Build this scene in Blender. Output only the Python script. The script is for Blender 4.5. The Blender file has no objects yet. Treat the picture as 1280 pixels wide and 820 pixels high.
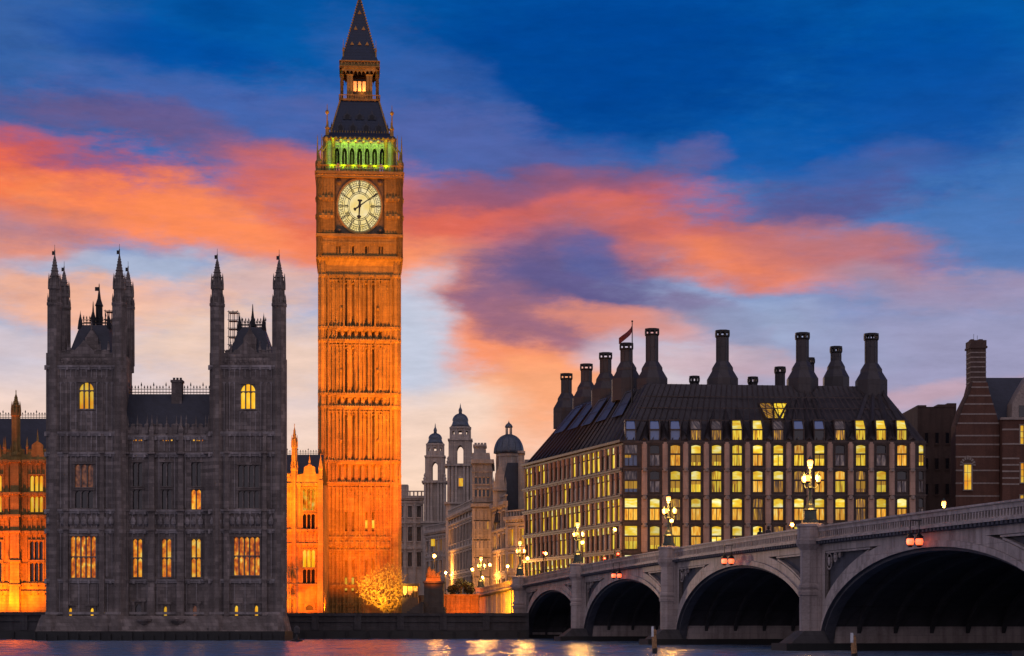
import bpy, math, random
from math import radians, sin, cos, pi, atan, atan2, hypot, sqrt

# ------------------------------------------------------------------ scene, camera, sky, sun, exposure
scene = bpy.context.scene
COL = scene.collection
F, CX, HY, EYE = 2400.0, 640.0, 780.0, 1.95      # focal length and horizon row in photo pixels, eye height over the water

cam_data = bpy.data.cameras.new("camera")
cam = bpy.data.objects.new("camera", cam_data)
COL.objects.link(cam)
cam.location = (0, 0, EYE)
cam.rotation_euler = (radians(90), 0, 0)
cam_data.sensor_width = 36
cam_data.lens = 36 * F / 1280
cam_data.shift_y = (HY - 410) / 1280
cam_data.clip_start = 0.5
cam_data.clip_end = 9000
scene.camera = cam

scene.view_settings.view_transform = 'Standard'
scene.view_settings.look = 'None'
scene.view_settings.exposure = 0.0
scene.view_settings.gamma = 1.0
scene.view_settings.use_curve_mapping = False
scene.render.engine = 'CYCLES'
try:
    scene.cycles.use_denoising = True
    scene.cycles.denoiser = 'OPENIMAGEDENOISE'
    scene.cycles.max_bounces = 5
    scene.cycles.sample_clamp_indirect = 4.0
    scene.cycles.caustics_reflective = False
    scene.cycles.caustics_refractive = False
except Exception:
    pass


def lin(c, k=1.0):
    o = []
    for v in c[:3]:
        v = v / 255.0
        o.append((v / 12.92 if v <= 0.04045 else ((v + 0.055) / 1.055) ** 2.4) * k)
    return (o[0], o[1], o[2], 1.0)


SUN_EL, SUN_AZ = radians(1.5), radians(-28)        # the sun has just gone, ahead and to the left


def make_world():
    w = bpy.data.worlds.new("World")
    scene.world = w
    w.use_nodes = True
    nt = w.node_tree
    nt.nodes.clear()
    L = nt.links.new

    def nd(t, **kw):
        n = nt.nodes.new(t)
        for k, v in kw.items():
            setattr(n, k, v)
        return n

    def mth(op, a, b=None, c=None, clamp=False):
        n = nd('ShaderNodeMath', operation=op)
        n.use_clamp = clamp
        for i, v in enumerate((a, b, c)):
            if v is None:
                continue
            if isinstance(v, (int, float)):
                n.inputs[i].default_value = v
            else:
                L(v, n.inputs[i])
        return n.outputs[0]

    def vec(op, a, b=None, s=None):
        n = nd('ShaderNodeVectorMath', operation=op)
        for i, v in enumerate((a, b)):
            if v is None:
                continue
            if isinstance(v, tuple):
                n.inputs[i].default_value = v
            else:
                L(v, n.inputs[i])
        if s is not None:
            n.inputs['Scale'].default_value = s
        return n.outputs['Value'] if op == 'DOT_PRODUCT' else n.outputs[0]

    def mix(fac, a, b):
        n = nd('ShaderNodeMix', data_type='RGBA')
        if isinstance(fac, (int, float)):
            n.inputs[0].default_value = fac
        else:
            L(fac, n.inputs[0])
        for i, v in ((6, a), (7, b)):
            if isinstance(v, tuple):
                n.inputs[i].default_value = v
            else:
                L(v, n.inputs[i])
        return n.outputs[2]

    tc = nd('ShaderNodeTexCoord')
    d = vec('NORMALIZE', tc.outputs['Generated'])
    sep = nd('ShaderNodeSeparateXYZ')
    L(d, sep.inputs[0])
    x, y, z = sep.outputs
    az = mth('ARCTAN2', x, y)                      # compass bearing off the view axis
    el = mth('ARCSINE', z)                         # height above the horizon
    comb = nd('ShaderNodeCombineXYZ')
    L(az, comb.inputs[0])
    L(el, comb.inputs[1])
    p = comb.outputs[0]

    def noise(sx, sy, detail, rough=0.55, seed=0.0):
        m = nd('ShaderNodeMapping')
        m.inputs['Scale'].default_value = (sx, sy, 1)
        m.inputs['Location'].default_value = (seed, seed * 1.7, 0)
        m.inputs['Rotation'].default_value = (0, 0, .2)
        L(p, m.inputs[0])
        n = nd('ShaderNodeTexNoise')
        n.inputs['Scale'].default_value = 1.0
        n.inputs['Detail'].default_value = detail
        n.inputs['Roughness'].default_value = rough
        L(m.outputs[0], n.inputs['Vector'])
        return n

    w1 = vec('SCALE', vec('SUBTRACT', noise(9, 22, 4, 0.5, 3.1).outputs['Color'], (0.5, 0.5, 0.5)), s=0.075)
    w2 = vec('SCALE', vec('SUBTRACT', noise(34, 80, 6, 0.6, 7.7).outputs['Color'], (0.5, 0.5, 0.5)), s=0.022)
    flat = vec('MULTIPLY', vec('ADD', w1, w2), (1.0, 0.55, 0.0))
    q = vec('ADD', p, flat)
    fine = mth('ADD', mth('MULTIPLY', noise(24, 78, 10, 0.66, 1.3).outputs['Fac'], .62), mth('MULTIPLY', noise(75, 260, 8, 0.65, 5.3).outputs['Fac'], .38))
    wisp = noise(30, 120, 9, 0.68, 9.1).outputs['Fac']
    mott = noise(17, 46, 8, 0.62, 14.3).outputs['Fac']
    sepq = nd('ShaderNodeSeparateXYZ')
    L(q, sepq.inputs[0])
    ramp = nd('ShaderNodeValToRGB')
    cr = ramp.color_ramp
    stops = [(900, (120, 105, 110)), (790, (235, 200, 180)), (600, (250, 215, 190)), (520, (238, 210, 198)), (455, (205, 198, 212)),
             (380, (165, 176, 208)), (300, (110, 138, 190)), (230, (55, 108, 178)), (160, (22, 96, 172)), (60, (4, 88, 166)),
             (-200, (2, 62, 135)), (-1500, (10, 30, 75))]

    def elev(py):
        return atan((HY - py) / F)
    lo, hi = elev(900), elev(-1500)
    while len(cr.elements) < len(stops):
        cr.elements.new(0.5)
    for e, (py, c) in zip(cr.elements, stops):
        e.position = (elev(py) - lo) / (hi - lo)
        e.color = lin(c)
    mr = nd('ShaderNodeMapRange')
    L(sepq.outputs[1], mr.inputs[0])
    mr.inputs[1].default_value = lo
    mr.inputs[2].default_value = hi
    L(mr.outputs[0], ramp.inputs[0])
    c = ramp.outputs[0]

    # cloud banks: bearing / height / half-widths / tilt / colour / density, in pixels of the photograph's angular scale
    banks = [
        (1290, 330, 330, 180, 0, (60, 112, 180), .75, .3),
        (1200, 470, 300, 70, 0, (160, 156, 186), .8, .3),
        (780, 80, 250, 105, 0, (0, 68, 148), .95, .5),
        (1150, 125, 130, 95, 0, (0, 74, 158), .8, .6),
        (980, 190, 130, 40, 0, (0, 86, 170), .7, .5),
        (-10, 90, 150, 130, 0, (62, 100, 164), .8, .5),
        (200, 60, 130, 26, 5, (0, 76, 160), .8, .7),
        (270, 12, 60, 16, 0, (0, 72, 148), .6, .7),
        (60, 135, 170, 30, 10, (84, 92, 150), .6, .8),
        (330, 160, 230, 36, 12, (76, 102, 172), .8, .5),
        (540, 110, 120, 50, 30, (62, 98, 168), .7, .5),
        (600, 200, 260, 52, 14, (84, 100, 166), .85, .6),
        (250, 182, 240, 26, 14, (112, 88, 132), .7, .7),
        (860, 195, 50, 22, 0, (112, 100, 150), .6, .7),
        (1080, 225, 130, 30, -8, (74, 100, 166), .7, .6),
        (1000, 260, 120, 26, -8, (88, 86, 142), .8, .6),
        (-10, 205, 270, 44, 8, (214, 88, 72), .85, .7),
        (60, 238, 330, 34, 9, (250, 112, 68), .85, .6),
        (270, 285, 260, 42, 9, (255, 142, 88), .9, .55),
        (420, 255, 150, 40, 14, (226, 108, 84), .9, .4),
        (30, 285, 95, 34, 0, (202, 130, 122), .85, .6),
        (10, 320, 80, 24, 0, (238, 150, 118), .7, .6),
        (530, 300, 160, 60, 10, (240, 122, 88), .95, .35),
        (640, 265, 230, 34, -3, (216, 100, 86), .9, .6),
        (660, 238, 190, 20, -4, (120, 86, 124), .75, .5),
        (780, 300, 140, 34, 0, (176, 102, 108), .8, .5),
        (560, 365, 120, 52, 20, (255, 152, 104), 1.0, .4),
        (645, 440, 95, 60, 25, (250, 146, 100), .95, .5),
        (690, 480, 75, 40, 0, (250, 162, 112), .9, .5),
        (880, 300, 160, 26, 12, (220, 110, 92), .7, .5),
        (930, 335, 120, 26, 14, (242, 132, 92), .95, .45),
        (1040, 312, 140, 34, 8, (196, 116, 112), .85, .5),
        (1180, 360, 150, 26, 6, (172, 146, 168), .7, .6),
        (708, 358, 150, 58, 6, (98, 90, 140), 1.0, .35),
        (745, 322, 50, 22, 10, (80, 100, 164), .55, .6),
        (665, 398, 80, 26, 10, (150, 104, 128), .85, .5),
        (800, 405, 130, 18, 6, (238, 148, 118), .8, .6),
        (890, 398, 66, 24, 16, (126, 112, 150), .9, .5),
        (960, 420, 130, 30, 6, (150, 174, 208), .6, .5),
        (760, 440, 60, 26, 0, (206, 186, 200), .7, .6),
        (150, 345, 150, 22, 0, (172, 184, 210), .9, .6),
        (520, 405, 46, 48, 30, (190, 202, 222), .9, .4),
        (50, 375, 130, 26, 4, (250, 176, 132), .8, .7),
        (190, 385, 110, 26, 0, (246, 186, 158), .75, .7),
        (330, 360, 90, 24, 0, (236, 186, 164), .7, .7),
        (100, 430, 150, 20, 0, (214, 196, 200), .7, .7),
        (675, 512, 70, 50, 10, (252, 172, 126), .8, .5),
        (320, 435, 170, 46, 0, (245, 206, 178), .75, .5),
        (528, 440, 52, 84, 0, (196, 203, 222), .95, .3),
        (560, 530, 90, 40, 0, (246, 212, 190), .85, .3),
        (1210, 440, 260, 60, 0, (156, 154, 188), .7, .4),
        (1180, 485, 120, 18, 0, (214, 168, 172), .55, .8),
        (900, 450, 120, 20, 0, (214, 170, 170), .5, .8),
    ]
    for (px, py, rx, ry, ang, colr, dens, rag) in banks:
        a = atan((px - CX) / F)
        e = atan((HY - py) / F * cos(a))
        m = nd('ShaderNodeMapping', vector_type='TEXTURE')
        m.inputs['Location'].default_value = (a, e, 0)
        m.inputs['Rotation'].default_value = (0, 0, radians(-ang))
        m.inputs['Scale'].default_value = (rx / F, ry / F, 1)
        L(q, m.inputs[0])
        dd = vec('DOT_PRODUCT', m.outputs[0], m.outputs[0])
        r = mth('MULTIPLY_ADD', fine, 5.2 * rag, dd)
        r = mth('SUBTRACT', r, 2.6 * rag)
        g = nd('ShaderNodeMapRange', interpolation_type='SMOOTHERSTEP')
        L(r, g.inputs[0])
        g.inputs[1].default_value = 2.25
        g.inputs[2].default_value = -0.3
        g.inputs[3].default_value = 0.0
        g.inputs[4].default_value = dens
        c = mix(g.outputs[0], c, lin(colr))

    # mauve mottling and thin bright streaks in the high cloud, fading out towards the clear horizon
    hi_f = nd('ShaderNodeMapRange', interpolation_type='SMOOTHSTEP')
    L(el, hi_f.inputs[0])
    hi_f.inputs[1].default_value = atan((HY - 520) / F)
    hi_f.inputs[2].default_value = atan((HY - 300) / F)
    mf = nd('ShaderNodeMapRange', interpolation_type='SMOOTHSTEP')
    L(mott, mf.inputs[0])
    mf.inputs[1].default_value = .5
    mf.inputs[2].default_value = .7
    mf.inputs[4].default_value = .42
    lo_f = nd('ShaderNodeMapRange', interpolation_type='SMOOTHSTEP')
    L(el, lo_f.inputs[0])
    lo_f.inputs[1].default_value = atan((HY - 150) / F)
    lo_f.inputs[2].default_value = atan((HY - 235) / F)
    mm = mth('MULTIPLY', mf.outputs[0], hi_f.outputs[0])
    c = mix(mth('MULTIPLY', mm, lo_f.outputs[0]), c, mix(.5, c, lin((120, 84, 122))))
    up_f = mth('SUBTRACT', 1.0, lo_f.outputs[0])
    c = mix(mth('MULTIPLY', mm, up_f), c, mix(.6, c, lin((2, 60, 136))))
    wf = nd('ShaderNodeMapRange')
    L(wisp, wf.inputs[0])
    wf.inputs[1].default_value = .3
    wf.inputs[2].default_value = .7
    wf.inputs[3].default_value = .91
    wf.inputs[4].default_value = 1.1
    vv = nd('ShaderNodeVectorMath', operation='SCALE')
    L(c, vv.inputs[0])
    L(wf.outputs[0], vv.inputs['Scale'])
    c = vv.outputs[0]

    # behind the viewer the plain evening sky
    sky = nd('ShaderNodeTexSky', sky_type='NISHITA')
    sky.sun_disc = False
    sky.sun_elevation = SUN_EL
    sky.sun_rotation = SUN_AZ
    sky.air_density = 1.2
    sky.dust_density = 1.0
    sky.ozone_density = 2.0
    bg1 = nd('ShaderNodeBackground')
    L(c, bg1.inputs[0])
    bg1.inputs[1].default_value = 1.0
    bg2 = nd('ShaderNodeBackground')
    tint = mix(0.72, sky.outputs[0], (4.7, 4.0, 5.0, 1))
    L(tint, bg2.inputs[0])
    bg2.inputs[1].default_value = 0.13
    back = nd('ShaderNodeMapRange', interpolation_type='SMOOTHSTEP')
    L(y, back.inputs[0])
    back.inputs[1].default_value = 0.35
    back.inputs[2].default_value = -0.35
    ms = nd('ShaderNodeMixShader')
    L(back.outputs[0], ms.inputs[0])
    L(bg1.outputs[0], ms.inputs[1])
    L(bg2.outputs[0], ms.inputs[2])
    out = nd('ShaderNodeOutputWorld')
    L(ms.outputs[0], out.inputs[0])
    try:
        w.cycles.sampling_method = 'MANUAL'
        w.cycles.sample_map_resolution = 512
    except Exception:
        pass


make_world()

sun_data = bpy.data.lights.new("sun", 'SUN')
sun_data.energy = 0.25
sun_data.angle = radians(0.5)
sun_data.color = (1.0, 0.62, 0.38)
sun = bpy.data.objects.new("sun", sun_data)
COL.objects.link(sun)
sun.location = (-120, 250, 160)
# a lamp's -Z axis points the way its light travels: from ahead-left, almost level, towards the viewer
sun.rotation_euler = (radians(90) - SUN_EL, 0, radians(180) - SUN_AZ)

# ------------------------------------------------------------------ mesh helper
random.seed(7)


class Frame:
    """A wall's own axes: x along it, y into it, z up."""
    def __init__(s, ox=0.0, oy=0.0, dx=1.0, dy=0.0):
        n = hypot(dx, dy)
        s.o, s.c, s.s = (ox, oy), dx / n, dy / n

    def __call__(s, x, y, z):
        return (s.o[0] + x * s.c - y * s.s, s.o[1] + x * s.s + y * s.c, z)


WORLD = Frame()


class MB:
    def __init__(s, fr=WORLD):
        s.v, s.f, s.k, s.fr, s.sm, s.mi = [], [], {}, fr, [], []
        s.smooth = False
        s.mat = 0

    def p(s, x, y, z):
        q = s.fr(x, y, z)
        k = (round(q[0], 4), round(q[1], 4), round(q[2], 4))
        i = s.k.get(k)
        if i is None:
            i = len(s.v)
            s.k[k] = i
            s.v.append(q)
        return i

    def face(s, pts):
        ids = []
        for q in pts:
            i = s.p(*q)
            if i not in ids:
                ids.append(i)
        if len(ids) > 2:
            s.f.append(ids)
            s.sm.append(s.smooth)
            s.mi.append(s.mat)

    def box(s, x0, x1, y0, y1, z0, z1, skip=''):
        a, b = (x0, x1), (y0, y1)
        if 'f' not in skip:
            s.face([(x0, y0, z0), (x1, y0, z0), (x1, y0, z1), (x0, y0, z1)])
        if 'b' not in skip:
            s.face([(x1, y1, z0), (x0, y1, z0), (x0, y1, z1), (x1, y1, z1)])
        if 'l' not in skip:
            s.face([(x0, y1, z0), (x0, y0, z0), (x0, y0, z1), (x0, y1, z1)])
        if 'r' not in skip:
            s.face([(x1, y0, z0), (x1, y1, z0), (x1, y1, z1), (x1, y0, z1)])
        if 't' not in skip:
            s.face([(x0, y0, z1), (x1, y0, z1), (x1, y1, z1), (x0, y1, z1)])
        if 'd' not in skip:
            s.face([(x0, y1, z0), (x1, y1, z0), (x1, y0, z0), (x0, y0, z0)])

    def frust(s, a, za, b, zb, cap=True):
        """a, b = (x0, x1, y0, y1) rectangles at heights za, zb"""
        A = [(a[0], a[2], za), (a[1], a[2], za), (a[1], a[3], za), (a[0], a[3], za)]
        B = [(b[0], b[2], zb), (b[1], b[2], zb), (b[1], b[3], zb), (b[0], b[3], zb)]
        for i in range(4):
            j = (i + 1) % 4
            s.face([A[i], A[j], B[j], B[i]])
        if cap:
            s.face(B)
            s.face(A[::-1])

    def prism(s, poly, y0, y1):
        """poly in x, z; pushed from y0 to y1"""
        s.face([(x, y0, z) for x, z in poly])
        s.face([(x, y1, z) for x, z in poly[::-1]])
        n = len(poly)
        for i in range(n):
            (xa, za), (xb, zb) = poly[i], poly[(i + 1) % n]
            s.face([(xa, y1, za), (xb, y1, zb), (xb, y0, zb), (xa, y0, za)])

    def lathe(s, prof, cx, cy, n=8, ph=None, ex=1.0):
        ph = pi / n if ph is None else ph
        rings = []
        for r, z in prof:
            rings.append([(cx + ex * r * cos(ph + 2 * pi * i / n), cy + r * sin(ph + 2 * pi * i / n), z) for i in range(n)])
        for A, B in zip(rings, rings[1:]):
            for i in range(n):
                j = (i + 1) % n
                s.face([A[i], A[j], B[j], B[i]])
        if prof[0][0] > 1e-4:
            s.face(rings[0][::-1])
        if prof[-1][0] > 1e-4:
            s.face(rings[-1])

    def tube(s, a, b, r0, r1=None, n=5):
        r1 = r0 if r1 is None else r1
        d = [b[i] - a[i] for i in range(3)]
        L = sqrt(sum(t * t for t in d)) or 1e-6
        d = [t / L for t in d]
        u = (-d[1], d[0], 0) if abs(d[2]) < .9 else (0, -d[2], d[1])
        k = sqrt(sum(t * t for t in u)) or 1
        u = [t / k for t in u]
        w = [d[1] * u[2] - d[2] * u[1], d[2] * u[0] - d[0] * u[2], d[0] * u[1] - d[1] * u[0]]
        A, B = [], []
        for i in range(n):
            t = 2 * pi * i / n
            ct, st = cos(t), sin(t)
            A.append(tuple(a[j] + r0 * (u[j] * ct + w[j] * st) for j in range(3)))
            B.append(tuple(b[j] + r1 * (u[j] * ct + w[j] * st) for j in range(3)))
        for i in range(n):
            j = (i + 1) % n
            s.face([A[i], A[j], B[j], B[i]])
        s.face(A[::-1])
        s.face(B)

    def sphere(s, c, r, n=10, m=6, sz=1.0):
        old = s.smooth
        s.smooth = True
        prof = [(r * sin(pi * i / m), c[2] - sz * r * cos(pi * i / m)) for i in range(m + 1)]
        s.lathe(prof, c[0], c[1], n)
        s.smooth = old

    def wall(s, x0, x1, z0, z1, y, holes=(), depth=0.3):
        """a front at y with rectangular holes (x0, x1, z0, z1) and their reveals"""
        xs, zs = {x0, x1}, {z0, z1}
        for h in holes:
            xs |= {h[0], h[1]}
            zs |= {h[2], h[3]}
        xs = sorted(t for t in xs if x0 <= t <= x1)
        zs = sorted(t for t in zs if z0 <= t <= z1)
        for a, b in zip(xs, xs[1:]):
            for c, d in zip(zs, zs[1:]):
                mx, mz = (a + b) / 2, (c + d) / 2
                if any(h[0] < mx < h[1] and h[2] < mz < h[3] for h in holes):
                    continue
                s.face([(a, y, c), (b, y, c), (b, y, d), (a, y, d)])
        for a, b, c, d in holes:
            y2 = y + depth
            s.face([(a, y, c), (a, y2, c), (a, y2, d), (a, y, d)])
            s.face([(b, y2, c), (b, y, c), (b, y, d), (b, y2, d)])
            s.face([(a, y, d), (a, y2, d), (b, y2, d), (b, y, d)])
            s.face([(a, y2, c), (a, y, c), (b, y, c), (b, y2, c)])

    def arch_head(s, x0, x1, zs, zt, y0, y1, k=5, sharp=1.0, top=None):
        """the stone left above a pointed opening"""
        top = zt + .02 if top is None else top
        xm = (x0 + x1) / 2
        for sgn, xa in ((1, x0), (-1, x1)):
            hw = abs(xm - xa)
            pts = []
            for i in range(k + 1):
                t = i / k * pi / 2
                pts.append((xa + sgn * hw * (1 - cos(t)) ** sharp, zs + (zt - zs) * sin(t)))
            for (ax, az_), (bx, bz) in zip(pts, pts[1:]):
                q = [(ax, y0, az_), (bx, y0, bz), (bx, y0, top), (ax, y0, top)]
                s.face(q if sgn > 0 else q[::-1])
                q = [(ax, y1, az_), (bx, y1, bz), (bx, y0, bz), (ax, y0, az_)]
                s.face(q if sgn > 0 else q[::-1])

    def build(s, name, mats, parent=None, **props):
        me = bpy.data.meshes.new(name)
        o = (0, 0, 0)
        if parent is not None:
            o = tuple(parent.get('_o', (0, 0, 0)))
        me.from_pydata([(a - o[0], b - o[1], c - o[2]) for a, b, c in s.v], [], s.f)
        mats = mats if isinstance(mats, (list, tuple)) else [mats]
        for m in mats:
            me.materials.append(m)
        if any(s.sm):
            me.polygons.foreach_set('use_smooth', s.sm)
        if len(mats) > 1:
            me.polygons.foreach_set('material_index', s.mi)
        me.update()
        ob = bpy.data.objects.new(name, me)
        COL.objects.link(ob)
        if parent is not None:
            ob.parent = parent
            ob['_o'] = o
        for k, v in props.items():
            ob[k] = v
        return ob


def thing(name, label, cat, loc=(0, 0, 0), group=None):
    o = bpy.data.objects.new(name, None)
    COL.objects.link(o)
    o.location = loc
    o['_o'] = loc
    o['label'] = label
    o['category'] = cat
    if group:
        o['group'] = group
    o.empty_display_size = .5
    return o


def tag(o, label, cat, group=None):
    o['label'] = label
    o['category'] = cat
    if group:
        o['group'] = group
    return o


def copy_tree(o, parent=None):
    c = o.copy()
    COL.objects.link(c)
    if parent is not None:
        c.parent = parent
    for ch in list(o.children):
        copy_tree(ch, c)
    return c


def place(o, loc):
    o.location = loc
    o['_o'] = loc


class Px:
    """pixel rows and columns of a wall that stands Y metres away -> metres"""
    def __init__(s, Y):
        s.Y, s.k = Y, Y / F

    def x(s, px):
        return (px - CX) * s.k

    def z(s, py):
        return EYE + (HY - py) * s.k


# ------------------------------------------------------------------ materials
def new_mat(name):
    m = bpy.data.materials.new(name)
    m.use_nodes = True
    nt = m.node_tree
    b = nt.nodes['Principled BSDF']
    return m, nt, b


def _coords(nt, swz=True):
    """object coordinates, with x+y along the wall and z up, so courses run level on any face"""
    tc = nt.nodes.new('ShaderNodeTexCoord')
    if not swz:
        return tc.outputs['Object']
    sp = nt.nodes.new('ShaderNodeSeparateXYZ')
    nt.links.new(tc.outputs['Object'], sp.inputs[0])
    ad = nt.nodes.new('ShaderNodeMath')
    ad.operation = 'ADD'
    nt.links.new(sp.outputs[0], ad.inputs[0])
    nt.links.new(sp.outputs[1], ad.inputs[1])
    cb = nt.nodes.new('ShaderNodeCombineXYZ')
    nt.links.new(ad.outputs[0], cb.inputs[0])
    nt.links.new(sp.outputs[2], cb.inputs[1])
    nt.links.new(sp.outputs[1], cb.inputs[2])
    return cb.outputs[0]


def stone(name, col, var=0.35, rough=0.85, block=(0.9, 0.42), mortar=0.012, bump=0.4, streak=0.3, metal=0.0, grime=(0.35, 0.33, 0.32), blockvar=0.12):
    m, nt, b = new_mat(name)
    L = nt.links.new
    co = _coords(nt)
    br = nt.nodes.new('ShaderNodeTexBrick')
    L(co, br.inputs['Vector'])
    br.inputs['Scale'].default_value = 1.0
    br.inputs['Brick Width'].default_value = block[0]
    br.inputs['Row Height'].default_value = block[1]
    br.inputs['Mortar Size'].default_value = mortar
    c = lin3(col)
    v = blockvar
    br.inputs['Color1'].default_value = tuple(x * (1 + v) for x in c[:3]) + (1,)
    br.inputs['Color2'].default_value = tuple(x * (1 - v) for x in c[:3]) + (1,)
    br.inputs['Mortar'].default_value = tuple(x * .6 for x in c[:3]) + (1,)
    n1 = nt.nodes.new('ShaderNodeTexNoise')
    L(co, n1.inputs['Vector'])
    n1.inputs['Scale'].default_value = .35
    n1.inputs['Detail'].default_value = 8
    n1.inputs['Roughness'].default_value = .68
    mp = nt.nodes.new('ShaderNodeMapping')
    mp.inputs['Scale'].default_value = (1.6, .12, 1)
    L(co, mp.inputs[0])
    n2 = nt.nodes.new('ShaderNodeTexNoise')
    L(mp.outputs[0], n2.inputs['Vector'])
    n2.inputs['Scale'].default_value = 1.0
    n2.inputs['Detail'].default_value = 6
    n3 = nt.nodes.new('ShaderNodeTexNoise')
    L(co, n3.inputs['Vector'])
    n3.inputs['Scale'].default_value = 7
    n3.inputs['Detail'].default_value = 6

    def rng(sock, a, bb, lo, hi):
        r = nt.nodes.new('ShaderNodeMapRange')
        L(sock, r.inputs[0])
        r.inputs[1].default_value, r.inputs[2].default_value = a, bb
        r.inputs[3].default_value, r.inputs[4].default_value = lo, hi
        return r.outputs[0]

    def mixn(f, a, bb, t='MIX'):
        x = nt.nodes.new('ShaderNodeMix')
        x.data_type = 'RGBA'
        x.blend_type = t
        if isinstance(f, float):
            x.inputs[0].default_value = f
        else:
            L(f, x.inputs[0])
        for i, q in ((6, a), (7, bb)):
            if isinstance(q, tuple):
                x.inputs[i].default_value = q
            else:
                L(q, x.inputs[i])
        return x.outputs[2]
    cc = mixn(rng(n1.outputs['Fac'], .42, .62, 0, var), br.outputs['Color'], tuple(x * .35 for x in c[:3]) + (1,))
    cc = mixn(rng(n2.outputs['Fac'], .46, .64, 0, streak), cc, tuple(x * g for x, g in zip(c[:3], grime)) + (1,))
    cc = mixn(rng(n3.outputs['Fac'], .3, .7, 0, .25), cc, tuple(min(1, x * 1.35) for x in c[:3]) + (1,))
    L(cc, b.inputs['Base Color'])
    b.inputs['Roughness'].default_value = rough
    b.inputs['Metallic'].default_value = metal
    if bump:
        ad = nt.nodes.new('ShaderNodeMath')
        ad.operation = 'MULTIPLY_ADD'
        L(n3.outputs['Fac'], ad.inputs[0])
        ad.inputs[1].default_value = .6
        L(br.outputs['Fac'], ad.inputs[2])
        iv = nt.nodes.new('ShaderNodeMath')
        iv.operation = 'MULTIPLY'
        iv.inputs[1].default_value = -1
        L(br.outputs['Fac'], iv.inputs[0])
        L(iv.outputs[0], ad.inputs[2])
        bp = nt.nodes.new('ShaderNodeBump')
        bp.inputs['Strength'].default_value = bump
        bp.inputs['Distance'].default_value = .05
        L(ad.outputs[0], bp.inputs['Height'])
        L(bp.outputs[0], b.inputs['Normal'])
    return m


def lin3(c):
    """colours under 1 are already linear albedo"""
    return tuple(c) + ((1.0,) if len(c) == 3 else ())


def plain(name, col, rough=.6, metal=0.0, var=.25, scale=3.0):
    m, nt, b = new_mat(name)
    n = nt.nodes.new('ShaderNodeTexNoise')
    n.inputs['Scale'].default_value = scale
    n.inputs['Detail'].default_value = 6
    nt.links.new(_coords(nt, False), n.inputs['Vector'])
    r = nt.nodes.new('ShaderNodeValToRGB')
    r.color_ramp.elements[0].position = .3
    r.color_ramp.elements[1].position = .7
    r.color_ramp.elements[0].color = tuple(x * (1 - var) for x in col) + (1,)
    r.color_ramp.elements[1].color = tuple(min(1, x * (1 + var)) for x in col) + (1,)
    nt.links.new(n.outputs['Fac'], r.inputs[0])
    nt.links.new(r.outputs[0], b.inputs['Base Color'])
    b.inputs['Roughness'].default_value = rough
    b.inputs['Metallic'].default_value = metal
    return m


def lamp_mat(name, col, k):
    m, nt, b = new_mat(name)
    b.inputs['Base Color'].default_value = (.8, .8, .75, 1)
    b.inputs['Emission Color'].default_value = lin(col)
    b.inputs['Emission Strength'].default_value = k
    m.cycles.emission_sampling = 'NONE'
    return m


def room_mat(name, stops, sx, sz, k=1.0, detail=3, seed=0.0, rough=.12):
    """a lit room seen through old glass: uneven patches of its furnishings, blinds and lamps"""
    m, nt, b = new_mat(name)
    L = nt.links.new
    co = _coords(nt)
    mp = nt.nodes.new('ShaderNodeMapping')
    mp.inputs['Scale'].default_value = (sx, sz, 1)
    oi = nt.nodes.new('ShaderNodeObjectInfo')
    ml = nt.nodes.new('ShaderNodeMath')
    ml.operation = 'MULTIPLY'
    ml.inputs[1].default_value = 37.0
    L(oi.outputs['Random'], ml.inputs[0])
    cb = nt.nodes.new('ShaderNodeCombineXYZ')
    L(ml.outputs[0], cb.inputs[2])
    L(ml.outputs[0], cb.inputs[0])
    L(cb.outputs[0], mp.inputs['Location'])
    L(co, mp.inputs[0])
    n = nt.nodes.new('ShaderNodeTexNoise')
    n.inputs['Scale'].default_value = 1
    n.inputs['Detail'].default_value = detail
    L(mp.outputs[0], n.inputs['Vector'])
    r = nt.nodes.new('ShaderNodeValToRGB')
    cr = r.color_ramp
    while len(cr.elements) < len(stops):
        cr.elements.new(.5)
    for e, (p_, c) in zip(cr.elements, stops):
        e.position = p_
        e.color = lin(c)
    L(n.outputs['Fac'], r.inputs[0])
    L(r.outputs[0], b.inputs['Emission Color'])
    sr = nt.nodes.new('ShaderNodeMapRange')
    L(oi.outputs['Random'], sr.inputs[0])
    sr.inputs[3].default_value = k * .58
    sr.inputs[4].default_value = k * 1.12
    L(sr.outputs[0], b.inputs['Emission Strength'])
    b.inputs['Base Color'].default_value = (.02, .018, .015, 1)
    b.inputs['Roughness'].default_value = rough
    m.cycles.emission_sampling = 'NONE'
    return m


def glass_mat(name, col, rough=.08, spec=.8):
    m, nt, b = new_mat(name)
    b.inputs['Base Color'].default_value = tuple(col) + (1,)
    b.inputs['Roughness'].default_value = rough
    b.inputs['Specular IOR Level'].default_value = spec
    n = nt.nodes.new('ShaderNodeTexNoise')
    n.inputs['Scale'].default_value = 1.2
    nt.links.new(_coords(nt, False), n.inputs['Vector'])
    bp = nt.nodes.new('ShaderNodeBump')
    bp.inputs['Strength'].default_value = .25
    bp.inputs['Distance'].default_value = .06
    nt.links.new(n.outputs['Fac'], bp.inputs['Height'])
    nt.links.new(bp.outputs[0], b.inputs['Normal'])
    return m


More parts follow.
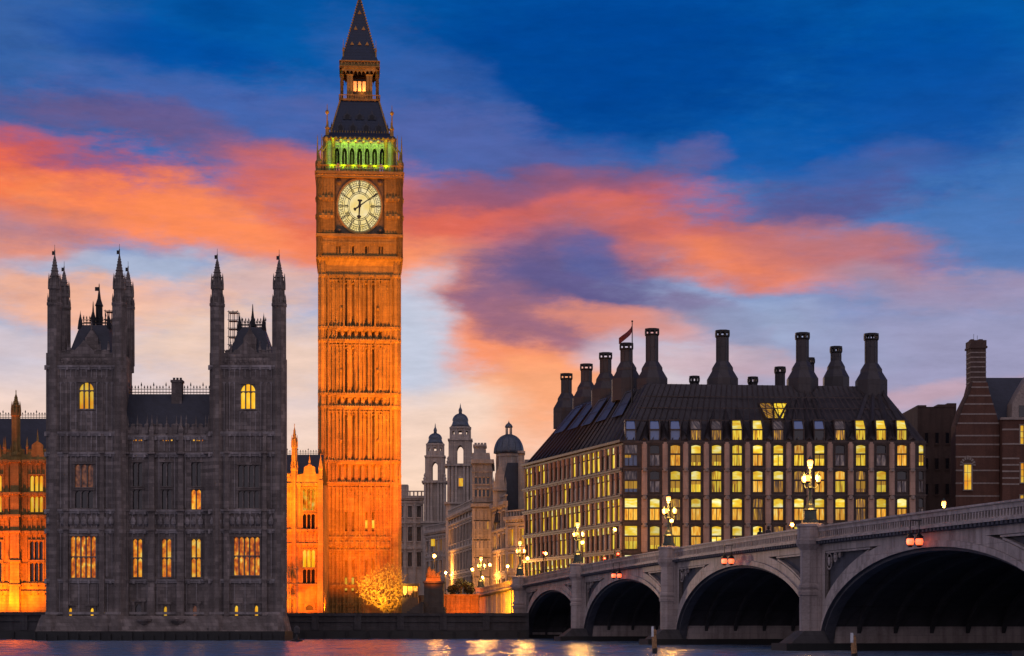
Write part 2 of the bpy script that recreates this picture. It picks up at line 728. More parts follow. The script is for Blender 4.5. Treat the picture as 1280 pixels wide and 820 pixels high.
M_SOOT = stone("soot_stone", (.215, .18, .162), var=.75, streak=.65, bump=.6, blockvar=.45)
M_TRIM = stone("pale_trim_stone", (.33, .295, .285), var=.75, streak=.6, bump=.5, blockvar=.2)  # paler than the wall stone, for ribs and string courses
M_GOLD = stone("honey_stone", (.35, .22, .062), var=.6, streak=.5, block=(.8, .4), bump=.5, blockvar=.16)
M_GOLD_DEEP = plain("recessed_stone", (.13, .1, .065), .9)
M_SLATE = stone("slate_roof", (.045, .05, .068), block=(.5, .3), mortar=.01, var=.4, rough=.55, streak=.25)
M_LEAD = stone("iron_roof_tiles", (.010, .022, .055), block=(.7, .5), mortar=.02, var=.3, rough=.45, streak=.2)
M_DOME = plain("lead_dome", (.10, .12, .15), .45, .3)
M_PORT = stone("portland_stone", (.54, .45, .375), var=.4, streak=.55, block=(1.2, .5))
M_BRONZE = plain("bronze_cladding", (.062, .044, .038), .5, .3, .4, 1.2)
M_BRONZE2 = stone("bronze_roof", (.05, .043, .046), block=(1.3, 3.0), mortar=.05, rough=.5, var=.4, bump=.6, streak=.3)
M_PIERSTONE = stone("pink_sandstone", (.46, .31, .24), block=(.7, 1.0), var=.25, streak=.3)
M_BRICK = stone("red_brick", (.135, .06, .04), block=(.24, .08), mortar=.008, var=.5, streak=.4)
M_BROWNBRICK = stone("brown_brick", (.105, .064, .05), block=(.24, .08), mortar=.008, var=.5, streak=.5)
M_BAND = plain("white_stone_band", (.29, .24, .21), .8)
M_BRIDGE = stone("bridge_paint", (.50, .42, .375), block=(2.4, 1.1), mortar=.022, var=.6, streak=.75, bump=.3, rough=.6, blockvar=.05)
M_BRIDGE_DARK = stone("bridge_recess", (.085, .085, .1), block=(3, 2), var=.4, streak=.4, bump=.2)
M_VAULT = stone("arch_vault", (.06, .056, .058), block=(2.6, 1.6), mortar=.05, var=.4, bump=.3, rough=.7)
M_GRANITE = stone("pier_granite", (.47, .39, .355), block=(1.3, .55), var=.5, streak=.6)
M_WEED = stone("tide_line", (.017, .017, .016), block=(1.2, .5), var=.5, streak=.3, rough=.6)
M_QUAY = stone("quay_stone", (.075, .07, .07), block=(1.3, .55), var=.6, streak=.6)
M_GROUND = plain("ground_soil", (.06, .055, .045), .9)
M_ASPHALT = plain("asphalt", (.05, .05, .052), .8)
M_IRON = plain("black_iron", (.02, .02, .022), .5, .4)
M_GREENIRON = plain("painted_iron", (.05, .07, .06), .45, .3)
M_GILT = plain("gilding", (.36, .2, .05), .45, .5)
M_OPAL = room_mat("opal_glass", [(.25, (250, 214, 112)), (.5, (252, 226, 150)), (.75, (255, 238, 186))], .9, .9, 1.0)
M_WOOD = plain("weathered_timber", (.38, .2, .085), .85, var=.5, scale=6)
M_WHITE = plain("white_paint", (.7, .7, .68), .6)
M_AMBER = room_mat("amber_room", [(.3, (150, 62, 4)), (.42, (232, 120, 14)), (.55, (255, 176, 36)), (.7, (255, 224, 110))], 1.3, 1.1, 1.0, 4)
M_GOLDROOM = room_mat("gold_room", [(.25, (255, 150, 10)), (.5, (255, 190, 30)), (.75, (255, 222, 90))], 1.5, .6, 1.0, 3)
M_HALL = room_mat("panelled_hall", [(.3, (70, 24, 3)), (.44, (190, 82, 8)), (.56, (240, 140, 22)), (.66, (255, 205, 80)), (.78, (255, 240, 170))], 2.2, 1.2, .95, 5)
M_DIMROOM = room_mat("dim_room", [(.3, (34, 22, 26)), (.5, (110, 66, 50)), (.7, (150, 92, 60))], 3, 2.2, .8, 5)
M_OFFICE_UP = room_mat("office_ceiling", [(.3, (236, 170, 20)), (.48, (250, 212, 50)), (.62, (255, 240, 150)), (.8, (255, 250, 215))], .55, 1.4, 1.0, 2)
M_OFFICE_LO = room_mat("office_blinds", [(.34, (120, 74, 10)), (.42, (214, 150, 20)), (.5, (246, 206, 40)), (.62, (255, 226, 80))], 4.5, .35, .95, 4)
M_OFFICE_MIX = room_mat("office_half_lit", [(.32, (60, 44, 40)), (.45, (110, 80, 50)), (.56, (190, 130, 34)), (.68, (250, 200, 60))], 6.0, .45, .9, 4)
M_OFFICE_WARM = room_mat("office_warm", [(.3, (180, 96, 10)), (.45, (240, 160, 30)), (.6, (255, 196, 70)), (.75, (255, 232, 150))], 5.0, .6, .95, 4)
M_BLIND = room_mat("roller_blind", [(.3, (170, 118, 24)), (.6, (214, 160, 44))], 8, .2, .8, 2)  # emission in place of room light coming through the cloth
M_OFFICE_DIM = room_mat("office_dim", [(.3, (26, 22, 28)), (.5, (66, 55, 62)), (.7, (120, 100, 96))], 4.0, .8, .8, 4)
M_BLUEGLASS = glass_mat("sky_blue_glass", (.12, .2, .42), .05, 1.0)
M_DARKGLASS = glass_mat("dark_glass", (.016, .017, .022))
M_BULB = lamp_mat("lamp_globe", (255, 146, 40), 3.2)
M_BULB2 = lamp_mat("street_bulb", (255, 150, 45), 2.4)
M_RED = lamp_mat("red_signal", (255, 46, 20), 5.0)
M_NAVI = lamp_mat("orange_signal", (255, 84, 24), 2.4)
M_SKIN = plain("skin", (.35, .2, .14), .6)
M_COAT = plain("dark_coat", (.02, .02, .026), .8)
M_HAIR = plain("dark_hair", (.012, .01, .009), .7)
M_CLOTH = plain("flag_cloth", (.16, .03, .03), .8)
M_BARK = plain("pale_bark", (.36, .24, .08), .9)
M_LEAF = plain("dark_leaf", (.035, .045, .02), .8)
M_SCAFFOLD = plain("scaffold_steel", (.12, .12, .13), .45, .6)
M_STALL_GLOW = lamp_mat("bright_stall", (255, 150, 20), .8)  # self-lit panel colour, standing in for lamps inside the stall


def spot(name, loc, tgt, power, col, angle=60, blend=.6, size=.4):
    d = bpy.data.lights.new(name, 'SPOT')
    d.energy = power
    d.color = col
    d.spot_size = radians(angle)
    d.spot_blend = blend
    d.shadow_soft_size = size
    o = bpy.data.objects.new(name, d)
    COL.objects.link(o)
    o.location = loc
    v = [tgt[i] - loc[i] for i in range(3)]
    h = hypot(v[0], v[1])
    o.rotation_euler = (atan2(h, -v[2]), 0, atan2(-v[0], v[1]) if h > 1e-6 else 0)
    return o


def bulb(name, loc, power, col, size=.2, parent=None):
    d = bpy.data.lights.new(name, 'POINT')
    d.energy = power
    d.color = col
    d.shadow_soft_size = size
    o = bpy.data.objects.new(name, d)
    COL.objects.link(o)
    o.location = loc
    if parent is not None:
        o.parent = parent
    return o


SODIUM = (1.0, .155, .002)
AMBERL = (1.0, .29, .003)
WARM = (1.0, .55, .16)


def gothic_window(root, fr, cx, w, z0, z1, n, rows, pane, mat, label=None, y=0.0, d=.3, arched=True, big_arch=False, bar=.09, hood=True):
    """stone jambs, mullions, transoms and cusped heads; the lit or dark glass behind"""
    x0, x1 = cx - w / 2, cx + w / 2
    b = MB(fr)
    yo, yi = y - .07, y + d * .8
    b.box(x0 - .14, x0 + .05, yo, yi, z0, z1)
    b.box(x1 - .05, x1 + .14, yo, yi, z0, z1)
    b.box(x0 - .2, x1 + .2, yo - .06, yi, z0 - .16, z0)
    if hood:
        b.box(x0 - .2, x1 + .2, yo - .08, yi, z1, z1 + .14)
    lw = (x1 - x0) / n
    for i in range(1, n):
        b.box(x0 + i * lw - bar / 2, x0 + i * lw + bar / 2, y + .02, yi, z0, z1)
    rh = (z1 - z0) / rows
    for j in range(rows):
        zt = z0 + (j + 1) * rh
        if j < rows - 1:
            b.box(x0 + .05, x1 - .05, y + .01, yi, zt - bar / 2, zt + bar / 2)
        if arched and not (big_arch and j == rows - 1):
            for i in range(n):
                b.arch_head(x0 + i * lw, x0 + (i + 1) * lw, zt - min(lw * 1.0, rh * .4), zt - .04, y + .04, yi, 4)
    if big_arch:
        b.arch_head(x0, x1, z1 - (z1 - z0) * .42, z1, y, yi, 7, 1.15)
        zs = z0 + (z1 - z0) * .66
        for i in range(n):
            b.arch_head(x0 + i * lw, x0 + (i + 1) * lw, zs - lw * .5, zs + .05, y + .06, yi, 4, top=zs + .16)
    wn = b.build('window', mat, root)
    if label:
        wn['label'] = label
    g = MB(fr)
    g.face([(x0, yi - .01, z0), (x1, yi - .01, z0), (x1, yi - .01, z1), (x0, yi - .01, z1)])
    g.build('pane', pane, wn)
    return (x0, x1, z0, z1)


def cresting(b, x0, x1, y, z0, h, pitch, t=.05):
    """a row of iron spikes on two rails"""
    b.box(x0, x1, y - t / 2, y + t / 2, z0 + h * .16, z0 + h * .26)
    b.box(x0, x1, y - t / 2, y + t / 2, z0 + h * .55, z0 + h * .63)
    n = max(2, int((x1 - x0) / pitch))
    for i in range(n + 1):
        x = x0 + (x1 - x0) * i / n
        hh = h if i % 4 else h * 1.35
        b.box(x - t / 2, x + t / 2, y - t / 2 - .001, y + t / 2 + .001, z0, z0 + hh)
        b.lathe([(t * 1.5, z0 + hh * .72), (t * 2.2, z0 + hh * .8), (.01, z0 + hh * 1.06)], x, y, 4)


def crenels(b, x0, x1, y0, y1, z0, h, pitch):
    n = max(1, round((x1 - x0) / pitch))
    p = (x1 - x0) / n
    for i in range(n):
        a = x0 + i * p
        b.box(a + p * .18, a + p * .82, y0, y1, z0, z0 + h)
        b.frust((a + p * .12, a + p * .88, y0 - .05, y1 + .05), z0 + h, (a + p * .35, a + p * .65, y0 + .1, y1 - .1), z0 + h * 1.35)

# ------------------------------------------------------------------ ground, water, embankment
def slab(name, pts, z, mat, thick=0.0, label=None):
    b = MB()
    b.face([(x, y, z) for x, y in pts])
    if thick:
        n = len(pts)
        for i in range(n):
            (xa, ya), (xb, yb) = pts[i], pts[(i + 1) % n]
            b.face([(xa, ya, z - thick), (xb, yb, z - thick), (xb, yb, z), (xa, ya, z)])
    o = b.build(name, mat)
    o['kind'] = 'structure'
    return o


def water_mat():
    m, nt, b = new_mat("river_water")
    L = nt.links.new
    b.inputs['Base Color'].default_value = (.11, .19, .32, 1)
    b.inputs['Roughness'].default_value = .19
    b.inputs['IOR'].default_value = 1.33
    b.inputs['Specular IOR Level'].default_value = .5
    tc = nt.nodes.new('ShaderNodeTexCoord')
    hs = []
    for sx, sy, dist in ((.16, .5, 1.0), (.55, 1.5, .55), (2.1, 4.2, .16)):
        mp = nt.nodes.new('ShaderNodeMapping')
        mp.inputs['Scale'].default_value = (sx, sy, 1)
        mp.inputs['Rotation'].default_value = (0, 0, .22)
        L(tc.outputs['Object'], mp.inputs[0])
        n = nt.nodes.new('ShaderNodeTexNoise')
        n.inputs['Scale'].default_value = 1
        n.inputs['Detail'].default_value = 3
        n.inputs['Distortion'].default_value = .4
        L(mp.outputs[0], n.inputs['Vector'])
        k = nt.nodes.new('ShaderNodeMath')
        k.operation = 'MULTIPLY'
        k.inputs[1].default_value = dist
        L(n.outputs['Fac'], k.inputs[0])
        hs.append(k.outputs[0])
    a = nt.nodes.new('ShaderNodeMath')
    L(hs[0], a.inputs[0])
    L(hs[1], a.inputs[1])
    c = nt.nodes.new('ShaderNodeMath')
    L(a.outputs[0], c.inputs[0])
    L(hs[2], c.inputs[1])
    bp = nt.nodes.new('ShaderNodeBump')
    bp.inputs['Strength'].default_value = .75
    bp.inputs['Distance'].default_value = .25
    L(c.outputs[0], bp.inputs['Height'])
    L(bp.outputs[0], b.inputs['Normal'])
    return m




def river():
    """one sheet: rippled where the photograph looks across it, flat beyond"""
    rnd = random.Random(12)
    waves = []
    for i in range(13):
        lam = 1.2 * 1.16 ** i
        a = radians(-90 + rnd.uniform(-55, 55))
        k = 2 * pi / lam
        waves.append((k * cos(a), k * sin(a), rnd.uniform(0, 6.28), .025 / k))
    xs = [-700, -300, -140] + [-72 + .55 * i for i in range(int(124 / .55) + 1)] + [80, 140, 300, 700]
    ys = [-300, -60, 30] + [82 + .4 * i for i in range(int(172 / .4) + 1)] + [262]
    b = []
    for y in ys:
        for x in xs:
            z = 0.0
            if -72 <= x <= 53 and 82 <= y <= 255:
                for kx, ky, ph, am in waves:
                    z += am * sin(kx * x + ky * y + ph)
            b.append((x, y, z))
    n = len(xs)
    f = [(j * n + i, j * n + i + 1, (j + 1) * n + i + 1, (j + 1) * n + i) for j in range(len(ys) - 1) for i in range(n - 1)]
    me = bpy.data.meshes.new("river_water")
    me.from_pydata(b, [], f)
    me.materials.append(water_mat())
    me.polygons.foreach_set('use_smooth', [True] * len(f))
    o = bpy.data.objects.new("river_water", me)
    COL.objects.link(o)
    o['kind'] = 'structure'


river()
slab("ground", [(-4000, 250.6), (4000, 250.6), (4000, 6000), (-4000, 6000)], 3.3, M_GROUND)
slab("river_bed", [(-4000, -900), (4000, -900), (4000, 262), (-4000, 262)], -3.0, M_GROUND)
slab("street", [(-14, 296), (140, 262), (160, 620), (-110, 620)], 6.4, M_ASPHALT, 3.2)


def quay(x0, x1, y, top, label):
    t = thing("embankment_wall", label, "wall", ((x0 + x1) / 2, y, 0))
    b = MB()
    b.box(x0, x1, y, y + 2.2, 1.15, top - .35, 'd')
    b.build("wall", M_QUAY, t)
    b = MB()
    b.frust((x0, x1, y - .5, y + 2.0), -1.5, (x0, x1, y - .12, y + 2.0), 1.15)
    n = int((x1 - x0) / 2.6)
    for i in range(n):
        x = x0 + (i + .5) * (x1 - x0) / n
        b.box(x - .14, x + .14, y - .42, y - .05, -.6, .95)
    b.build("tide_line", M_WEED, t)
    b = MB()
    b.box(x0, x1, y - .25, y + 2.3, top - .35, top - .12)
    b.box(x0, x1, y - .1, y + .6, top - .12, top + .02)
    b.box(x0, x1, y - .16, y - .003, top - 1.15, top - .95)
    n = int((x1 - x0) / 5.2)
    for i in range(n + 1):
        x = x0 + i * (x1 - x0) / n
        b.box(max(x0, x - .45), min(x1, x + .45), y - .2, y + .4, 1.2, top - .352)
    b.build("coping", M_QUAY, t)
    return t


quay(-120, -56.5, 243.2, 3.45, "low dark river wall below the floodlit range at the photo's left edge")
quay(-31, 2.2, 248.4, 3.35, "long dark river wall between the dark pavilion and the bridge's first arch")


# ------------------------------------------------------------------ the dark river pavilion
def turret(root, fr, px, cx, cy, r, z0, zs, z1, ztip, mat, vane=True, slim=.76, n=8, slits=True, thin=False):
    """octagonal turret from z0, set back at zs, spire from z1 to ztip"""
    b = MB(fr)
    h = z1 - zs
    b.lathe([(r, z0), (r, zs - .5), (r * 1.16, zs - .3), (r * 1.16, zs), (r * slim, zs + .1), (r * slim * .97, z1 - .6), (r * .93, z1 - .35), (r * .93, z1)], cx, cy, n)
    # thin shafts on the corners and dark slits between
    for i in range(n):
        a = pi / n + 2 * pi * i / n
        x, y = cx + r * .98 * cos(a), cy + r * .98 * sin(a)
        b.tube((x, y, z0 + (zs - z0) * .1), (x, y, zs + .35), .09, .07, 4)
        b.lathe([(.1, zs), (.12, zs + .3), (.01, zs + 1.1)], x, y, 4)
        x, y = cx + r * slim * cos(a), cy + r * slim * sin(a)
        b.tube((x, y, zs), (x, y, z1), .07, .06, 4)
        x, y = cx + r * .86 * cos(a), cy + r * .86 * sin(a)
        b.lathe([(.12, z1 - .4), (.12, z1 + .3), (.01, z1 + 1.5)], x, y, 4)
    o = b.build("turret", mat, root)
    s = MB(fr)
    prof = [(r * .8, z1), (r * .68, z1 + (ztip - z1) * .12)]
    zc = z1 + (ztip - z1) * .82
    steps = 5
    for i in range(1, steps + 1):
        t = i / steps
        rr = r * (.68 * (1 - t) ** 1.05 + .08)
        z = z1 + (zc - z1) * (.12 + .88 * t)
        prof += [(rr, z), (rr * 1.28, z + .06), (rr * .95, z + .2)]
    prof += [(.07, zc + .4), (.06, ztip - .2), (.0, ztip)]
    s.lathe(prof, cx, cy, n)
    for i in range(4):
        t = (i + .7) / 5
        for k in range(0, n, 2):
            a = pi / n + 2 * pi * k / n
            rr = r * (.72 * (1 - t))
            z = z1 + (zc - z1) * t
            s.box(cx + rr * cos(a) - .08, cx + rr * cos(a) + .08, cy + rr * sin(a) - .08, cy + rr * sin(a) + .08, z, z + .22)
    s.build("spire", mat, o)
    if vane:
        v = MB(fr)
        v.box(cx - .32, cx + .02, cy - .02, cy + .02, ztip - .75, ztip - .3)
        v.tube((cx, cy, ztip - 1.2), (cx, cy, ztip + .45), .035, .02, 4)
        v.sphere((cx, cy, ztip - 1.1), .14, 6, 4)
        v.build("weathervane", M_IRON, o)
    return o


def panel_ribs(b, x0, x1, z0, z1, y, pitch, w=.12, d=.1, heads=True, holes=()):
    n = max(1, round((x1 - x0) / pitch))
    for i in range(n + 1):
        x = x0 + (x1 - x0) * i / n
        segs = [(z0, z1)]
        for h in holes:
            if h[0] - .25 < x < h[1] + .25:
                new = []
                for a, c in segs:
                    if h[3] + .2 <= a or h[2] - .2 >= c:
                        new.append((a, c))
                    else:
                        if a < h[2] - .25:
                            new.append((a, h[2] - .25))
                        if c > h[3] + .25:
                            new.append((h[3] + .25, c))
                segs = new
        for a, c in segs:
            if c - a > .3:
                b.box(x - w / 2, x + w / 2, y - d, y + .02, a, c)
                if heads and i < n and c - a > 1.0:
                    p = (x1 - x0) / n
                    clear = not any(h[0] - .2 < x + p and h[1] + .2 > x and h[2] < c and h[3] > c - .8 for h in holes)
                    if clear:
                        b.arch_head(x + w / 2, x + p - w / 2, c - p * .75, c - .06, y - d * .7, y + .01, 3)


def palace_pavilion():
    P = Px(225.0)
    x, z = P.x, P.z
    root = thing("palace_pavilion", "dark gothic river pavilion with two turreted towers and a few glowing amber windows", "palace building", (x(208), 225, 0))
    fr = Frame(0, 225.0)
    D = 6.2
    TOW = ((57.5, 152.0), (262.0, 351.0))
    lines = [566.5, 638, 662.5, 725]
    wall, ribs, trim = MB(fr), MB(fr), MB(fr)
    front_holes = {}

    def hole(cx, w, pt, pb):
        return (x(cx - w / 2), x(cx + w / 2), z(pb), z(pt))
    wins_l = [('gold', 108, 19, 478, 511, 3, 1, True), ('dim', 105, 24, 580, 609, 3, 1, False), ('dark', 105, 24, 613, 635, 3, 1, False),
              ('hall', 104, 32, 670, 722, 5, 2, False)]
    wins_r = [('gold', 310, 19, 480, 511, 3, 1, True), ('dark', 310.5, 27, 581, 609, 4, 1, False), ('dark', 310.5, 27, 613, 635, 4, 1, False),
              ('hall', 308.5, 33, 671, 719, 5, 2, False)]
    wins_c = []
    for cx, lit in ((170, 0), (206.5, 0), (243.5, 1)):
        wins_c.append(('amber', cx, 12.5, 673, 721, 2, 2, False))
        wins_c.append(('dark', cx, 13, 577, 607, 2, 1, False))
        wins_c.append(('amber' if lit else 'dark', cx, 13, 611, 636, 2, 1, False))
    MATS = {'gold': M_GOLDROOM, 'dim': M_DIMROOM, 'dark': M_DARKGLASS, 'hall': M_HALL, 'amber': M_AMBER}
    slits_l = [(88, 4.2, 760, 774, 1), (115, 4.2, 760, 774, 1)]
    slits_r = [(295.5, 4.2, 757, 771, 1), (320.5, 4.2, 757, 771, 1)]
    slits_c = [(171, 8, 755, 774, 0), (205, 4.2, 758, 772, 1), (242, 5, 757, 772, 2)]
    secs = [(TOW[0][0], TOW[0][1], 0.0, wins_l, slits_l, 441), (TOW[1][0], TOW[1][1], 0.0, wins_r, slits_r, 441), (TOW[0][1], TOW[1][0], .9, wins_c, slits_c, 533)]
    for a, c, y, wins, slits, ptop in secs:
        hs = [hole(w[1], w[2], w[3], w[4]) for w in wins] + [hole(s[0], s[1], s[2], s[3]) for s in slits]
        wall.wall(x(a), x(c), z(772), z(ptop), y, hs, .45)
        # sides, back, top
        wall.face([(x(a), y, z(772)), (x(a), D, z(772)), (x(a), D, z(ptop)), (x(a), y, z(ptop))])
        wall.face([(x(c), D, z(772)), (x(c), y, z(772)), (x(c), y, z(ptop)), (x(c), D, z(ptop))])
        wall.face([(x(c), D, z(772)), (x(a), D, z(772)), (x(a), D, z(ptop)), (x(c), D, z(ptop))])
        wall.face([(x(a), y, z(ptop)), (x(c), y, z(ptop)), (x(c), D, z(ptop)), (x(a), D, z(ptop))])
        sp = [772] + sorted(lines, reverse=True) + ([541, 475, 457.5] if ptop < 500 else [545])
        for zb, zt in zip(sp, sp[1:]):
            panel_ribs(ribs, x(a) + .5, x(c) - .5, z(zb) + .3, z(zt) - .2, y, .62 if zb < 770 else 1.2, .1, .09, zb < 770, hs)
        for l in lines + ([541, 458] if ptop < 500 else [545]):
            trim.box(x(a) - .06, x(c) + .06, y - .24, y + .05, z(l) - .13, z(l) + .13)
            trim.box(x(a), x(c), y - .15, y + .04, z(l) - .34, z(l) - .132)
            n = int((x(c) - x(a)) / 1.15)
            for i in range(n + 1):
                q = x(a) + i * (x(c) - x(a)) / n
                trim.box(q - .13, q + .13, y - .3, y - .02, z(l) - .42, z(l) + .1)
        trim.box(x(a), x(c), y - .4, y + .1, z(766) - .2, z(766) + .12)
    # carved frieze panels between the string courses
    for a, c, y in ((57.5, 152, 0), (262, 351, 0), (152, 262, .9)):
        n = int((c - a) / 8)
        for i in range(n):
            q = x(a) + (i + .5) * (x(c) - x(a)) / n
            zc = z(651)
            trim.lathe([(.02, zc - .62), (.3, zc - .35), (.34, zc), (.2, zc + .4), (.0, zc + .55)], q, y - .02, 6)
    wall.build("wall", M_SOOT, root)
    ribs.build("tracery_panelling", M_TRIM, root)
    trim.build("string_course", M_TRIM, root)
    for a, c, y, wins, slits, ptop in secs:
        for kind, cx, w, pt, pb, n, rows, big in wins:
            lbl = {'gold': "small arched window glowing gold", 'hall': "tall five-light window with warm lit interior", 'amber': "narrow amber lit window"}.get(kind)
            gothic_window(root, fr, x(cx), w * P.k, z(pb), z(pt), n, rows, MATS[kind], M_SOOT, lbl, y, .45, True, big, .13)
        for cx, w, pt, pb, lit in slits:
            b = MB(fr)
            x0, x1, z0, z1 = hole(cx, w, pt, pb)
            b.box(x0 - .35, x0, y - .12, y + .02, z0 - .1, z1 + .25)
            b.box(x1, x1 + .35, y - .12, y + .02, z0 - .1, z1 + .25)
            b.box(x0 - .55, x1 + .55, y - .22, y + .02, z1 + .25, z1 + .5)
            b.arch_head(x0, x1, z1 - (x1 - x0), z1, y + .03, y + .3, 4)
            wn = b.build("basement_window", M_SOOT, root)
            g = MB(fr)
            g.face([(x0, y + .3, z0), (x1, y + .3, z0), (x1, y + .3, z1), (x0, y + .3, z1)])
            g.build("pane", (M_DARKGLASS, M_GOLDROOM, M_DIMROOM)[lit], wn)
    # rows of small lit slots under the parapet of the middle part
    for cx in (170, 208, 246):
        b = MB(fr)
        for i in range(4):
            q = x(cx - 5.2 + i * 3.4)
            b.box(q - .085, q + .085, .86, .91, z(550.2), z(548.6))
        b.build("vent_light", M_AMBER, root)
    # buttresses of the middle part and the towers
    for px in (155.5, 188.5, 225, 259.5):
        b = MB(fr)
        q = x(px)
        b.frust((q - .42, q + .42, .1, 1.0), z(772), (q - .36, q + .36, .3, 1.0), z(662))
        b.frust((q - .34, q + .34, .3, 1.0), z(662), (q - .28, q + .28, .5, 1.0), z(548))
        b.lathe([(.36, z(548)), (.36, z(540)), (.42, z(539)), (.42, z(537)), (.2, z(531)), (.05, z(520)), (0, z(517))], q, .75, 4)
        for zz in (725, 662, 638, 566):
            b.box(q - .5, q + .5, .04, 1.0, z(zz) - .1, z(zz) + .12)
        b.build("buttress", M_SOOT, root)
    for px in (83, 128, 284, 331):
        b = MB(fr)
        q = x(px)
        b.frust((q - .3, q + .3, -.5, .1), z(772), (q - .22, q + .22, -.3, .1), z(566))
        b.frust((q - .2, q + .2, -.28, .1), z(566), (q - .12, q + .12, -.1, .1), z(475))
        for zz in (725, 662, 638, 566):
            b.box(q - .36, q + .36, -.52, .1, z(zz) - .1, z(zz) + .14)
        b.build("buttress", M_SOOT, root)
    # battered plinth
    b = MB(fr)
    b.frust((x(48), x(357), -1.5, D), z(789), (x(51), x(353), -.75, D), z(773.5))
    b.frust((x(51), x(353), -.75, D), z(773.5), (x(55), x(352), -.35, D), z(769.5))
    for px in (62, 132, 146, 270, 344):
        q = x(px)
        b.lathe([(1.45, z(790)), (1.4, z(783)), (1.15, z(776)), (.85, z(768.5))], q, -.35, 8)
    for px in (182, 224):
        q = x(px)
        b.lathe([(.1, z(783)), (.5, z(780)), (.95, z(776)), (1.0, z(774))], q, -.9, 6)
    b.build("plinth", M_SOOT, root)
    b = MB(fr)
    b.box(x(44), x(358.5), -1.75, D, -1.5, z(789))
    for i in range(24):
        q = x(48 + i * 13.3)
        b.box(q - .16, q + .16, -2.0, -1.7, -1, z(790) - .2 * (i % 3))
    b.build("tide_line", M_WEED, root)
    # corner turrets
    for cx, cy, tip, zs, zb in ((67.5, .35, 310, 378, 0), (148.5, .35, 309, 378, 0), (66, 5.7, 320, 373, 1), (148, 5.7, 320, 373, 1),
                                (271, .35, 315, 379, 0), (348.5, .35, 316, 379, 0)):
        turret(root, fr, P, x(cx), cy, .8 if not zb else .72, z(772) if not zb else z(458), z(zs), z(357), z(tip), M_SOOT)
    # parapet, steep roof with cresting and little spires on each tower
    for k, (a, c, ra, rc, ta, tc_, pt) in enumerate(((57.5, 152, 84, 136, 94, 130, 402), (262, 351, 285, 338, 295.5, 326, 404.5))):
        b = MB(fr)
        xa, xc = x(a + 17), x(c - 17)
        b.box(xa, xc, .05, .45, z(458) + .1, z(446))
        b.box(xa, xc, -.05, .55, z(446), z(444.6))
        crenels(b, xa, xc, .1, .4, z(444.6), .55, .95)
        mx = (xa + xc) / 2
        b.prism([(mx - 2.3, z(446)), (mx + 2.3, z(446)), (mx + 1.5, z(441)), (mx + .9, z(436)), (mx + .35, z(430)), (mx, z(425)), (mx - .35, z(430)), (mx - .9, z(436)), (mx - 1.5, z(441))], -.06, .35)
        for dx in (-2.9, -1.7, 1.7, 2.9):
            b.lathe([(.2, z(446)), (.2, z(438)), (.26, z(437)), (.04, z(430)), (0, z(427))], mx + dx, .2, 4)
        for i in range(9):
            q = xa + (i + .5) * (xc - xa) / 9
            b.lathe([(.02, z(456)), (.22, z(453)), (.24, z(450)), (.02, z(447))], q, .02, 5)
        for i in range(7):
            q = xa + i * (xc - xa) / 6
            if abs(q - mx) < 1.4:
                continue
            b.lathe([(.17, z(446)), (.15, z(438.5)), (.22, z(437.5)), (.15, z(436)), (.04, z(429)), (0, z(425.5))], q, .12, 4)
            b.sphere((q, .12, z(427.5)), .09, 6, 4)
        for sx in (x(a) + .25, x(c) - .25):
            b.box(sx - .2, sx + .2, 1.0, D - 1, z(458), z(447))
            n = 6
            for i in range(n):
                yy = 1.4 + i * (D - 2.6) / n
                b.box(sx - .16, sx + .16, yy, yy + .7, z(447), z(441))
        b.build("parapet", M_SOOT, root)
        b = MB(fr)
        b.frust((x(ra), x(rc), .9, 6.0), z(441), (x(ta), x(tc_), 2.6, 4.6), z(pt))
        roof = b.build("roof", M_SLATE, root)
        b = MB(fr)
        m = (x(ta) + x(tc_)) / 2
        # dormer gable in front
        b.prism([(m - .75, z(440)), (m + .75, z(440)), (m + .75, z(421)), (m, z(409)), (m - .75, z(421))], 1.0, 4.0)
        b.lathe([(.16, z(410)), (.2, z(407)), (.05, z(400)), (0, z(397))], m, 1.1, 4)
        b.build("dormer", M_SOOT, roof)
        b = MB(fr)
        cresting(b, x(ta), x(tc_), 2.7, z(pt), 1.05, .34)
        cresting(b, x(ta), x(tc_), 4.5, z(pt), 1.05, .34)
        b.build("cresting", M_IRON, roof)
        b = MB(fr)
        for q in (x(ta), x(tc_)):
            b.lathe([(.36, z(pt + 5)), (.3, z(pt)), (.22, z(pt - 6)), (.06, z(pt - 13)), (0, z(pt - 19))], q, 2.7, 6)
        q = x(115.7) if k == 0 else x(310.7)
        top = 347 if k == 0 else 373
        hh = top + 24
        b.lathe([(.42, z(pt)), (.42, z(hh + 6)), (.52, z(hh + 5)), (.4, z(hh + 2)), (.22, z(hh - 4)), (.1, z(top + 10)), (.05, z(top + 2)), (0, z(top))], q, 3.6, 6)
        if k == 0:
            q2 = x(109)
            b.lathe([(.3, z(pt)), (.32, z(pt - 10)), (.12, z(pt - 18)), (.04, z(pt - 30)), (0, z(pt - 32))], q2, 3.2, 6)
            b.box(q - .5, q - .02, 3.58, 3.62, z(top + 10), z(top + 5))
        b.build("fleche", M_IRON, roof)
    # middle roof
    b = MB(fr)
    xa, xc = x(TOW[0][1]), x(TOW[1][0])
    b.box(xa, xc, .8, 1.15, z(545), z(535))
    crenels(b, xa, xc, .82, 1.1, z(535), .45, .8)
    for i in range(9):
        q = xa + (i + .5) * (xc - xa) / 9
        b.lathe([(.16, z(541)), (.14, z(531)), (.2, z(530)), (.13, z(528)), (.03, z(520)), (0, z(517))], q, .78, 4)
    b.build("parapet", M_SOOT, root)
    b = MB(fr)
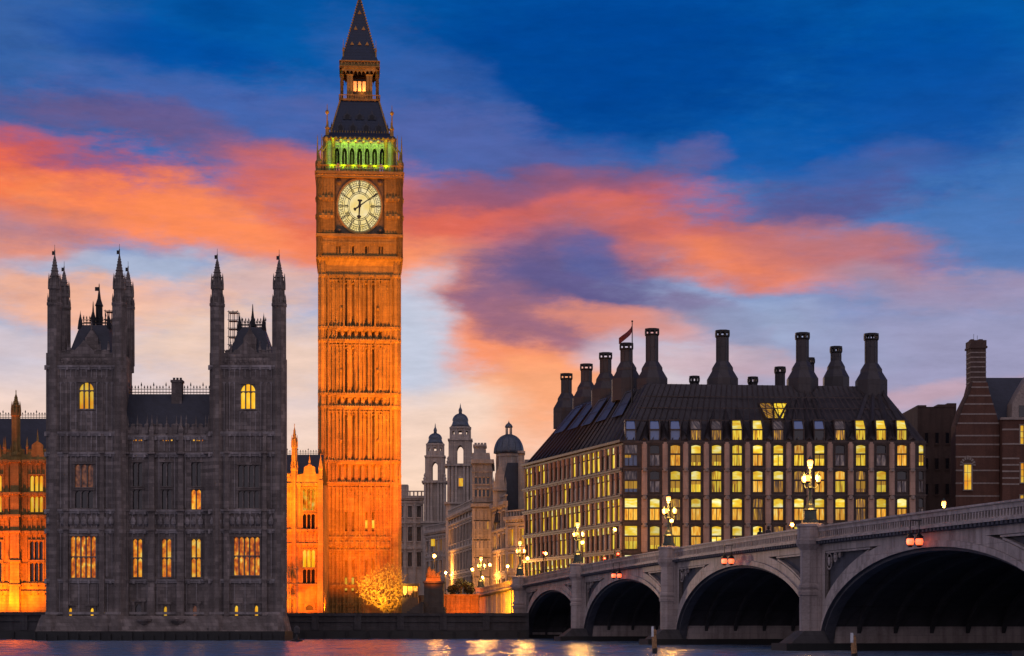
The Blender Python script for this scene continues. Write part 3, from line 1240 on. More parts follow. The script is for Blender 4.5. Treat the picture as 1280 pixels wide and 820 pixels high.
    for q0, q1 in ((xa, xc),):
        b.face([(q0, 1.4, z(536)), (q1, 1.4, z(536)), (q1, 4.4, z(487)), (q0, 4.4, z(487))])
        b.face([(q1, 6.1, z(520)), (q0, 6.1, z(520)), (q0, 4.4, z(487)), (q1, 4.4, z(487))])
    roof = b.build("roof", M_SLATE, root)
    b = MB(fr)
    cresting(b, xa, xc, 4.4, z(487), 1.0, .36)
    b.build("cresting", M_IRON, roof)
    b = MB(fr)
    q = x(214)
    b.box(q - .62, q + .62, 3.6, 4.8, z(520), z(473))
    b.box(q - .72, q + .72, 3.5, 4.9, z(473), z(470))
    for i in range(3):
        b.lathe([(.16, z(470)), (.14, z(467)), (.17, z(466.5))], q - .4 + i * .4, 4.2, 8)
    b.build("chimney", M_SOOT, roof)
    return root


palace_pavilion()

# scaffolding on the towers' roofs
def scaffold(px0, px1, py0, py1, Y, label, n=3, rows=5):
    P = Px(Y)
    t = thing("scaffolding", label, "scaffolding", (P.x((px0 + px1) / 2), Y, P.z(py1)))
    b, d = MB(), MB()
    for i in range(n):
        q = P.x(px0 + (px1 - px0) * i / (n - 1))
        for yy in (Y, Y + 1.3):
            b.tube((q, yy, P.z(py1)), (q, yy, P.z(py0)), .045, n=5)
    for j in range(1, rows + 1):
        zz = P.z(py1) + (P.z(py0) - P.z(py1)) * j / (rows + .15)
        for yy in (Y - .05, Y + 1.35):
            b.tube((P.x(px0) - .15, yy, zz), (P.x(px1) + .15, yy, zz), .04, n=5)
        d.box(P.x(px0), P.x(px1), Y + .1, Y + 1.2, zz - .1, zz - .05)
    b.build("pole_frame", M_SCAFFOLD, t)
    d.build("boards", M_SCAFFOLD, t)
    return t


scaffold(286, 296.5, 388, 441, 229.5, "thin scaffolding beside the roof of the pavilion's right tower")
scaffold(131.5, 141.5, 387, 441, 229.5, "thin scaffolding between the roof and the right turrets of the pavilion's left tower")


# ------------------------------------------------------------------ floodlit palace ranges
def lit_range(root, fr, P, bays, x0, x1, rows, top, base, depth=9.0, turrets=(), gables=(), roof=None, roofx=None):
    x, z = P.x, P.z
    wall, trim, ribs = MB(fr), MB(fr), MB(fr)
    hs, spec = [], []
    for cx, w in bays:
        for (pt, pb, n, pane, lbl) in rows:
            pane = pane(cx) if callable(pane) else pane
            hs.append((x(cx - w / 2), x(cx + w / 2), z(pb), z(pt)))
            spec.append((cx, w, pt, pb, n, pane, lbl))
    wall.wall(x(x0), x(x1), z(base), z(top), 0, hs, .5)
    for q in (x(x0), x(x1)):
        wall.face([(q, 0, z(base)), (q, depth, z(base)), (q, depth, z(top)), (q, 0, z(top))])
    wall.face([(x(x0), 0, z(top)), (x(x1), 0, z(top)), (x(x1), depth, z(top)), (x(x0), depth, z(top))])
    wall.face([(x(x1), depth, z(base)), (x(x0), depth, z(base)), (x(x0), depth, z(top)), (x(x1), depth, z(top))])
    wall.build("wall", M_GOLD, root)
    for s in spec:
        cx, w, pt, pb, n, pane, lbl = s
        gothic_window(root, fr, x(cx), w * P.k, z(pb), z(pt), n, 1, pane, M_GOLD, lbl, 0, .5, bar=.12)
    return wall, trim, ribs, hs


def range_trim(root, fr, P, x0, x1, lines, ribz, hs, top, pitch=.6):
    x, z = P.x, P.z
    t, r = MB(fr), MB(fr)
    for l in lines:
        t.box(x(x0), x(x1), -.28, .05, z(l) - .13, z(l) + .15)
        t.box(x(x0), x(x1), -.16, .04, z(l) - .36, z(l) - .132)
        n = int((x(x1) - x(x0)) / .9)
        for i in range(n):
            q = x(x0) + (i + .5) * (x(x1) - x(x0)) / n
            t.box(q - .11, q + .11, -.34, -.02, z(l) - .4, z(l) + .1)
    for a, c in ribz:
        panel_ribs(r, x(x0) + .3, x(x1) - .3, z(c) + .2, z(a) - .2, 0, pitch, .12, .14, True, hs)
    t.box(x(x0), x(x1), -.1, .3, z(top), z(top - 8))
    crenels(t, x(x0), x(x1), -.05, .25, z(top - 8), .55, .95)
    t.build("string_course", M_GOLD, root)
    r.build("tracery_panelling", M_GOLD, root)


def right_range():
    Y = 288.0
    P = Px(Y)
    x, z = P.x, P.z
    fr = Frame(0, Y)
    root = thing("palace_range", "narrow floodlit orange gothic range between the dark pavilion and the tall clock tower", "palace building", (x(370), Y, 3.3))
    rows = [(610, 638, 3, M_AMBER, None), (642, 661, 3, M_DARKGLASS, None), (687, 709, 3, M_GOLDROOM, "three-light window with yellow lit panes"), (711, 729, 3, M_DARKGLASS, None)]
    w, _, _, hs = lit_range(root, fr, P, [(386, 16)], 318, 403, rows, 605, 768)
    range_trim(root, fr, P, 318, 403, [605, 662.5, 680, 731, 764], [(606, 662), (681, 731), (663, 680)], hs, 605)
    turret(root, fr, P, x(368), .1, .5, z(768), z(585), z(556), z(529), M_GOLD, vane=False, n=8)
    b = MB(fr)
    m = x(387)
    b.prism([(m - 1.9, z(606)), (m + 1.9, z(606)), (m + 1.9, z(594)), (m + .9, z(592)), (m + .8, z(584)), (m, z(580)), (m - .8, z(584)), (m - .9, z(592)), (m - 1.9, z(594))], -.2, .3)
    for dx in (-1.9, 1.9):
        b.lathe([(.2, z(600)), (.2, z(586)), (.26, z(585)), (.03, z(576)), (0, z(574))], m + dx, .05, 4)
    b.lathe([(.16, z(582)), (.2, z(577)), (.03, z(570)), (0, z(567))], m, .05, 4)
    b.build("gable", M_GOLD, root)
    b = MB(fr)
    q = x(401)
    b.frust((q - .45, q + .45, -1.0, .2), z(768), (q - .35, q + .35, -.5, .2), z(600))
    b.lathe([(.4, z(600)), (.4, z(588)), (.5, z(586)), (.1, z(572)), (0, z(566))], q, -.1, 4)
    b.build("buttress", M_GOLD, root)
    b = MB(fr)
    b.face([(x(300), 1.0, z(600)), (x(400), 1.0, z(600)), (x(400), 6, z(564)), (x(300), 6, z(564))])
    b.face([(x(400), 11, z(600)), (x(300), 11, z(600)), (x(300), 6, z(564)), (x(400), 6, z(564))])
    roof = b.build("roof", M_SLATE, root)
    b = MB(fr)
    cresting(b, x(340), x(400), 6, z(564), .7, .4)
    b.build("cresting", M_IRON, roof)
    b = MB(fr)
    m = x(387)
    b.box(m - .9, m - .55, -.25, .05, z(768), z(756))
    b.box(m + .55, m + .9, -.25, .05, z(768), z(756))
    b.box(m - 1.0, m + 1.0, -.28, .05, z(756), z(754))
    b.arch_head(m - .55, m + .55, z(760), z(756.5), -.2, .04, 5)
    d = b.build("doorway", M_GOLD, root)
    b = MB(fr)
    b.box(m - .55, m + .55, -.03, .02, z(768), z(756))
    b.build("door", M_IRON, d)


right_range()
scaffold(360.5, 371, 708, 766, 285.2, "thin scaffolding standing against the base of the narrow floodlit range", 2, 3)


def left_range():
    Y = 250.0
    P = Px(Y)
    x, z = P.x, P.z
    fr = Frame(0, Y)
    root = thing("palace_range", "floodlit orange gothic range cut off by the photo's left edge", "palace building", (x(0), Y, 3.3))
    rows = [(594, 614, 3, M_GOLDROOM, None), (620, 640, 3, M_GOLDROOM, None), (676, 700, 3, M_DARKGLASS, None), (703, 727, 3, M_DARKGLASS, None)]
    bays = [(45.5, 17), (-6, 17), (-58, 17)]
    w, _, _, hs = lit_range(root, fr, P, bays, -160, 60, rows, 576, 778)
    range_trim(root, fr, P, -160, 60, [576, 617, 645, 665, 730, 740], [(577, 617), (618, 645), (666, 701), (702, 730), (646, 665)], hs, 576)
    for cx in (20, -32, -84):
        turret(root, fr, P, x(cx), .0, .66, z(778), z(566), z(516), z(487) if cx == 20 else z(480), M_GOLD, vane=False)
        b = MB(fr)
        q = x(cx)
        b.frust((q - .75, q + .75, -1.25, .1), z(778), (q - .6, q + .6, -.85, .1), z(732))
        b.frust((q - .62, q + .62, -.8, .1), z(732), (q - .5, q + .5, -.7, .1), z(576))
        for zz in (732, 702, 665, 645, 617, 577):
            b.box(q - .8, q + .8, -.95, .1, z(zz) - .12, z(zz) + .14)
        b.build("buttress", M_GOLD, root)
    for cx in (47, -6):
        b = MB(fr)
        m = x(cx)
        b.prism([(m - 1.3, z(577)), (m + 1.3, z(577)), (m + .8, z(568)), (m + .7, z(556)), (m, z(551)), (m - .7, z(556)), (m - .8, z(568))], -.2, .25)
        b.lathe([(.12, z(556)), (.16, z(548)), (.03, z(538)), (0, z(535))], m, .05, 4)
        for dx in (-1.35, 1.35):
            b.lathe([(.14, z(575)), (.14, z(562)), (.19, z(561)), (.03, z(548)), (0, z(545))], m + dx, .0, 4)
        b.build("gable", M_GOLD, root)
    for cx in (5, 34):
        b = MB(fr)
        m = x(cx)
        b.lathe([(.16, z(576)), (.16, z(560)), (.22, z(559)), (.03, z(548)), (0, z(545))], m, .0, 4)
        b.build("pinnacle", M_GOLD, root)
    b = MB(fr)
    b.face([(x(-160), 1.0, z(570)), (x(62), 1.0, z(570)), (x(62), 6, z(517)), (x(-160), 6, z(517))])
    b.face([(x(62), 11, z(570)), (x(-160), 11, z(570)), (x(-160), 6, z(517)), (x(62), 6, z(517))])
    roof = b.build("roof", M_SLATE, root)
    b = MB(fr)
    cresting(b, x(-40), x(60), 6, z(517), .8, .36)
    b.build("cresting", M_IRON, roof)


left_range()

# ------------------------------------------------------------------ the clock tower
def clock_tower():
    Y = 300.0
    P = Px(Y)
    x, z, k = P.x, P.z, P.k
    xc = x(449.5)
    W = 48.6 * k                                    # half width of the shaft
    fr = Frame(xc, Y)
    root = thing("clock_tower", "tall floodlit golden clock tower with a lit dial, green belfry and dark spire", "clock tower", (xc, Y, 3.3))
    D = 2 * W                                       # it is square on plan
    cy = W

    def sides(fn):
        """call fn(frame) for the four faces; local x runs along the face, y=0 is the face"""
        for q in range(4):
            a = q * pi / 2
            dx, dy = cos(a), sin(a)
            ox, oy = xc + W * sin(a), Y + W - W * cos(a)
            fn(Frame(ox, oy, dx, dy), q)

    levels = [(768, 604), (604, 577), (577, 509), (509, 493), (493, 426), (426, 410), (410, 345), (345, 322)]
    slits = (-2.12, -1.06, 1.06, 2.12)
    core, rib, cor = MB(), MB(), MB()

    def face(f, q):
        core.fr = rib.fr = cor.fr = f
        holes = []
        # long slit windows in the three tall stages, and in the base stage
        for a, b_ in ((577, 519), (493, 436), (410, 355)):
            for s in slits:
                holes.append((s - .2, s + .2, z(a - 3), z(b_)))
        for a, b_ in ((664, 640), (740, 700)):
            for s in slits:
                holes.append((s - .19, s + .19, z(a), z(b_)))
        nd = len(holes)
        for a in (577, 493, 410):
            pass
        for b_ in (509, 426, 345):
            for i in range(-3, 4):
                holes.append((i * 1.06 - .17, i * 1.06 + .17, z(b_ + 8.2), z(b_ + 3.2)))
        for a, b_ in ((604, 577), (509, 493), (426, 410)):
            for i in range(-3, 4):
                holes.append((i * 1.06 - .26, i * 1.06 + .26, z(a - 3.5), z(b_ + 4)))
        core.wall(-W, W, z(768), z(322), 0, holes, .5)
        for h in holes:
            core.face([(h[0], .5, h[2]), (h[1], .5, h[2]), (h[1], .5, h[3]), (h[0], .5, h[3])])
        # mullion ribs with pointed heads
        nrib = 16
        span = W * .80
        for (a, b_) in levels[:-1]:
            tall = a - b_ > 40
            for i in range(nrib + 1):
                s = -span + 2 * span * i / nrib
                strong = i % 4 == 0
                if any(abs(s - t) < .2 for t in slits) and tall:
                    continue
                if not tall and abs(s) < 3.6:
                    continue
                w = .2 if strong else .11
                d = .42 if strong else .26
                rib.box(s - w / 2, s + w / 2, -d, .02, z(a) + .25, z(b_) - .1)
            p = 2 * span / nrib
            for i in range(nrib):
                s = -span + i * p
                rib.arch_head(s + .05, s + p - .05, z(b_) - (1.35 if tall else .8), z(b_) - (.7 if tall else .35), -.2, .01, 3, top=z(b_) - (.6 if tall else .25))
                if tall and i % 2 == 0:
                    zc = z(b_) - 1.9
                    rib.lathe([(.02, zc - .3), (.2, zc - .12), (.2, zc + .12), (.02, zc + .3)], s + p, -.05, 4)
        # small carved bosses half way up each tall stage
        for mid in (551, 463, 386):
            for s in (-2.9, 0, 2.9):
                zc = z(mid)
                rib.lathe([(.02, zc - .4), (.27, zc - .12), (.27, zc + .12), (.02, zc + .4)], s, -.06, 4)
        # bands
        for l, big in ((604, 1), (577, 1), (509, 1), (493, 1), (426, 1), (410, 1), (345, 0), (672, 0), (688, 0), (732, 1), (755, 0)):
            e = .36 if big else .2
            cor.box(-W - .02, W + .02, -e, .02, z(l) - .16, z(l) + .16)
            cor.box(-W - .02, W + .02, -e * .55, .02, z(l) - .42, z(l) - .162)
            n = 30
            for i in range(n):
                s = -W + (i + .5) * 2 * W / n
                cor.box(s - .08, s + .08, -e - .07, -.02, z(l) - .1, z(l) + .26)
        for a, b_ in ((672, 688),):
            n = 12
            for i in range(n):
                s = -span + (i + .5) * 2 * span / n
                zc = z(680)
                cor.lathe([(.02, zc - .7), (.34, zc - .3), (.34, zc + .3), (.02, zc + .7)], s, -.03, 4)
    sides(face)
    core.fr = rib.fr = cor.fr = WORLD
    core.build("shaft", M_GOLD, root)
    rib.build("tracery_panelling", M_GOLD, root)
    cor.build("string_course", M_GOLD, root)
    # lit slits in the base stage
    for s, a, b_ in ((1.06, 660, 650), (2.12, 660, 650), (-2.12, 738, 722), (-1.06, 738, 722), (1.06, 738, 722)):
        b = MB(fr)
        b.face([(s - .18, .4, z(a)), (s + .18, .4, z(a)), (s + .18, .4, z(b_)), (s - .18, .4, z(b_))])
        b.build("window", M_GOLDROOM, root)
    # corner buttresses
    for sx in (-1, 1):
        for sy in (0, 1):
            b = MB(fr)
            q = sx * (W - .42)
            yy = .42 if sy == 0 else D - .42
            for (r0, za, r1, zb) in ((1.18, 770, 1.08, 604), (.86, 604, .8, 322)):
                b.lathe([(r0 * .86, z(za)), (r1 * .86, z(zb))], q, yy, 8)
            for l in (732, 680, 604, 577, 509, 493, 426, 410, 345):
                r = .98 if l > 604 else .84
                b.lathe([(r * .9, z(l) - .3), (r, z(l) - .12), (r, z(l) + .2), (r * .9, z(l) + .32)], q, yy, 8)
            for i in range(8):
                a = pi / 8 + i * pi / 4
                xx, y2 = q + .76 * cos(a), yy + .76 * sin(a)
                b.tube((xx, y2, z(604)), (xx, y2, z(322)), .07, n=4)
            b.build("buttress", M_GOLD, root)
            b = MB(fr)
            for dx, dy in ((-.5, -.5), (.5, -.5)):
                b.lathe([(.3, z(606)), (.28, z(597)), (.36, z(596)), (.28, z(593)), (.08, z(582)), (0, z(574))], q + sx * .35 + dx * .55, yy + dy * 1.2, 4)
            b.build("pinnacle", M_GOLD, root)
    # corbel table under the clock stage
    cs = MB()
    W2 = 53.0 * k

    def corb(f, q):
        cs.fr = f
        cs.box(-W2, W2, -(W2 - W), .03, z(298), z(295))
        for i in range(4):
            e0 = (W2 - W) * i / 4
            e1 = (W2 - W) * (i + 1) / 4
            zz0, zz1 = z(332 - i * 2.6), z(332 - (i + 1) * 2.6)
            cs.face([(-W - e0, -e0, zz0), (W + e0, -e0, zz0), (W + e1, -e1, zz1), (-W - e1, -e1, zz1)])
        e = W2 - W - .12
        hs = [(s - .32, s + .32, z(318), z(308)) for s in (-3.3, -1.1, 1.1, 3.3)]
        cs.wall(-W2 + .12, W2 - .12, z(321.6), z(298), -e, hs, .5)
        for h in hs:
            cs.face([(h[0], -e + .5, h[2]), (h[1], -e + .5, h[2]), (h[1], -e + .5, h[3]), (h[0], -e + .5, h[3])])
        cs.box(-W2 - .1, W2 + .1, -(W2 - W) - .1, .02, z(322.6), z(320.6))
        n = 26
        for i in range(n):
            s = -W2 + (i + .5) * 2 * W2 / n
            cs.box(s - .1, s + .1, -(W2 - W) - .16, -e, z(324.5), z(321))
            cs.box(s - .07, s + .07, -e - .1, -e + .02, z(320), z(299))
            cs.box(s - .12, s + .12, -(W2 - W) - .05, -e, z(306), z(303))
    sides(corb)
    cs.fr = WORLD
    cs.build("corbel_table", M_GOLD, root)
    # clock stage
    st, gi = MB(), MB()
    e = W2 - W
    hw, zt, zb = 31.0 * k, z(223), z(294)

    def stage(f, q):
        st.fr = gi.fr = f
        st.wall(-W2 + .1, W2 - .1, z(298), z(219), -e + .1, [(-hw, hw, zb, zt)], .75)
        for sx in (-1, 1):
            a, b_ = sorted((sx * hw, sx * (W2 - .1)))
            for i in range(6):
                s = a + (i + .5) * (b_ - a) / 6
                st.box(s - .07, s + .07, -e - .06, -e + .12, z(292), z(221))
            for pz in (249, 271):
                st.box(a + .1, b_ - .1, -e - .1, -e + .12, z(pz + 3), z(pz - 3))
                for i in range(3):
                    s = a + (i + .5) * (b_ - a) / 3
                    st.lathe([(.02, z(pz) - .5), (.3, z(pz)), (.02, z(pz) + .5)], s, -e - .08, 4)
            s = sx * (W2 - .45)
            st.lathe([(.62, z(322)), (.62, z(220)), (.72, z(219)), (.72, z(216.5))], s, -e + .45, 8)
        for l in (221.2, 295):
            st.box(-W2, W2, -e - .18, -e + .12, z(l) - .2, z(l) + .2)
        gi.box(-hw - .15, hw + .15, -e - .2, -e + .1, z(223), z(221.9))
        gi.box(-hw - .15, hw + .15, -e - .2, -e + .1, z(297), z(295))
        gi.box(-W2, W2, -e - .3, -e + .1, z(219), z(217.4))
        for i in range(24):
            s = -W2 + (i + .5) * 2 * W2 / 24
            gi.lathe([(.02, z(221)), (.16, z(220)), (.02, z(218.8))], s, -e - .12, 4)
    sides(stage)
    st.fr = gi.fr = WORLD
    st.build("clock_stage", M_GOLD, root)
    gi.build("gilded_moulding", M_GILT, root)

    # the dials
    def dial(f, q):
        yd = -e + .52
        cxz = z(258)
        RX, RZ = 27.2 * k, 33.0 * k
        b = MB(f)
        n = 72
        ring = [(RX * cos(2 * pi * i / n), cxz + RZ * sin(2 * pi * i / n)) for i in range(n)]
        b.face([(a, yd, c) for a, c in ring])
        fc = b.build("clock_face", M_OPAL, root)
        b = MB(f)                                   # dark ground with the dial let into it
        for i in range(n):
            j = (i + 1) % n

            def sq(p):
                a, c = p[0] / hw, (p[1] - (zt + zb) / 2) / ((zt - zb) / 2)
                m = max(abs(a), abs(c))
                return (a / m * hw, c / m * (zt - zb) / 2 + (zt + zb) / 2)
            A, B = ring[i], ring[j]
            C, Dd = sq(B), sq(A)
            b.face([(A[0], yd - .06, A[1]), (Dd[0], yd - .06, Dd[1]), (C[0], yd - .06, C[1]), (B[0], yd - .06, B[1])])
        for sx in (-1, 1):
            for sz in (-1, 1):
                px_, pz_ = sx * hw * .82, (zt + zb) / 2 + sz * (zt - zb) / 2 * .84
                b.lathe([(.02, pz_ - .5), (.42, pz_ - .1), (.42, pz_ + .1), (.02, pz_ + .5)], px_, yd - .08, 6)
                b.box(sx * hw * .98 - .1, sx * hw * .98 + .1, yd - .3, yd, zb, zt)
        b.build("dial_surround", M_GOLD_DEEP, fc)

        def ell(bb, r0, r1, y0, y1, seg=72, arc=(0, 2 * pi)):
            for i in range(seg):
                a0 = arc[0] + (arc[1] - arc[0]) * i / seg
                a1 = arc[0] + (arc[1] - arc[0]) * (i + 1) / seg
                o0, o1 = (r1 * RX * cos(a0), cxz + r1 * RZ * sin(a0)), (r1 * RX * cos(a1), cxz + r1 * RZ * sin(a1))
                i0, i1 = (r0 * RX * cos(a0), cxz + r0 * RZ * sin(a0)), (r0 * RX * cos(a1), cxz + r0 * RZ * sin(a1))
                bb.face([(i0[0], y0, i0[1]), (o0[0], y0, o0[1]), (o1[0], y0, o1[1]), (i1[0], y0, i1[1])])
                bb.face([(o0[0], y0, o0[1]), (o0[0], y1, o0[1]), (o1[0], y1, o1[1]), (o1[0], y0, o1[1])])
                bb.face([(i1[0], y0, i1[1]), (i1[0], y1, i1[1]), (i0[0], y1, i0[1]), (i0[0], y0, i0[1])])

        def bar(bb, a, r0, r1, w, y0, y1):
            ca, sa = cos(a), sin(a)
            pts = []
            for r, s in ((r0, -1), (r1, -1), (r1, 1), (r0, 1)):
                pts.append((r * RX * ca - s * w * sa, cxz + r * RZ * sa + s * w * ca))
            bb.prism(pts, y0, y1)
        b = MB(f)
        ell(b, .985, 1.06, yd - .22, yd - .02)
        b.build("dial_rim", M_GILT, fc)
        b = MB(f)
        for r in (.47, .53, .70, .775, .95):
            ell(b, r, r + .02, yd - .1, yd - .01)
        for i in range(12):
            bar(b, i * pi / 6 + 0.0, .70, .985, .075, yd - .1, yd - .012)
            bar(b, i * pi / 6, .49, .56, .035, yd - .1, yd - .012)
        for i in range(60):
            bar(b, i * pi / 30 + pi / 60, .79, .95, .026, yd - .09, yd - .012)
            bar(b, i * pi / 30, .95, .985, .03, yd - .09, yd - .012)
        for i in range(48):
            bar(b, i * pi / 24 + pi / 48, .84, .9, .05, yd - .085, yd - .012)
        b.build("dial_lattice", M_IRON, fc)
        # Roman numerals
        b = MB(f)
        NUM = {12: 'XII', 1: 'I', 2: 'II', 3: 'III', 4: 'IV', 5: 'V', 6: 'VI', 7: 'VII', 8: 'VIII', 9: 'IX', 10: 'X', 11: 'XI'}
        for h, txt in NUM.items():
            a = pi / 2 - h * pi / 6
            wid = {'I': .15, 'V': .3, 'X': .3}
            tot = sum(wid[c] for c in txt)
            off = -tot / 2
            for c in txt:
                m = off + wid[c] / 2
                off += wid[c]
                # letters stand on the ring, heads outward
                ca, sa = cos(a), sin(a)
                tx, tz = sa, -ca
                def pt(u, r):
                    return (r * RX * ca + u * tx, cxz + r * RZ * sa + u * tz)
                def stroke(u0, r0, u1, r1, w=.045):
                    A_, B_ = pt(u0, r0), pt(u1, r1)
                    dx, dz = B_[0] - A_[0], B_[1] - A_[1]
                    L_ = hypot(dx, dz)
                    nx, nz = -dz / L_ * w, dx / L_ * w
                    b.prism([(A_[0] - nx, A_[1] - nz), (B_[0] - nx, B_[1] - nz), (B_[0] + nx, B_[1] + nz), (A_[0] + nx, A_[1] + nz)], yd - .13, yd - .015)
                if c == 'I':
                    stroke(m, .545, m, .69)
                elif c == 'V':
                    stroke(m - .09, .69, m, .545)
                    stroke(m + .09, .69, m, .545)
                else:
                    stroke(m - .09, .69, m + .09, .545)
                    stroke(m + .09, .69, m - .09, .545)
        b.build("numerals", M_IRON, fc)

        def hand(name, ang, L, w0, tail, blob):
            bb = MB(f)
            ca, sa = cos(ang), sin(ang)
            def P2(u, v):
                return (v * (-sa) + u * ca * RX, cxz + u * sa * RZ + v * ca)
            y0, y1 = (yd - .42, yd - .34) if name == 'minute_hand' else (yd - .3, yd - .22)
            bb.prism([P2(-tail, -w0 * 1.3), P2(0, -w0), P2(L * .8, -w0 * .6), P2(L, -.02), P2(L, .02), P2(L * .8, w0 * .6), P2(0, w0), P2(-tail, w0 * 1.3)], y0, y1)
            if blob:
                bb.prism([P2(L * .62, 0), P2(L * .74, -w0 * 2.4), P2(L * .9, -w0 * 1.2), P2(L * .9, w0 * 1.2), P2(L * .74, w0 * 2.4)], y0 - .004, y1 + .004)
            bb.prism([P2(-tail * 1.25, -w0 * 2), P2(-tail, -w0 * 2.6), P2(-tail * .7, 0), P2(-tail, w0 * 2.6), P2(-tail * 1.25, w0 * 2)], y0 - .003, y1 + .003)
            c0 = P2(0, 0)
            bb.prism([(c0[0] + .26 * cos(i * pi / 5), c0[1] + .26 * sin(i * pi / 5)) for i in range(10)], y0 - .006, y1 + .006)
            bb.build(name, M_IRON, fc)
        hand("minute_hand", radians(31), .93, .1, .24, False)
        hand("hour_hand", radians(266), .52, .15, .2, True)
    sides(dial)

    # belfry with its green-lit arcade
    W3 = 46.0 * k
    e3 = W - W3
    bf, gr, pil = MB(), MB(), MB()

    def belfry(f, q):
        bf.fr = gr.fr = pil.fr = f
        # balcony
        bf.box(-W2 - .1, W2 + .1, -e - .35, 1.0, z(217.4), z(215.4))
        n = 34
        for i in range(n):
            s = -W2 + (i + .5) * 2 * W2 / n
            bf.box(s - .06, s + .06, -e - .2, -e - .05, z(215.4), z(209))
        bf.box(-W2, W2, -e - .26, -e, z(209), z(207.4))
        for sx in (-1, 1):
            s = sx * (W2 - .35)
            bf.lathe([(.4, z(220)), (.4, z(208)), (.52, z(207)), (.5, z(204)), (.2, z(200)), (.06, z(193)), (0, z(190))], s, -e + .2, 8)
        # outer piers at the corners
        for sx in (-1, 1):
            for off in (0, 1.15):
                s = sx * (W3 - .5 - off)
                pl_ = MB(f)
                pl_.lathe([(.34, z(216)), (.3, z(213)), (.3, z(176)), (.4, z(174)), (.42, z(172))], s, e3 + .35, 8)
                pl_.build("belfry_pier", M_GOLD, root)
            s = sx * (W2 - .75)
            pil.lathe([(.16, z(216)), (.14, z(192)), (.05, z(172)), (0, z(168))], s, e3 - .8, 6)
            pil.tube((s, e3 - .8, z(192)), (sx * (W3 - .7), e3 + .2, z(180)), .12, n=5)
        # arcade of seven pointed openings
        x0, x1 = -33.0 * k, 33.0 * k
        p = (x1 - x0) / 7
        hs = [(x0 + i * p + .19, x0 + (i + 1) * p - .19, z(213), z(181)) for i in range(7)]
        gr.wall(-W3, W3, z(216), z(172), e3 + .5, hs, .55)
        for h in hs:
            gr.arch_head(h[0], h[1], z(192), z(183), e3 + .5, e3 + 1.0, 5, top=z(181))
            gr.arch_head(h[0] - .12, h[1] + .12, z(192), z(180), e3 + .38, e3 + .5, 5, top=z(176))
            m = (h[0] + h[1]) / 2
            gr.box(h[0] - .12, h[0] - .02, e3 + .34, e3 + .52, z(215), z(178))
            gr.box(h[1] + .02, h[1] + .12, e3 + .34, e3 + .52, z(215), z(178))
            gr.box(m - .04, m + .04, e3 + .7, e3 + .8, z(213), z(188))
        for i in range(8):
            s = x0 + i * p
            gr.lathe([(.2, z(176.5)), (.28, z(175)), (.16, z(172.5))], s, e3 + .3, 6)
        n = 20
        for i in range(n):
            s = x0 + (i + .5) * (x1 - x0) / n
            gr.box(s - .05, s + .05, e3 + .1, e3 + .25, z(215), z(210))
        gr.box(x0, x1, e3 + .06, e3 + .3, z(210), z(209))
    sides(belfry)
    bf.fr = gr.fr = pil.fr = WORLD
    bf.build("balcony", M_GOLD, root)
    gr.build("belfry_arcade", M_PORT, root, label="pale arcade of pointed openings lit bright green")
    pil.build("flying_pinnacle", M_GOLD, root)
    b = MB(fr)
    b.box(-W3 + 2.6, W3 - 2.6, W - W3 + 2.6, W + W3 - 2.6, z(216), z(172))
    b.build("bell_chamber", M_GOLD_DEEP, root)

    # roofs
    def rect(h):
        return (-h, h, cy - h, cy + h)
    b = MB(fr)
    b.frust(rect(44.5 * k), z(172), rect(44.5 * k), z(169.5))
    b.frust(rect(44.5 * k), z(169.5), rect(36.5 * k), z(163))
    b.frust(rect(36 * k), z(163), rect(29 * k), z(140))
    b.frust(rect(29 * k), z(140), rect(24.2 * k), z(119))
    roof = b.build("roof", M_LEAD, root)
    eav = MB()

    def eaves(f, q):
        eav.fr = f
        h = 44.5 * k
        y0 = W - h
        n = 15
        for i in range(n):
            s = -h + (i + .5) * 2 * h / n
            eav.lathe([(.1, z(173)), (.22, z(171.6)), (.1, z(170))], s, y0 - .05, 6)
        n = 22
        for i in range(n):
            s = -36 * k + (i + .5) * 72 * k / n
            eav.box(s - .05, s + .05, W - 36.6 * k, W - 36.2 * k, z(163), z(160.5))
    sides(eaves)
    eav.fr = WORLD
    eav.build("eaves_boss", M_GILT, roof)

    def dormers(f, q):
        for row, (py, offs, inset) in enumerate(((161, (-24, -8.2, 8.2, 24), 35.2), (145, (-15.5, 0, 15.5), 30.3))):
            for o_ in offs:
                d = MB(f)
                s = o_ * k
                y0 = W - inset * k - .12
                hgt = 11 if row == 0 else 9.5
                d.prism([(s - .5, z(py)), (s + .5, z(py)), (s + .5, z(py - hgt * .55)), (s, z(py - hgt)), (s - .5, z(py - hgt * .55))], y0, y0 + 1.8)
                d.box(s - .6, s - .42, y0 - .1, y0 + .1, z(py), z(py - hgt * .6))
                d.box(s + .42, s + .6, y0 - .1, y0 + .1, z(py), z(py - hgt * .6))
                d.lathe([(.09, z(py - hgt)), (.02, z(py - hgt - 3.5))], s, y0 + .1, 4)
                dm = d.build("dormer", M_SLATE, roof)
                d = MB(f)
                d.face([(s - .3, y0 - .02, z(py - .6)), (s + .3, y0 - .02, z(py - .6)), (s + .3, y0 - .02, z(py - hgt * .55)), (s, y0 - .02, z(py - hgt * .75)), (s - .3, y0 - .02, z(py - hgt * .55))])
                d.build("louvre", M_IRON, dm)
    sides(dormers)
    # lantern (the light above the roof)
    b, g = MB(), MB()
    W4 = 24.5 * k
    e4 = W - W4

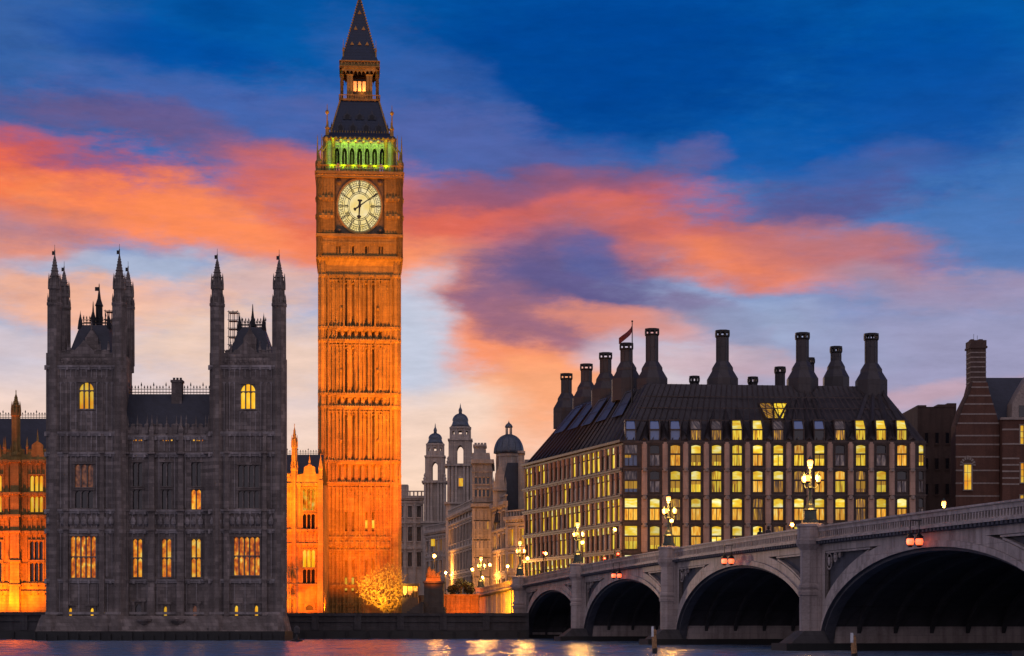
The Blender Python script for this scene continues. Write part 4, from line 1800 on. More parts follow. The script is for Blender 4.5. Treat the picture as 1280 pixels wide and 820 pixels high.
    def lantern(f, q):
        b.fr = g.fr = f
        b.box(-26 * k, 26 * k, W - 26 * k, W - 20 * k, z(119.5), z(117))
        n = 24
        for i in range(n):
            s = -26 * k + (i + .5) * 52 * k / n
            g.box(s - .04, s + .04, W - 26 * k, W - 25.6 * k, z(117), z(113))
        g.box(-26 * k, 26 * k, W - 26.2 * k, W - 25.4 * k, z(113), z(112))
        for s in (-22.5, -14.2, -10.5, 10.5, 14.2, 22.5):
            b.lathe([(.32, z(117)), (.26, z(115)), (.25, z(88)), (.36, z(86))], s * k, W - 22.5 * k, 8)
        x0, x1 = -22.5 * k, 22.5 * k
        n = 9
        p = (x1 - x0) / n
        for i in range(n):
            b.arch_head(x0 + i * p, x0 + (i + 1) * p, z(87), z(81), W - 23.4 * k, W - 21.5 * k, 4, top=z(78))
        b.box(-W4, W4, W - W4, W - 20 * k, z(78.4), z(76.5))
        n = 6
        g.box(-W4 - .1, W4 + .1, e4 - .15, e4 + .3, z(76.4), z(75.6))
        g.box(-W4 - .1, W4 + .1, e4 - .15, e4 + .3, z(69.6), z(68.6))
        for i in range(n):
            s = -W4 + (i + .5) * 2 * W4 / n
            zc = z(72.6)
            for t in range(8):
                a0, a1 = t * pi / 4, (t + 1) * pi / 4
                g.face([(s + .4 * cos(a0), e4, zc + .4 * sin(a0)), (s + .4 * cos(a1), e4, zc + .4 * sin(a1)), (s + .26 * cos(a1), e4 - .05, zc + .26 * sin(a1)), (s + .26 * cos(a0), e4 - .05, zc + .26 * sin(a0))])
        b.box(-W4, W4, e4 + .12, e4 + .4, z(75.6), z(69.6))
    sides(lantern)
    b.fr = g.fr = WORLD
    lan = b.build("lantern", M_GOLD, root)
    g.build("gilded_gallery", M_GILT, lan)
    b = MB(fr)
    b.box(-8.5 * k, 8.5 * k, cy - 8.5 * k, cy + 8.5 * k, z(103), z(90.5))
    b.build("lantern_light", lamp_mat("lantern_glow", (255, 136, 30), .95), lan)
    b = MB(fr)
    for i in range(4):
        q = (-8.6 + i * 17.2 / 3) * k
        b.box(q - .1, q + .1, cy - 8.8 * k, cy - 8.4 * k, z(104), z(90))
    b.box(-9 * k, 9 * k, cy - 9 * k, cy + 9 * k, z(117), z(103.2))
    b.box(-10 * k, 10 * k, cy - 10 * k, cy + 10 * k, z(90.3), z(88))
    b.build("lantern_frame", M_IRON, lan)
    # spire
    b = MB(fr)
    b.frust(rect(23.5 * k), z(68.6), rect(20.5 * k), z(60))
    b.frust(rect(20.5 * k), z(60), rect(.6 * k), z(-18))
    sp = b.build("spire", M_LEAD, root)
    b = MB(fr)
    b.lathe([(.1, z(-16)), (.3, z(-20)), (.34, z(-22)), (.1, z(-24)), (.08, z(-34)), (0, z(-36))], 0, cy, 8)
    b.build("finial", M_GILT, sp)

    def lucarnes(f, q):
        for py, offs in ((47, (-9.5, 0, 9.5)), (26, (-5, 5)), (4, (0,))):
            hw_ = 20.5 * (py + 18) / 78.0
            for o_ in offs:
                d = MB(f)
                s = o_ * k
                y0 = W - hw_ * k - .12
                d.prism([(s - .3, z(py)), (s + .3, z(py)), (s, z(py - 4.5))], y0, y0 + .8)
                d.build("lucarne", M_GILT, sp)
        # crockets up the hips
        d = MB(f)
        for i in range(22):
            t = i / 22
            py = 60 - 78 * t
            h = (20.5 - 19.9 * t) * k
            d.box(-h - .12, -h + .12, W - h - .12, W - h + .12, z(py), z(py) + .25)
        for i in range(16):
            t = i / 16
            py = 163 - 44 * t
            h = (36 - 11.8 * t) * k
            d.box(-h - .12, -h + .12, W - h - .12, W - h + .12, z(py), z(py) + .3)
        d.build("crocket", M_GILT, sp)
    sides(lucarnes)
    # corner finials
    for sx in (-1, 1):
        for sy in (-1, 1):
            b = MB(fr)
            q, yy = sx * 40.5 * k, cy + sy * 40.5 * k
            b.lathe([(.34, z(173)), (.3, z(160)), (.4, z(159)), (.16, z(155)), (.1, z(142)), (.34, z(139.5)), (.34, z(138)), (.08, z(136)), (.05, z(130)), (0, z(128))], q, yy, 6)
            b.tube((q - sx * .2, yy, z(162)), (sx * 36 * k, cy + sy * 36 * k, z(168)), .1, n=4)
            b.build("corner_finial", M_GILT, root)
            b = MB(fr)
            q, yy = sx * 20.6 * k, cy + sy * 20.6 * k
            b.lathe([(.16, z(70)), (.13, z(56)), (.2, z(55)), (.06, z(50)), (.04, z(42)), (0, z(40))], q, yy, 6)
            b.build("corner_finial", M_GILT, root)
    root.rotation_euler = (0, 0, radians(4.55))        # its face is square to the far bank
    return root, P, xc, W


TOWER, TP, TXC, TW = clock_tower()

# green floods in the belfry gallery and the sodium floods round the palace and tower
GREEN = (.36, 1.0, .0)
for dx in (-4.2, -2.5, -.85, .85, 2.5, 4.2):
    spot("belfry_flood", (TXC + dx, 300 - .9 + dx * .08, TP.z(211)), (TXC + dx, 300 + .9, TP.z(180)), 330, GREEN, 120, .6, .5)
    spot("belfry_flood", (TXC + dx, 300 - .3, TP.z(172.5)), (TXC + dx, 300 + .9, TP.z(200)), 130, GREEN, 120, .6, .4)  # second row, added under the eaves to even out the green
for sx in (-1, 1):
    spot("belfry_flood", (TXC + sx * 7.3, 302.5, TP.z(205)), (TXC + sx * 4, 306, TP.z(182)), 500, GREEN, 120, .5, .25)
bulb("bell_chamber_lamp", (TXC, 303.4, TP.z(190)), 120, GREEN, .5)
for sx in (-1, 1):
    spot("gallery_flood", (TXC + sx * 5.4, 299.0, TP.z(204.5)), (TXC + sx * 5.2, 301, TP.z(180)), 40, (1, .45, .08), 80, .6, .2)
bulb("lantern_lamp", (TXC, 300 + TW - 2.0, TP.z(104)), 160, (1, .30, .03), .4)
for sx in (-1, 1):
    spot("roof_flood", (TXC + sx * 5.2, 299.2, TP.z(166)), (TXC + sx * 2.5, 303.5, TP.z(72)), 200, (1, .30, .02), 45, .8, .3)
# on the terrace in front of the tower
for dx, tgt, pw, c in ((-16, 560, 105000, SODIUM), (0, 640, 60000, (1, .17, .002)), (17, 560, 157500, SODIUM), (-16, 450, 88200, AMBERL), (18, 450, 151200, AMBERL),
                       (-15, 370, 113400, AMBERL), (15, 370, 189000, AMBERL), (8, 262, 76230, (1, .25, .01))):
    spot("tower_flood", (TXC + dx, 272, 4.2), (TXC + dx * .1, 300, TP.z(tgt)), pw * .84, c, 40 if tgt > 300 else 22, .8, .5)
for dx in (-4.5, 0, 4.5):
    spot("base_flood", (TXC + dx, 291, 4.0), (TXC + dx, 300, TP.z(640)), 6000, (1, .17, .002), 100, .8, .3)
# narrow range by the tower
spot("range_flood", (-33.6, 283.5, 3.8), (-33.2, 288, 15), 5500, (1, .20, .003), 165, .8, .25)
spot("range_flood", (-30.5, 281, 3.8), (-30.5, 288, 16), 10000, SODIUM, 160, .8, .3)
# left range
for xx in (-63.2, -66.5, -70.5):
    spot("range_flood", (xx, 246.2, 3.9), (xx, 250, 11), 5200, (1, .20, .003), 168, .8, .25)
for xx in (-64, -69):
    spot("range_flood", (xx, 245.2, 3.9), (xx, 250, 24), 14000, SODIUM, 70, .8, .3)

# ------------------------------------------------------------------ the bridge
BO = (1.05 + .62 * .9837, 253.0 + .62 * .18)
BD = (.183, -1.0)
BF = Frame(BO[0], BO[1], BD[0], BD[1])              # x towards the viewer along the bridge, y across it
BW = 26.0
PIERS = [0.0, 35.6, 75.2, 114.9, 155.5, 197.0]


def zr(t):
    """top of the parapet"""
    t = max(t, -34.5)
    return 9.07 - (t - 105) ** 2 * 9.3e-5


def strip(b, ta, tb, n, fn):
    """a long moulding that follows the deck's rise; fn(t) -> closed section [(y, z), ...]"""
    prev = None
    for i in range(n + 1):
        t = ta + (tb - ta) * i / n
        cur = [(t, y, z) for y, z in fn(t)]
        if prev:
            m = len(cur)
            for j in range(m):
                k = (j + 1) % m
                b.face([prev[j], cur[j], cur[k], prev[k]])
        else:
            b.face(cur)
        prev = cur
    b.face(prev[::-1])


def sect(y0, y1, dz0, dz1):
    return lambda t: [(y0, zr(t) + dz0), (y1, zr(t) + dz0), (y1, zr(t) + dz1), (y0, zr(t) + dz1)]


def bridge():
    root = thing("stone_bridge", "long pale arched bridge over the river with pierced parapets", "bridge", (*BF(100, 13, 0)[:2], 0))
    for a, c in zip(PIERS, PIERS[1:]):
        t0, t1 = a + .8, c - .8
        tm, A = (t0 + t1) / 2, (t1 - t0) / 2
        zs = .35
        B = zr(tm) - 2.46 - zs
        n = 40
        ths = [pi - pi * i / n for i in range(n + 1)]
        ins = [(tm + A * cos(q), zs + B * sin(q)) for q in ths]
        exA, exB = A + .55, B + .62
        ex = [(tm + exA * cos(q), zs + exB * sin(q)) for q in ths]
        mid = [(tm + (A + .2) * cos(q), zs + (B + .22) * sin(q)) for q in ths]
        # arch ring: a stepped moulding with the vault behind it
        b = MB(BF)
        for i in range(n):
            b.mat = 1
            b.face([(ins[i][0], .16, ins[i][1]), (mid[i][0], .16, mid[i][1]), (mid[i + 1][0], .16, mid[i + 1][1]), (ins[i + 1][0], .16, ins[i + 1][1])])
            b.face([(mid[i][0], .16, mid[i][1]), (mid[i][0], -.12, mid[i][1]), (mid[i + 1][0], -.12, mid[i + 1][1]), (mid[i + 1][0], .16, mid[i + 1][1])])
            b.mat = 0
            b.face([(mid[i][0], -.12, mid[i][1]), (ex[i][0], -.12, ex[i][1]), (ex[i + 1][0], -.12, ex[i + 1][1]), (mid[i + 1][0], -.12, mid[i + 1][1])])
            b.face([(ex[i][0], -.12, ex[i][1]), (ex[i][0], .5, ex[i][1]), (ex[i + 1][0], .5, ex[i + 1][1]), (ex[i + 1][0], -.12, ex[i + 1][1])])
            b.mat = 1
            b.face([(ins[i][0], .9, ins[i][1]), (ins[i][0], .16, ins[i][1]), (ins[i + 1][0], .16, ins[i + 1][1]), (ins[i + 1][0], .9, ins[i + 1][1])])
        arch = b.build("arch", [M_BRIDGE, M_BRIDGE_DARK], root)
        # iron ribs and the vault under the roadway
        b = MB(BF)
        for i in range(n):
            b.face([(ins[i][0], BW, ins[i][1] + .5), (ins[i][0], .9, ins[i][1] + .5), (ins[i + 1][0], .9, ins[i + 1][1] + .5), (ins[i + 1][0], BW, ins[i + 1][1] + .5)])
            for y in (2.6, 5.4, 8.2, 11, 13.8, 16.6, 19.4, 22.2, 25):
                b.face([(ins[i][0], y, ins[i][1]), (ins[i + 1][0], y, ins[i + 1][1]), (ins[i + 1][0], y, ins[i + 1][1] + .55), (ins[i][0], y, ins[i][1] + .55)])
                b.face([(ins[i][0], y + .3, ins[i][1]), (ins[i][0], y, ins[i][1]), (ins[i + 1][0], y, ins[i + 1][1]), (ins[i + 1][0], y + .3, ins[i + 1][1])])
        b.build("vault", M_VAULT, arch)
        # spandrel: pale band over the ring, recessed dark panels with ironwork in the corners
        top = lambda t: zr(t) - 1.3
        pan = lambda t: zr(t) - 1.84

        def exz(t, ea=0.0):
            u = (t - tm) / (exA + ea)
            return zs + (exB + ea * .6) * sqrt(max(0, 1 - u * u)) if abs(u) < 1 else zs

        wide = 1.05
        pl, pr = a + 1.05, c - 1.05
        b = MB(BF)
        m = 60
        ts = [t0 + (t1 - t0) * i / m for i in range(m + 1)]
        for ta, tb in zip(ts, ts[1:]):
            for q0, q1 in ((ta, tb),):
                # the strip between the ring and the wide haunch band, then the top band
                lo0, lo1 = exz(q0) - .05, exz(q1) - .05
                h0, h1 = min(exz(q0, wide), pan(q0)), min(exz(q1, wide), pan(q1))
                h0, h1 = max(h0, lo0), max(h1, lo1)
                if q0 < pl or q1 > pr:
                    h0, h1 = top(q0), top(q1)
                    b.face([(q0, 0, lo0), (q1, 0, lo1), (q1, 0, h1), (q0, 0, h0)])
                    continue
                b.face([(q0, 0, lo0), (q1, 0, lo1), (q1, 0, h1), (q0, 0, h0)])
                b.face([(q0, 0, max(h0, pan(q0))), (q1, 0, max(h1, pan(q1))), (q1, 0, top(q1)), (q0, 0, top(q0))])
                if pan(q0) - h0 > .02 or pan(q1) - h1 > .02:
                    b.face([(q0, 0, h0), (q1, 0, h1), (q1, .4, h1), (q0, .4, h0)])
                    b.face([(q0, .4, pan(q0)), (q1, .4, pan(q1)), (q1, 0, pan(q1)), (q0, 0, pan(q0))])
        b.build("spandrel", M_BRIDGE, root)
        b = MB(BF)
        g = MB(BF)
        for ta, tb in zip(ts, ts[1:]):
            h0, h1 = exz(ta, wide), exz(tb, wide)
            if ta < pl - 1e-6 or tb > pr + 1e-6 or (pan(ta) <= h0 and pan(tb) <= h1):
                continue
            b.face([(ta, .4, min(h0, pan(ta))), (tb, .4, min(h1, pan(tb))), (tb, .4, pan(tb)), (ta, .4, pan(ta))])
        for sg, te in ((1, pl), (-1, pr)):
            for wd, dy in ((.0, 0),):
                # a border and cast tracery: upright, curve, ring with a shield
                zt_ = pan(te) - .14
                g.box(min(te, te + sg * .12), max(te, te + sg * .12), .05, .38, exz(te + sg * .1, wide) + .1, zt_)
                tt = te
                while exz(tt + sg * .4, wide) + .25 < pan(tt) and abs(tt - te) < A:
                    tt += sg * .4
                strip(g, te, tt, 12, lambda t: [(.05, pan(t) - .16), (.38, pan(t) - .16), (.38, pan(t) - .03), (.05, pan(t) - .03)])
                strip(g, te, tt - sg * .3, 18, lambda t: [(.05, exz(t, wide) + .03), (.38, exz(t, wide) + .03), (.38, exz(t, wide) + .17), (.05, exz(t, wide) + .17)])
                for rad, off in ((.62, .95), (.36, 2.2), (.22, 3.1)):
                    cx_ = te + sg * off
                    cz = pan(cx_) - rad - .12
                    if cz - rad < exz(cx_, wide) - rad * .6:
                        continue
                    for i in range(20):
                        a0, a1 = 2 * pi * i / 20, 2 * pi * (i + 1) / 20
                        g.face([(cx_ + rad * cos(a0), .12, cz + rad * sin(a0)), (cx_ + rad * cos(a1), .12, cz + rad * sin(a1)),
                                (cx_ + (rad - .11) * cos(a1), .12, cz + (rad - .11) * sin(a1)), (cx_ + (rad - .11) * cos(a0), .12, cz + (rad - .11) * sin(a0))])
                    g.prism([(cx_ - rad * .4, cz + rad * .45), (cx_ - rad * .4, cz - rad * .1), (cx_, cz - rad * .6), (cx_ + rad * .4, cz - rad * .1), (cx_ + rad * .4, cz + rad * .45)], .1, .3)
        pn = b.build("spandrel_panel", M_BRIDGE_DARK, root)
        g.build("tracery", M_BRIDGE, pn)
    # mouldings, parapets and roadway; a dark plate behind the balusters stands in for open gaps
    ta, tb = -34.5, PIERS[-1]
    for nm, y0 in (("parapet", 0.0), ("parapet", BW)):
        s = 1 if y0 == 0 else -1
        b = MB(BF)

        def sc(p0, p1, d0, d1):
            return lambda t: [(y0 + s * p0, zr(t) + d0), (y0 + s * p1, zr(t) + d0), (y0 + s * p1, zr(t) + d1), (y0 + s * p0, zr(t) + d1)]
        N = 70
        strip(b, ta, tb, N, sc(-.42, .3, -.13, 0))
        strip(b, ta, tb, N, sc(-.3, .2, -.42, -.13))
        strip(b, ta, tb, N, sc(-.34, .25, -.95, -.84))
        strip(b, ta, tb, N, sc(-.55, .3, -1.1, -.95))
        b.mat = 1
        strip(b, ta, tb, N, sc(-.25, .3, -1.32, -1.1))  # dark strip: shade under the moulding put into the colour
        strip(b, ta, tb, N, sc(.02, .12, -.84, -.42))  # dark plate: shade of the gaps painted behind the balusters
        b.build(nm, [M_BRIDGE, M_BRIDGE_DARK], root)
        if y0 == 0:
            b = MB(BF)
            n = int((tb - ta) / .42)
            for i in range(n):
                t = ta + (i + .5) * .42
                z = zr(t)
                b.box(t - .085, t + .085, -.26, .03, z - .85, z - .41)
                b.box(t - .13, t + .13, -.24, .03, z - .55, z - .41)
                b.box(t - .13, t + .13, -.25, .03, z - .85, z - .74)
            b.build("balustrade", M_BRIDGE, root)
            b = MB(BF)
            n = int((tb - ta) / .6)
            for i in range(n):
                t = ta + (i + .5) * .6
                z = zr(t)
                b.box(t - .16, t + .16, -.5, -.2, z - 1.3, z - 1.1)
            b.build("dentil_band", M_BRIDGE_DARK, root)
    b = MB(BF)
    strip(b, ta, tb, 60, sect(.3, BW - .3, -1.9, -1.05))
    b.build("deck", M_ASPHALT, root)
    # abutment wall running back from the first pier
    b = MB(BF)
    strip(b, -34.5, -1.0, 24, lambda t: [(0, 3.2), (BW, 3.2), (BW, zr(t) - 1.3), (0, zr(t) - 1.3)])
    for i in range(9):
        t = -33 + i * 3.9
        b.box(t - .4, t + .4, -.16, .02, 3.2, zr(t) - 1.34)
    b.build("abutment", M_GRANITE, root)
    # piers with cutwaters and caps that carry the lamps
    for k, t in enumerate(PIERS):
        b = MB(BF)
        r = .78 if k else .9
        top = zr(t)
        cyp = -.62
        b.lathe([(r, 1.1), (r, 4.0), (r * 1.1, 4.05), (r * 1.14, 4.3), (r * .98, 4.45), (r * 1.1, 4.62), (r * 1.06, 4.8), (r * .92, 4.9),
                 (r * .92, top - 1.75), (r * 1.05, top - 1.6), (r * 1.3, top - 1.3), (r * 1.34, top - 1.0), (r * 1.2, top - .92),
                 (r * 1.18, top - .1), (r * 1.3, top), (r * 1.3, top + .18), (r * .7, top + .25)], t, cyp, 8)
        b.box(t - .8, t + .8, -.3, BW - .02, -2, top - 1.35)
        if k:
            b.box(t - 1.02, t + 1.02, .95, BW - .5, -2.1, 3.85)
            b.box(t - 1.08, t + 1.08, .93, BW - .4, 3.85, 4.15)
        b.build("pier", M_GRANITE, root)
        b = MB(BF)
        b.frust((t - 1.45, t + 1.45, -2.6, .4), .5, (t - .95, t + .95, -1.4, .1), 1.45)
        b.build("cutwater", M_QUAY, root)
        b = MB(BF)
        b.box(t - 1.75, t + 1.75, -3.0, BW + 2.4, -2, .55)
        b.build("tide_line", M_WEED, root)
    return root


bridge()

# the river wall that closes the view under the arches, and the quay steps
t = thing("embankment_wall", "dark river wall seen through the arches under the bridge", "wall", (60, 262, 0))
b = MB()
b.face([(2.2, 254, -1), (130, 231, -1), (130, 231, 3.3), (2.2, 254, 3.3)])
b.face([(2.2, 254, 3.3), (130, 231, 3.3), (130, 262, 3.3), (2.2, 262, 3.3)])
b.build("wall", M_QUAY, t)
b = MB()
for i in range(20):
    x = 4 + i * 6.2
    y = 254 - (x - 2.2) * .18
    b.box(x - .5, x + .5, y - .35, y + .3, -1, 3.2)
b.box(2.2, 8, 253.0, 254.5, 3.1, 3.5)
b.build("buttress", M_QUAY, t)


# ------------------------------------------------------------------ lamps
def lamp_standard(label, group):
    """cast-iron standard with three globes on a stepped pedestal, as on every pier"""
    r = thing("street_lamp", label, "street lamp", (0, 0, 0), group)
    b = MB()
    b.lathe([(.62, 0), (.62, .22), (.5, .3), (.46, .9), (.54, .98), (.4, 1.1), (.3, 1.35), (.22, 1.45)], 0, 0, 8)
    b.build("pedestal", M_GREENIRON, r)
    b = MB()
    b.smooth = False
    b.lathe([(.24, 1.4), (.16, 1.6), (.12, 1.75), (.11, 2.5), (.16, 2.6), (.11, 2.7), (.08, 3.2), (.13, 3.3), (.07, 3.4), (.06, 4.0), (.18, 4.1)], 0, 0, 10)
    for a in (0, 2.094, 4.189):
        ca, sa = cos(a + .12), sin(a + .12)
        pr = None
        for i in range(7):
            q = i / 6
            rad = .62 * sin(q * pi / 2)
            z = 2.75 - .25 * sin(q * pi) + .42 * q * q
            p = (rad * ca, rad * sa, z)
            if pr:
                b.tube(pr, p, .04, .035, 5)
            pr = p
        b.lathe([(.06, 2.85), (.18, 2.98), (.2, 3.02)], .62 * ca, .62 * sa, 8)
    b.build("post", M_GREENIRON, r)

    def lantern(x, y, z, s):
        s *= .74
        b = MB()
        b.lathe([(.13 * s, z), (.22 * s, z + .18 * s), (.26 * s, z + .5 * s), (.2 * s, z + .62 * s)], x, y, 8)
        l = b.build("globe", M_BULB, r)
        c = MB()
        c.lathe([(.22 * s, z + .62 * s), (.24 * s, z + .66 * s), (.12 * s, z + .82 * s), (.05 * s, z + .9 * s), (.0, z + 1.05 * s)], x, y, 8)
        for i in range(8):
            a = pi / 8 + i * pi / 4
            c.tube((x + .135 * s * cos(a), y + .135 * s * sin(a), z), (x + .25 * s * cos(a), y + .25 * s * sin(a), z + .6 * s), .016 * s, n=4)
        c.build("lamp_cap", M_GREENIRON, l)
    for a in (0, 2.094, 4.189):
        lantern(.62 * cos(a + .12), .62 * sin(a + .12), 3.02, 1.0)
    lantern(0, 0, 4.1, 1.15)
    return r


def put(proto, first, loc, label, power, col=(1, .45, .09), lz=3.6):
    o = proto if first else copy_tree(proto)
    o.location = loc
    o['label'] = label
    bulb("lamp_light", (loc[0], loc[1], loc[2] + lz), power * 5, col, .45)
    return o


GRP = "triple-globe lamp standards along the bridge"
proto = lamp_standard("", GRP)
near = [(3, "big three-globe lamp on the tallest bridge pier, in front of the office windows"),
        (2, "three-globe lamp on the bridge pier below the office building's corner"),
        (1, "three-globe lamp on the pier between the two smallest arches"),
        (0, "three-globe lamp at the end pier where the bridge meets the orange lit wall")]
first = True
for k, lab in near:
    q = BF(PIERS[k], -.62, 0)
    put(proto, first, (q[0], q[1], zr(PIERS[k]) + .22), lab, 500)
    first = False
far = [(2, "lamp glowing just over the parapet at the bridge's far edge, before the striped brick house"),
       (1, "small lamp on the bridge's far edge, left beside the biggest three-globe lamp")]
for k, lab in far:
    q = BF(PIERS[k], BW + .6, 0)
    put(proto, False, (q[0], q[1], zr(PIERS[k]) + .1), lab, 600)
q = BF(-34.5, -.1, 0)
put(proto, False, (q[0], q[1], zr(-34.5) + .1), "three-globe lamp on the pedestal left of the orange lit abutment wall", 700)
# pedestal of that last lamp
t = thing("lamp_pedestal", "stepped stone pedestal carrying the lamp left of the orange wall", "pedestal", (q[0], q[1], 3.3))
b = MB(BF)
b.lathe([(1.5, 1.0), (1.5, 3.4), (1.0, 3.7), (.85, zr(-34.5) - 1.2), (1.25, zr(-34.5) - 1.0), (1.3, zr(-34.5) - .7), (.9, zr(-34.5) - .6), (.9, zr(-34.5)), (1.1, zr(-34.5) + .05), (1.1, zr(-34.5) + .14)], -34.5, -.1, 8)
b.build("shaft", M_GRANITE, t)
b = MB(BF)
b.box(-36.2, -32.8, -1.8, 1.6, 1.0, 2.4)
b.build("base", M_QUAY, t)


def small_lamp(label, h=5.2):
    r = thing("street_lamp", label, "street lamp", (0, 0, 0), "plain single-globe street lamps beyond the bridge")
    b = MB()
    b.lathe([(.2, 0), (.2, .8), (.1, .95), (.07, h - .6), (.14, h - .45), (.1, h - .38)], 0, 0, 8)
    b.tube((-.32, 0, h - .9), (.32, 0, h - .9), .03)
    b.build("post", M_IRON, r)
    b = MB()
    b.sphere((0, 0, h - .1), .28, 12, 8)
    g = b.build("globe", M_BULB2, r)
    b = MB()
    b.lathe([(.2, h + .2), (.24, h + .24), (.04, h + .42), (0, h + .55)], 0, 0, 8)
    b.build("lamp_cap", M_IRON, g)
    return r


sl = small_lamp("")
spots = [(768.5, 662, 286, "single lamp glowing before the office's street side, just left of its corner windows"),
         (839.5, 651, 262, "single lamp hanging low right beside the lamp of the office corner pier"),
         (728, 678, 264, "single lamp low and right of the lamp between the two smallest arches"),
         (659.5, 698, 270, "single lamp right beside the lamp at the bridge's end pier"),
         (682, 692, 296, "small orange lamp at the office's street side, left of the red signal"),
         (612.5, 706, 300, "small lamp on the street just right of the orange wall's pedestal lamp"),
         (590.5, 712, 305, "faint white lamp just left of the pedestal lamp by the orange wall"),
         (543, 695, 268, "white globe lamp above the dark square gate pier beside the lit tree"),
         (557, 716, 402, "added far lamp brightening the ministry, left of the dark shrubs"),  # extra lamp, put in to warm the ministry's stone
         (603, 722, 356, "added low lamp brightening the ministry, right of the pedestal lamp by the orange wall"),  # another added lamp, for the ministry's end pavilion
         (634.5, 708, 338, "pale lamp before the domed corner building's ground floor"),
         (990, 656, 255, "small orange lamp low before the office front, left beside the biggest lamp")]
for i, (px, py, Y, lab) in enumerate(spots):
    P = Px(Y)
    zc = P.z(py)
    o = sl if i == 0 else copy_tree(sl)
    o.location = (P.x(px), Y, zc - 5.1)
    o['label'] = lab
    bulb("lamp_light", (P.x(px), Y - .5, zc), 900 if Y < 330 else 5000, (1, .38, .06), .35)

# red signals over the roadway
sg = thing("traffic_light", "", "traffic light", (0, 0, 0), "red traffic signals at the bridge's end")
b = MB()
b.lathe([(.12, 0), (.07, .1), (.07, 2.4)], 0, .1, 8)
b.build("post", M_IRON, sg)
b = MB()
b.box(-.2, .2, -.12, .14, 2.3, 3.3)
for i in range(3):
    b.box(-.16, .16, -.3, -.1, 2.62 + i * .3, 2.65 + i * .3)
h = b.build("signal_head", M_IRON, sg)
for i, m in enumerate((M_DARKGLASS, M_DARKGLASS, M_RED)):
    b = MB()
    b.sphere((0, -.12, 2.47 + i * .31), .17 if i == 2 else .11, 10, 6)
    b.build("lens", m, h)
for i, (px, py, Y, lab) in enumerate([(772.5, 692.5, 238, "red traffic light nearest the office's corner windows above the parapet"),
                                      (755.5, 698, 242, "red traffic light above the second smallest arch, left of the other red signal"),
                                      (679.5, 691, 290, "distant red traffic light between the end pier lamp and the office")]):
    P = Px(Y)
    o = sg if i == 0 else copy_tree(sg)
    o.location = (P.x(px), Y, P.z(py) - 3.08)
    o['label'] = lab
    bulb("signal_light", (P.x(px), Y - .5, P.z(py)), 50, (1, .08, .02), .15)

# the paired orange lights that mark the middle of each arch
nv = thing("navigation_light", "", "navigation light", (0, 0, 0), "paired orange navigation lights over the arches")
b = MB()
b.box(-.34, .34, -.025, .025, .52, .56)
for s in (-.3, .3):
    b.box(s - .022, s + .022, -.022, .022, .3, 1.3)
b.box(-.33, .33, -.02, .35, 1.3, 1.34)
b.build("bracket", M_IRON, nv)
for s in (-.3, .3):
    b = MB()
    b.lathe([(.2, .2), (.26, .24), (.24, .34), (.08, .5)], s, 0, 8)
    b.lathe([(.1, -.34), (.2, -.24), (.12, -.18)], s, 0, 8)
    h = b.build("lamp_housing", M_IRON, nv)
    b = MB()
    b.lathe([(.1, -.22), (.2, -.16), (.25, .02), (.2, .2), (.1, .26)], s, 0, 10)
    b.build("lens", M_NAVI, h)
rz = atan2(BD[1], BD[0])
for i, (tt, lab) in enumerate([(135.2, "pair of orange lights over the widest right-hand arch"), (95, "pair of orange lights over the arch below the office front"),
                               (55.4, "pair of orange lights over the arch left of the office corner pier")]):
    o = nv if i == 0 else copy_tree(nv)
    q = BF(tt, -.85, zr(tt) - 1.9)
    o.location = q
    o.rotation_euler = (0, 0, rz - pi / 2)
    o['label'] = lab
    bulb("signal_light", (q[0] - .7, q[1] - .3, q[2]), 7, (1, .16, .03), .1)

# hidden sodium lamps that wash the abutment and the terrace walls
q = BF(-9, -4.2, 3.6)
spot("abutment_flood", q, BF(-12, 0, 5.6), 9000, (1, .33, .006), 130, .8, .2)

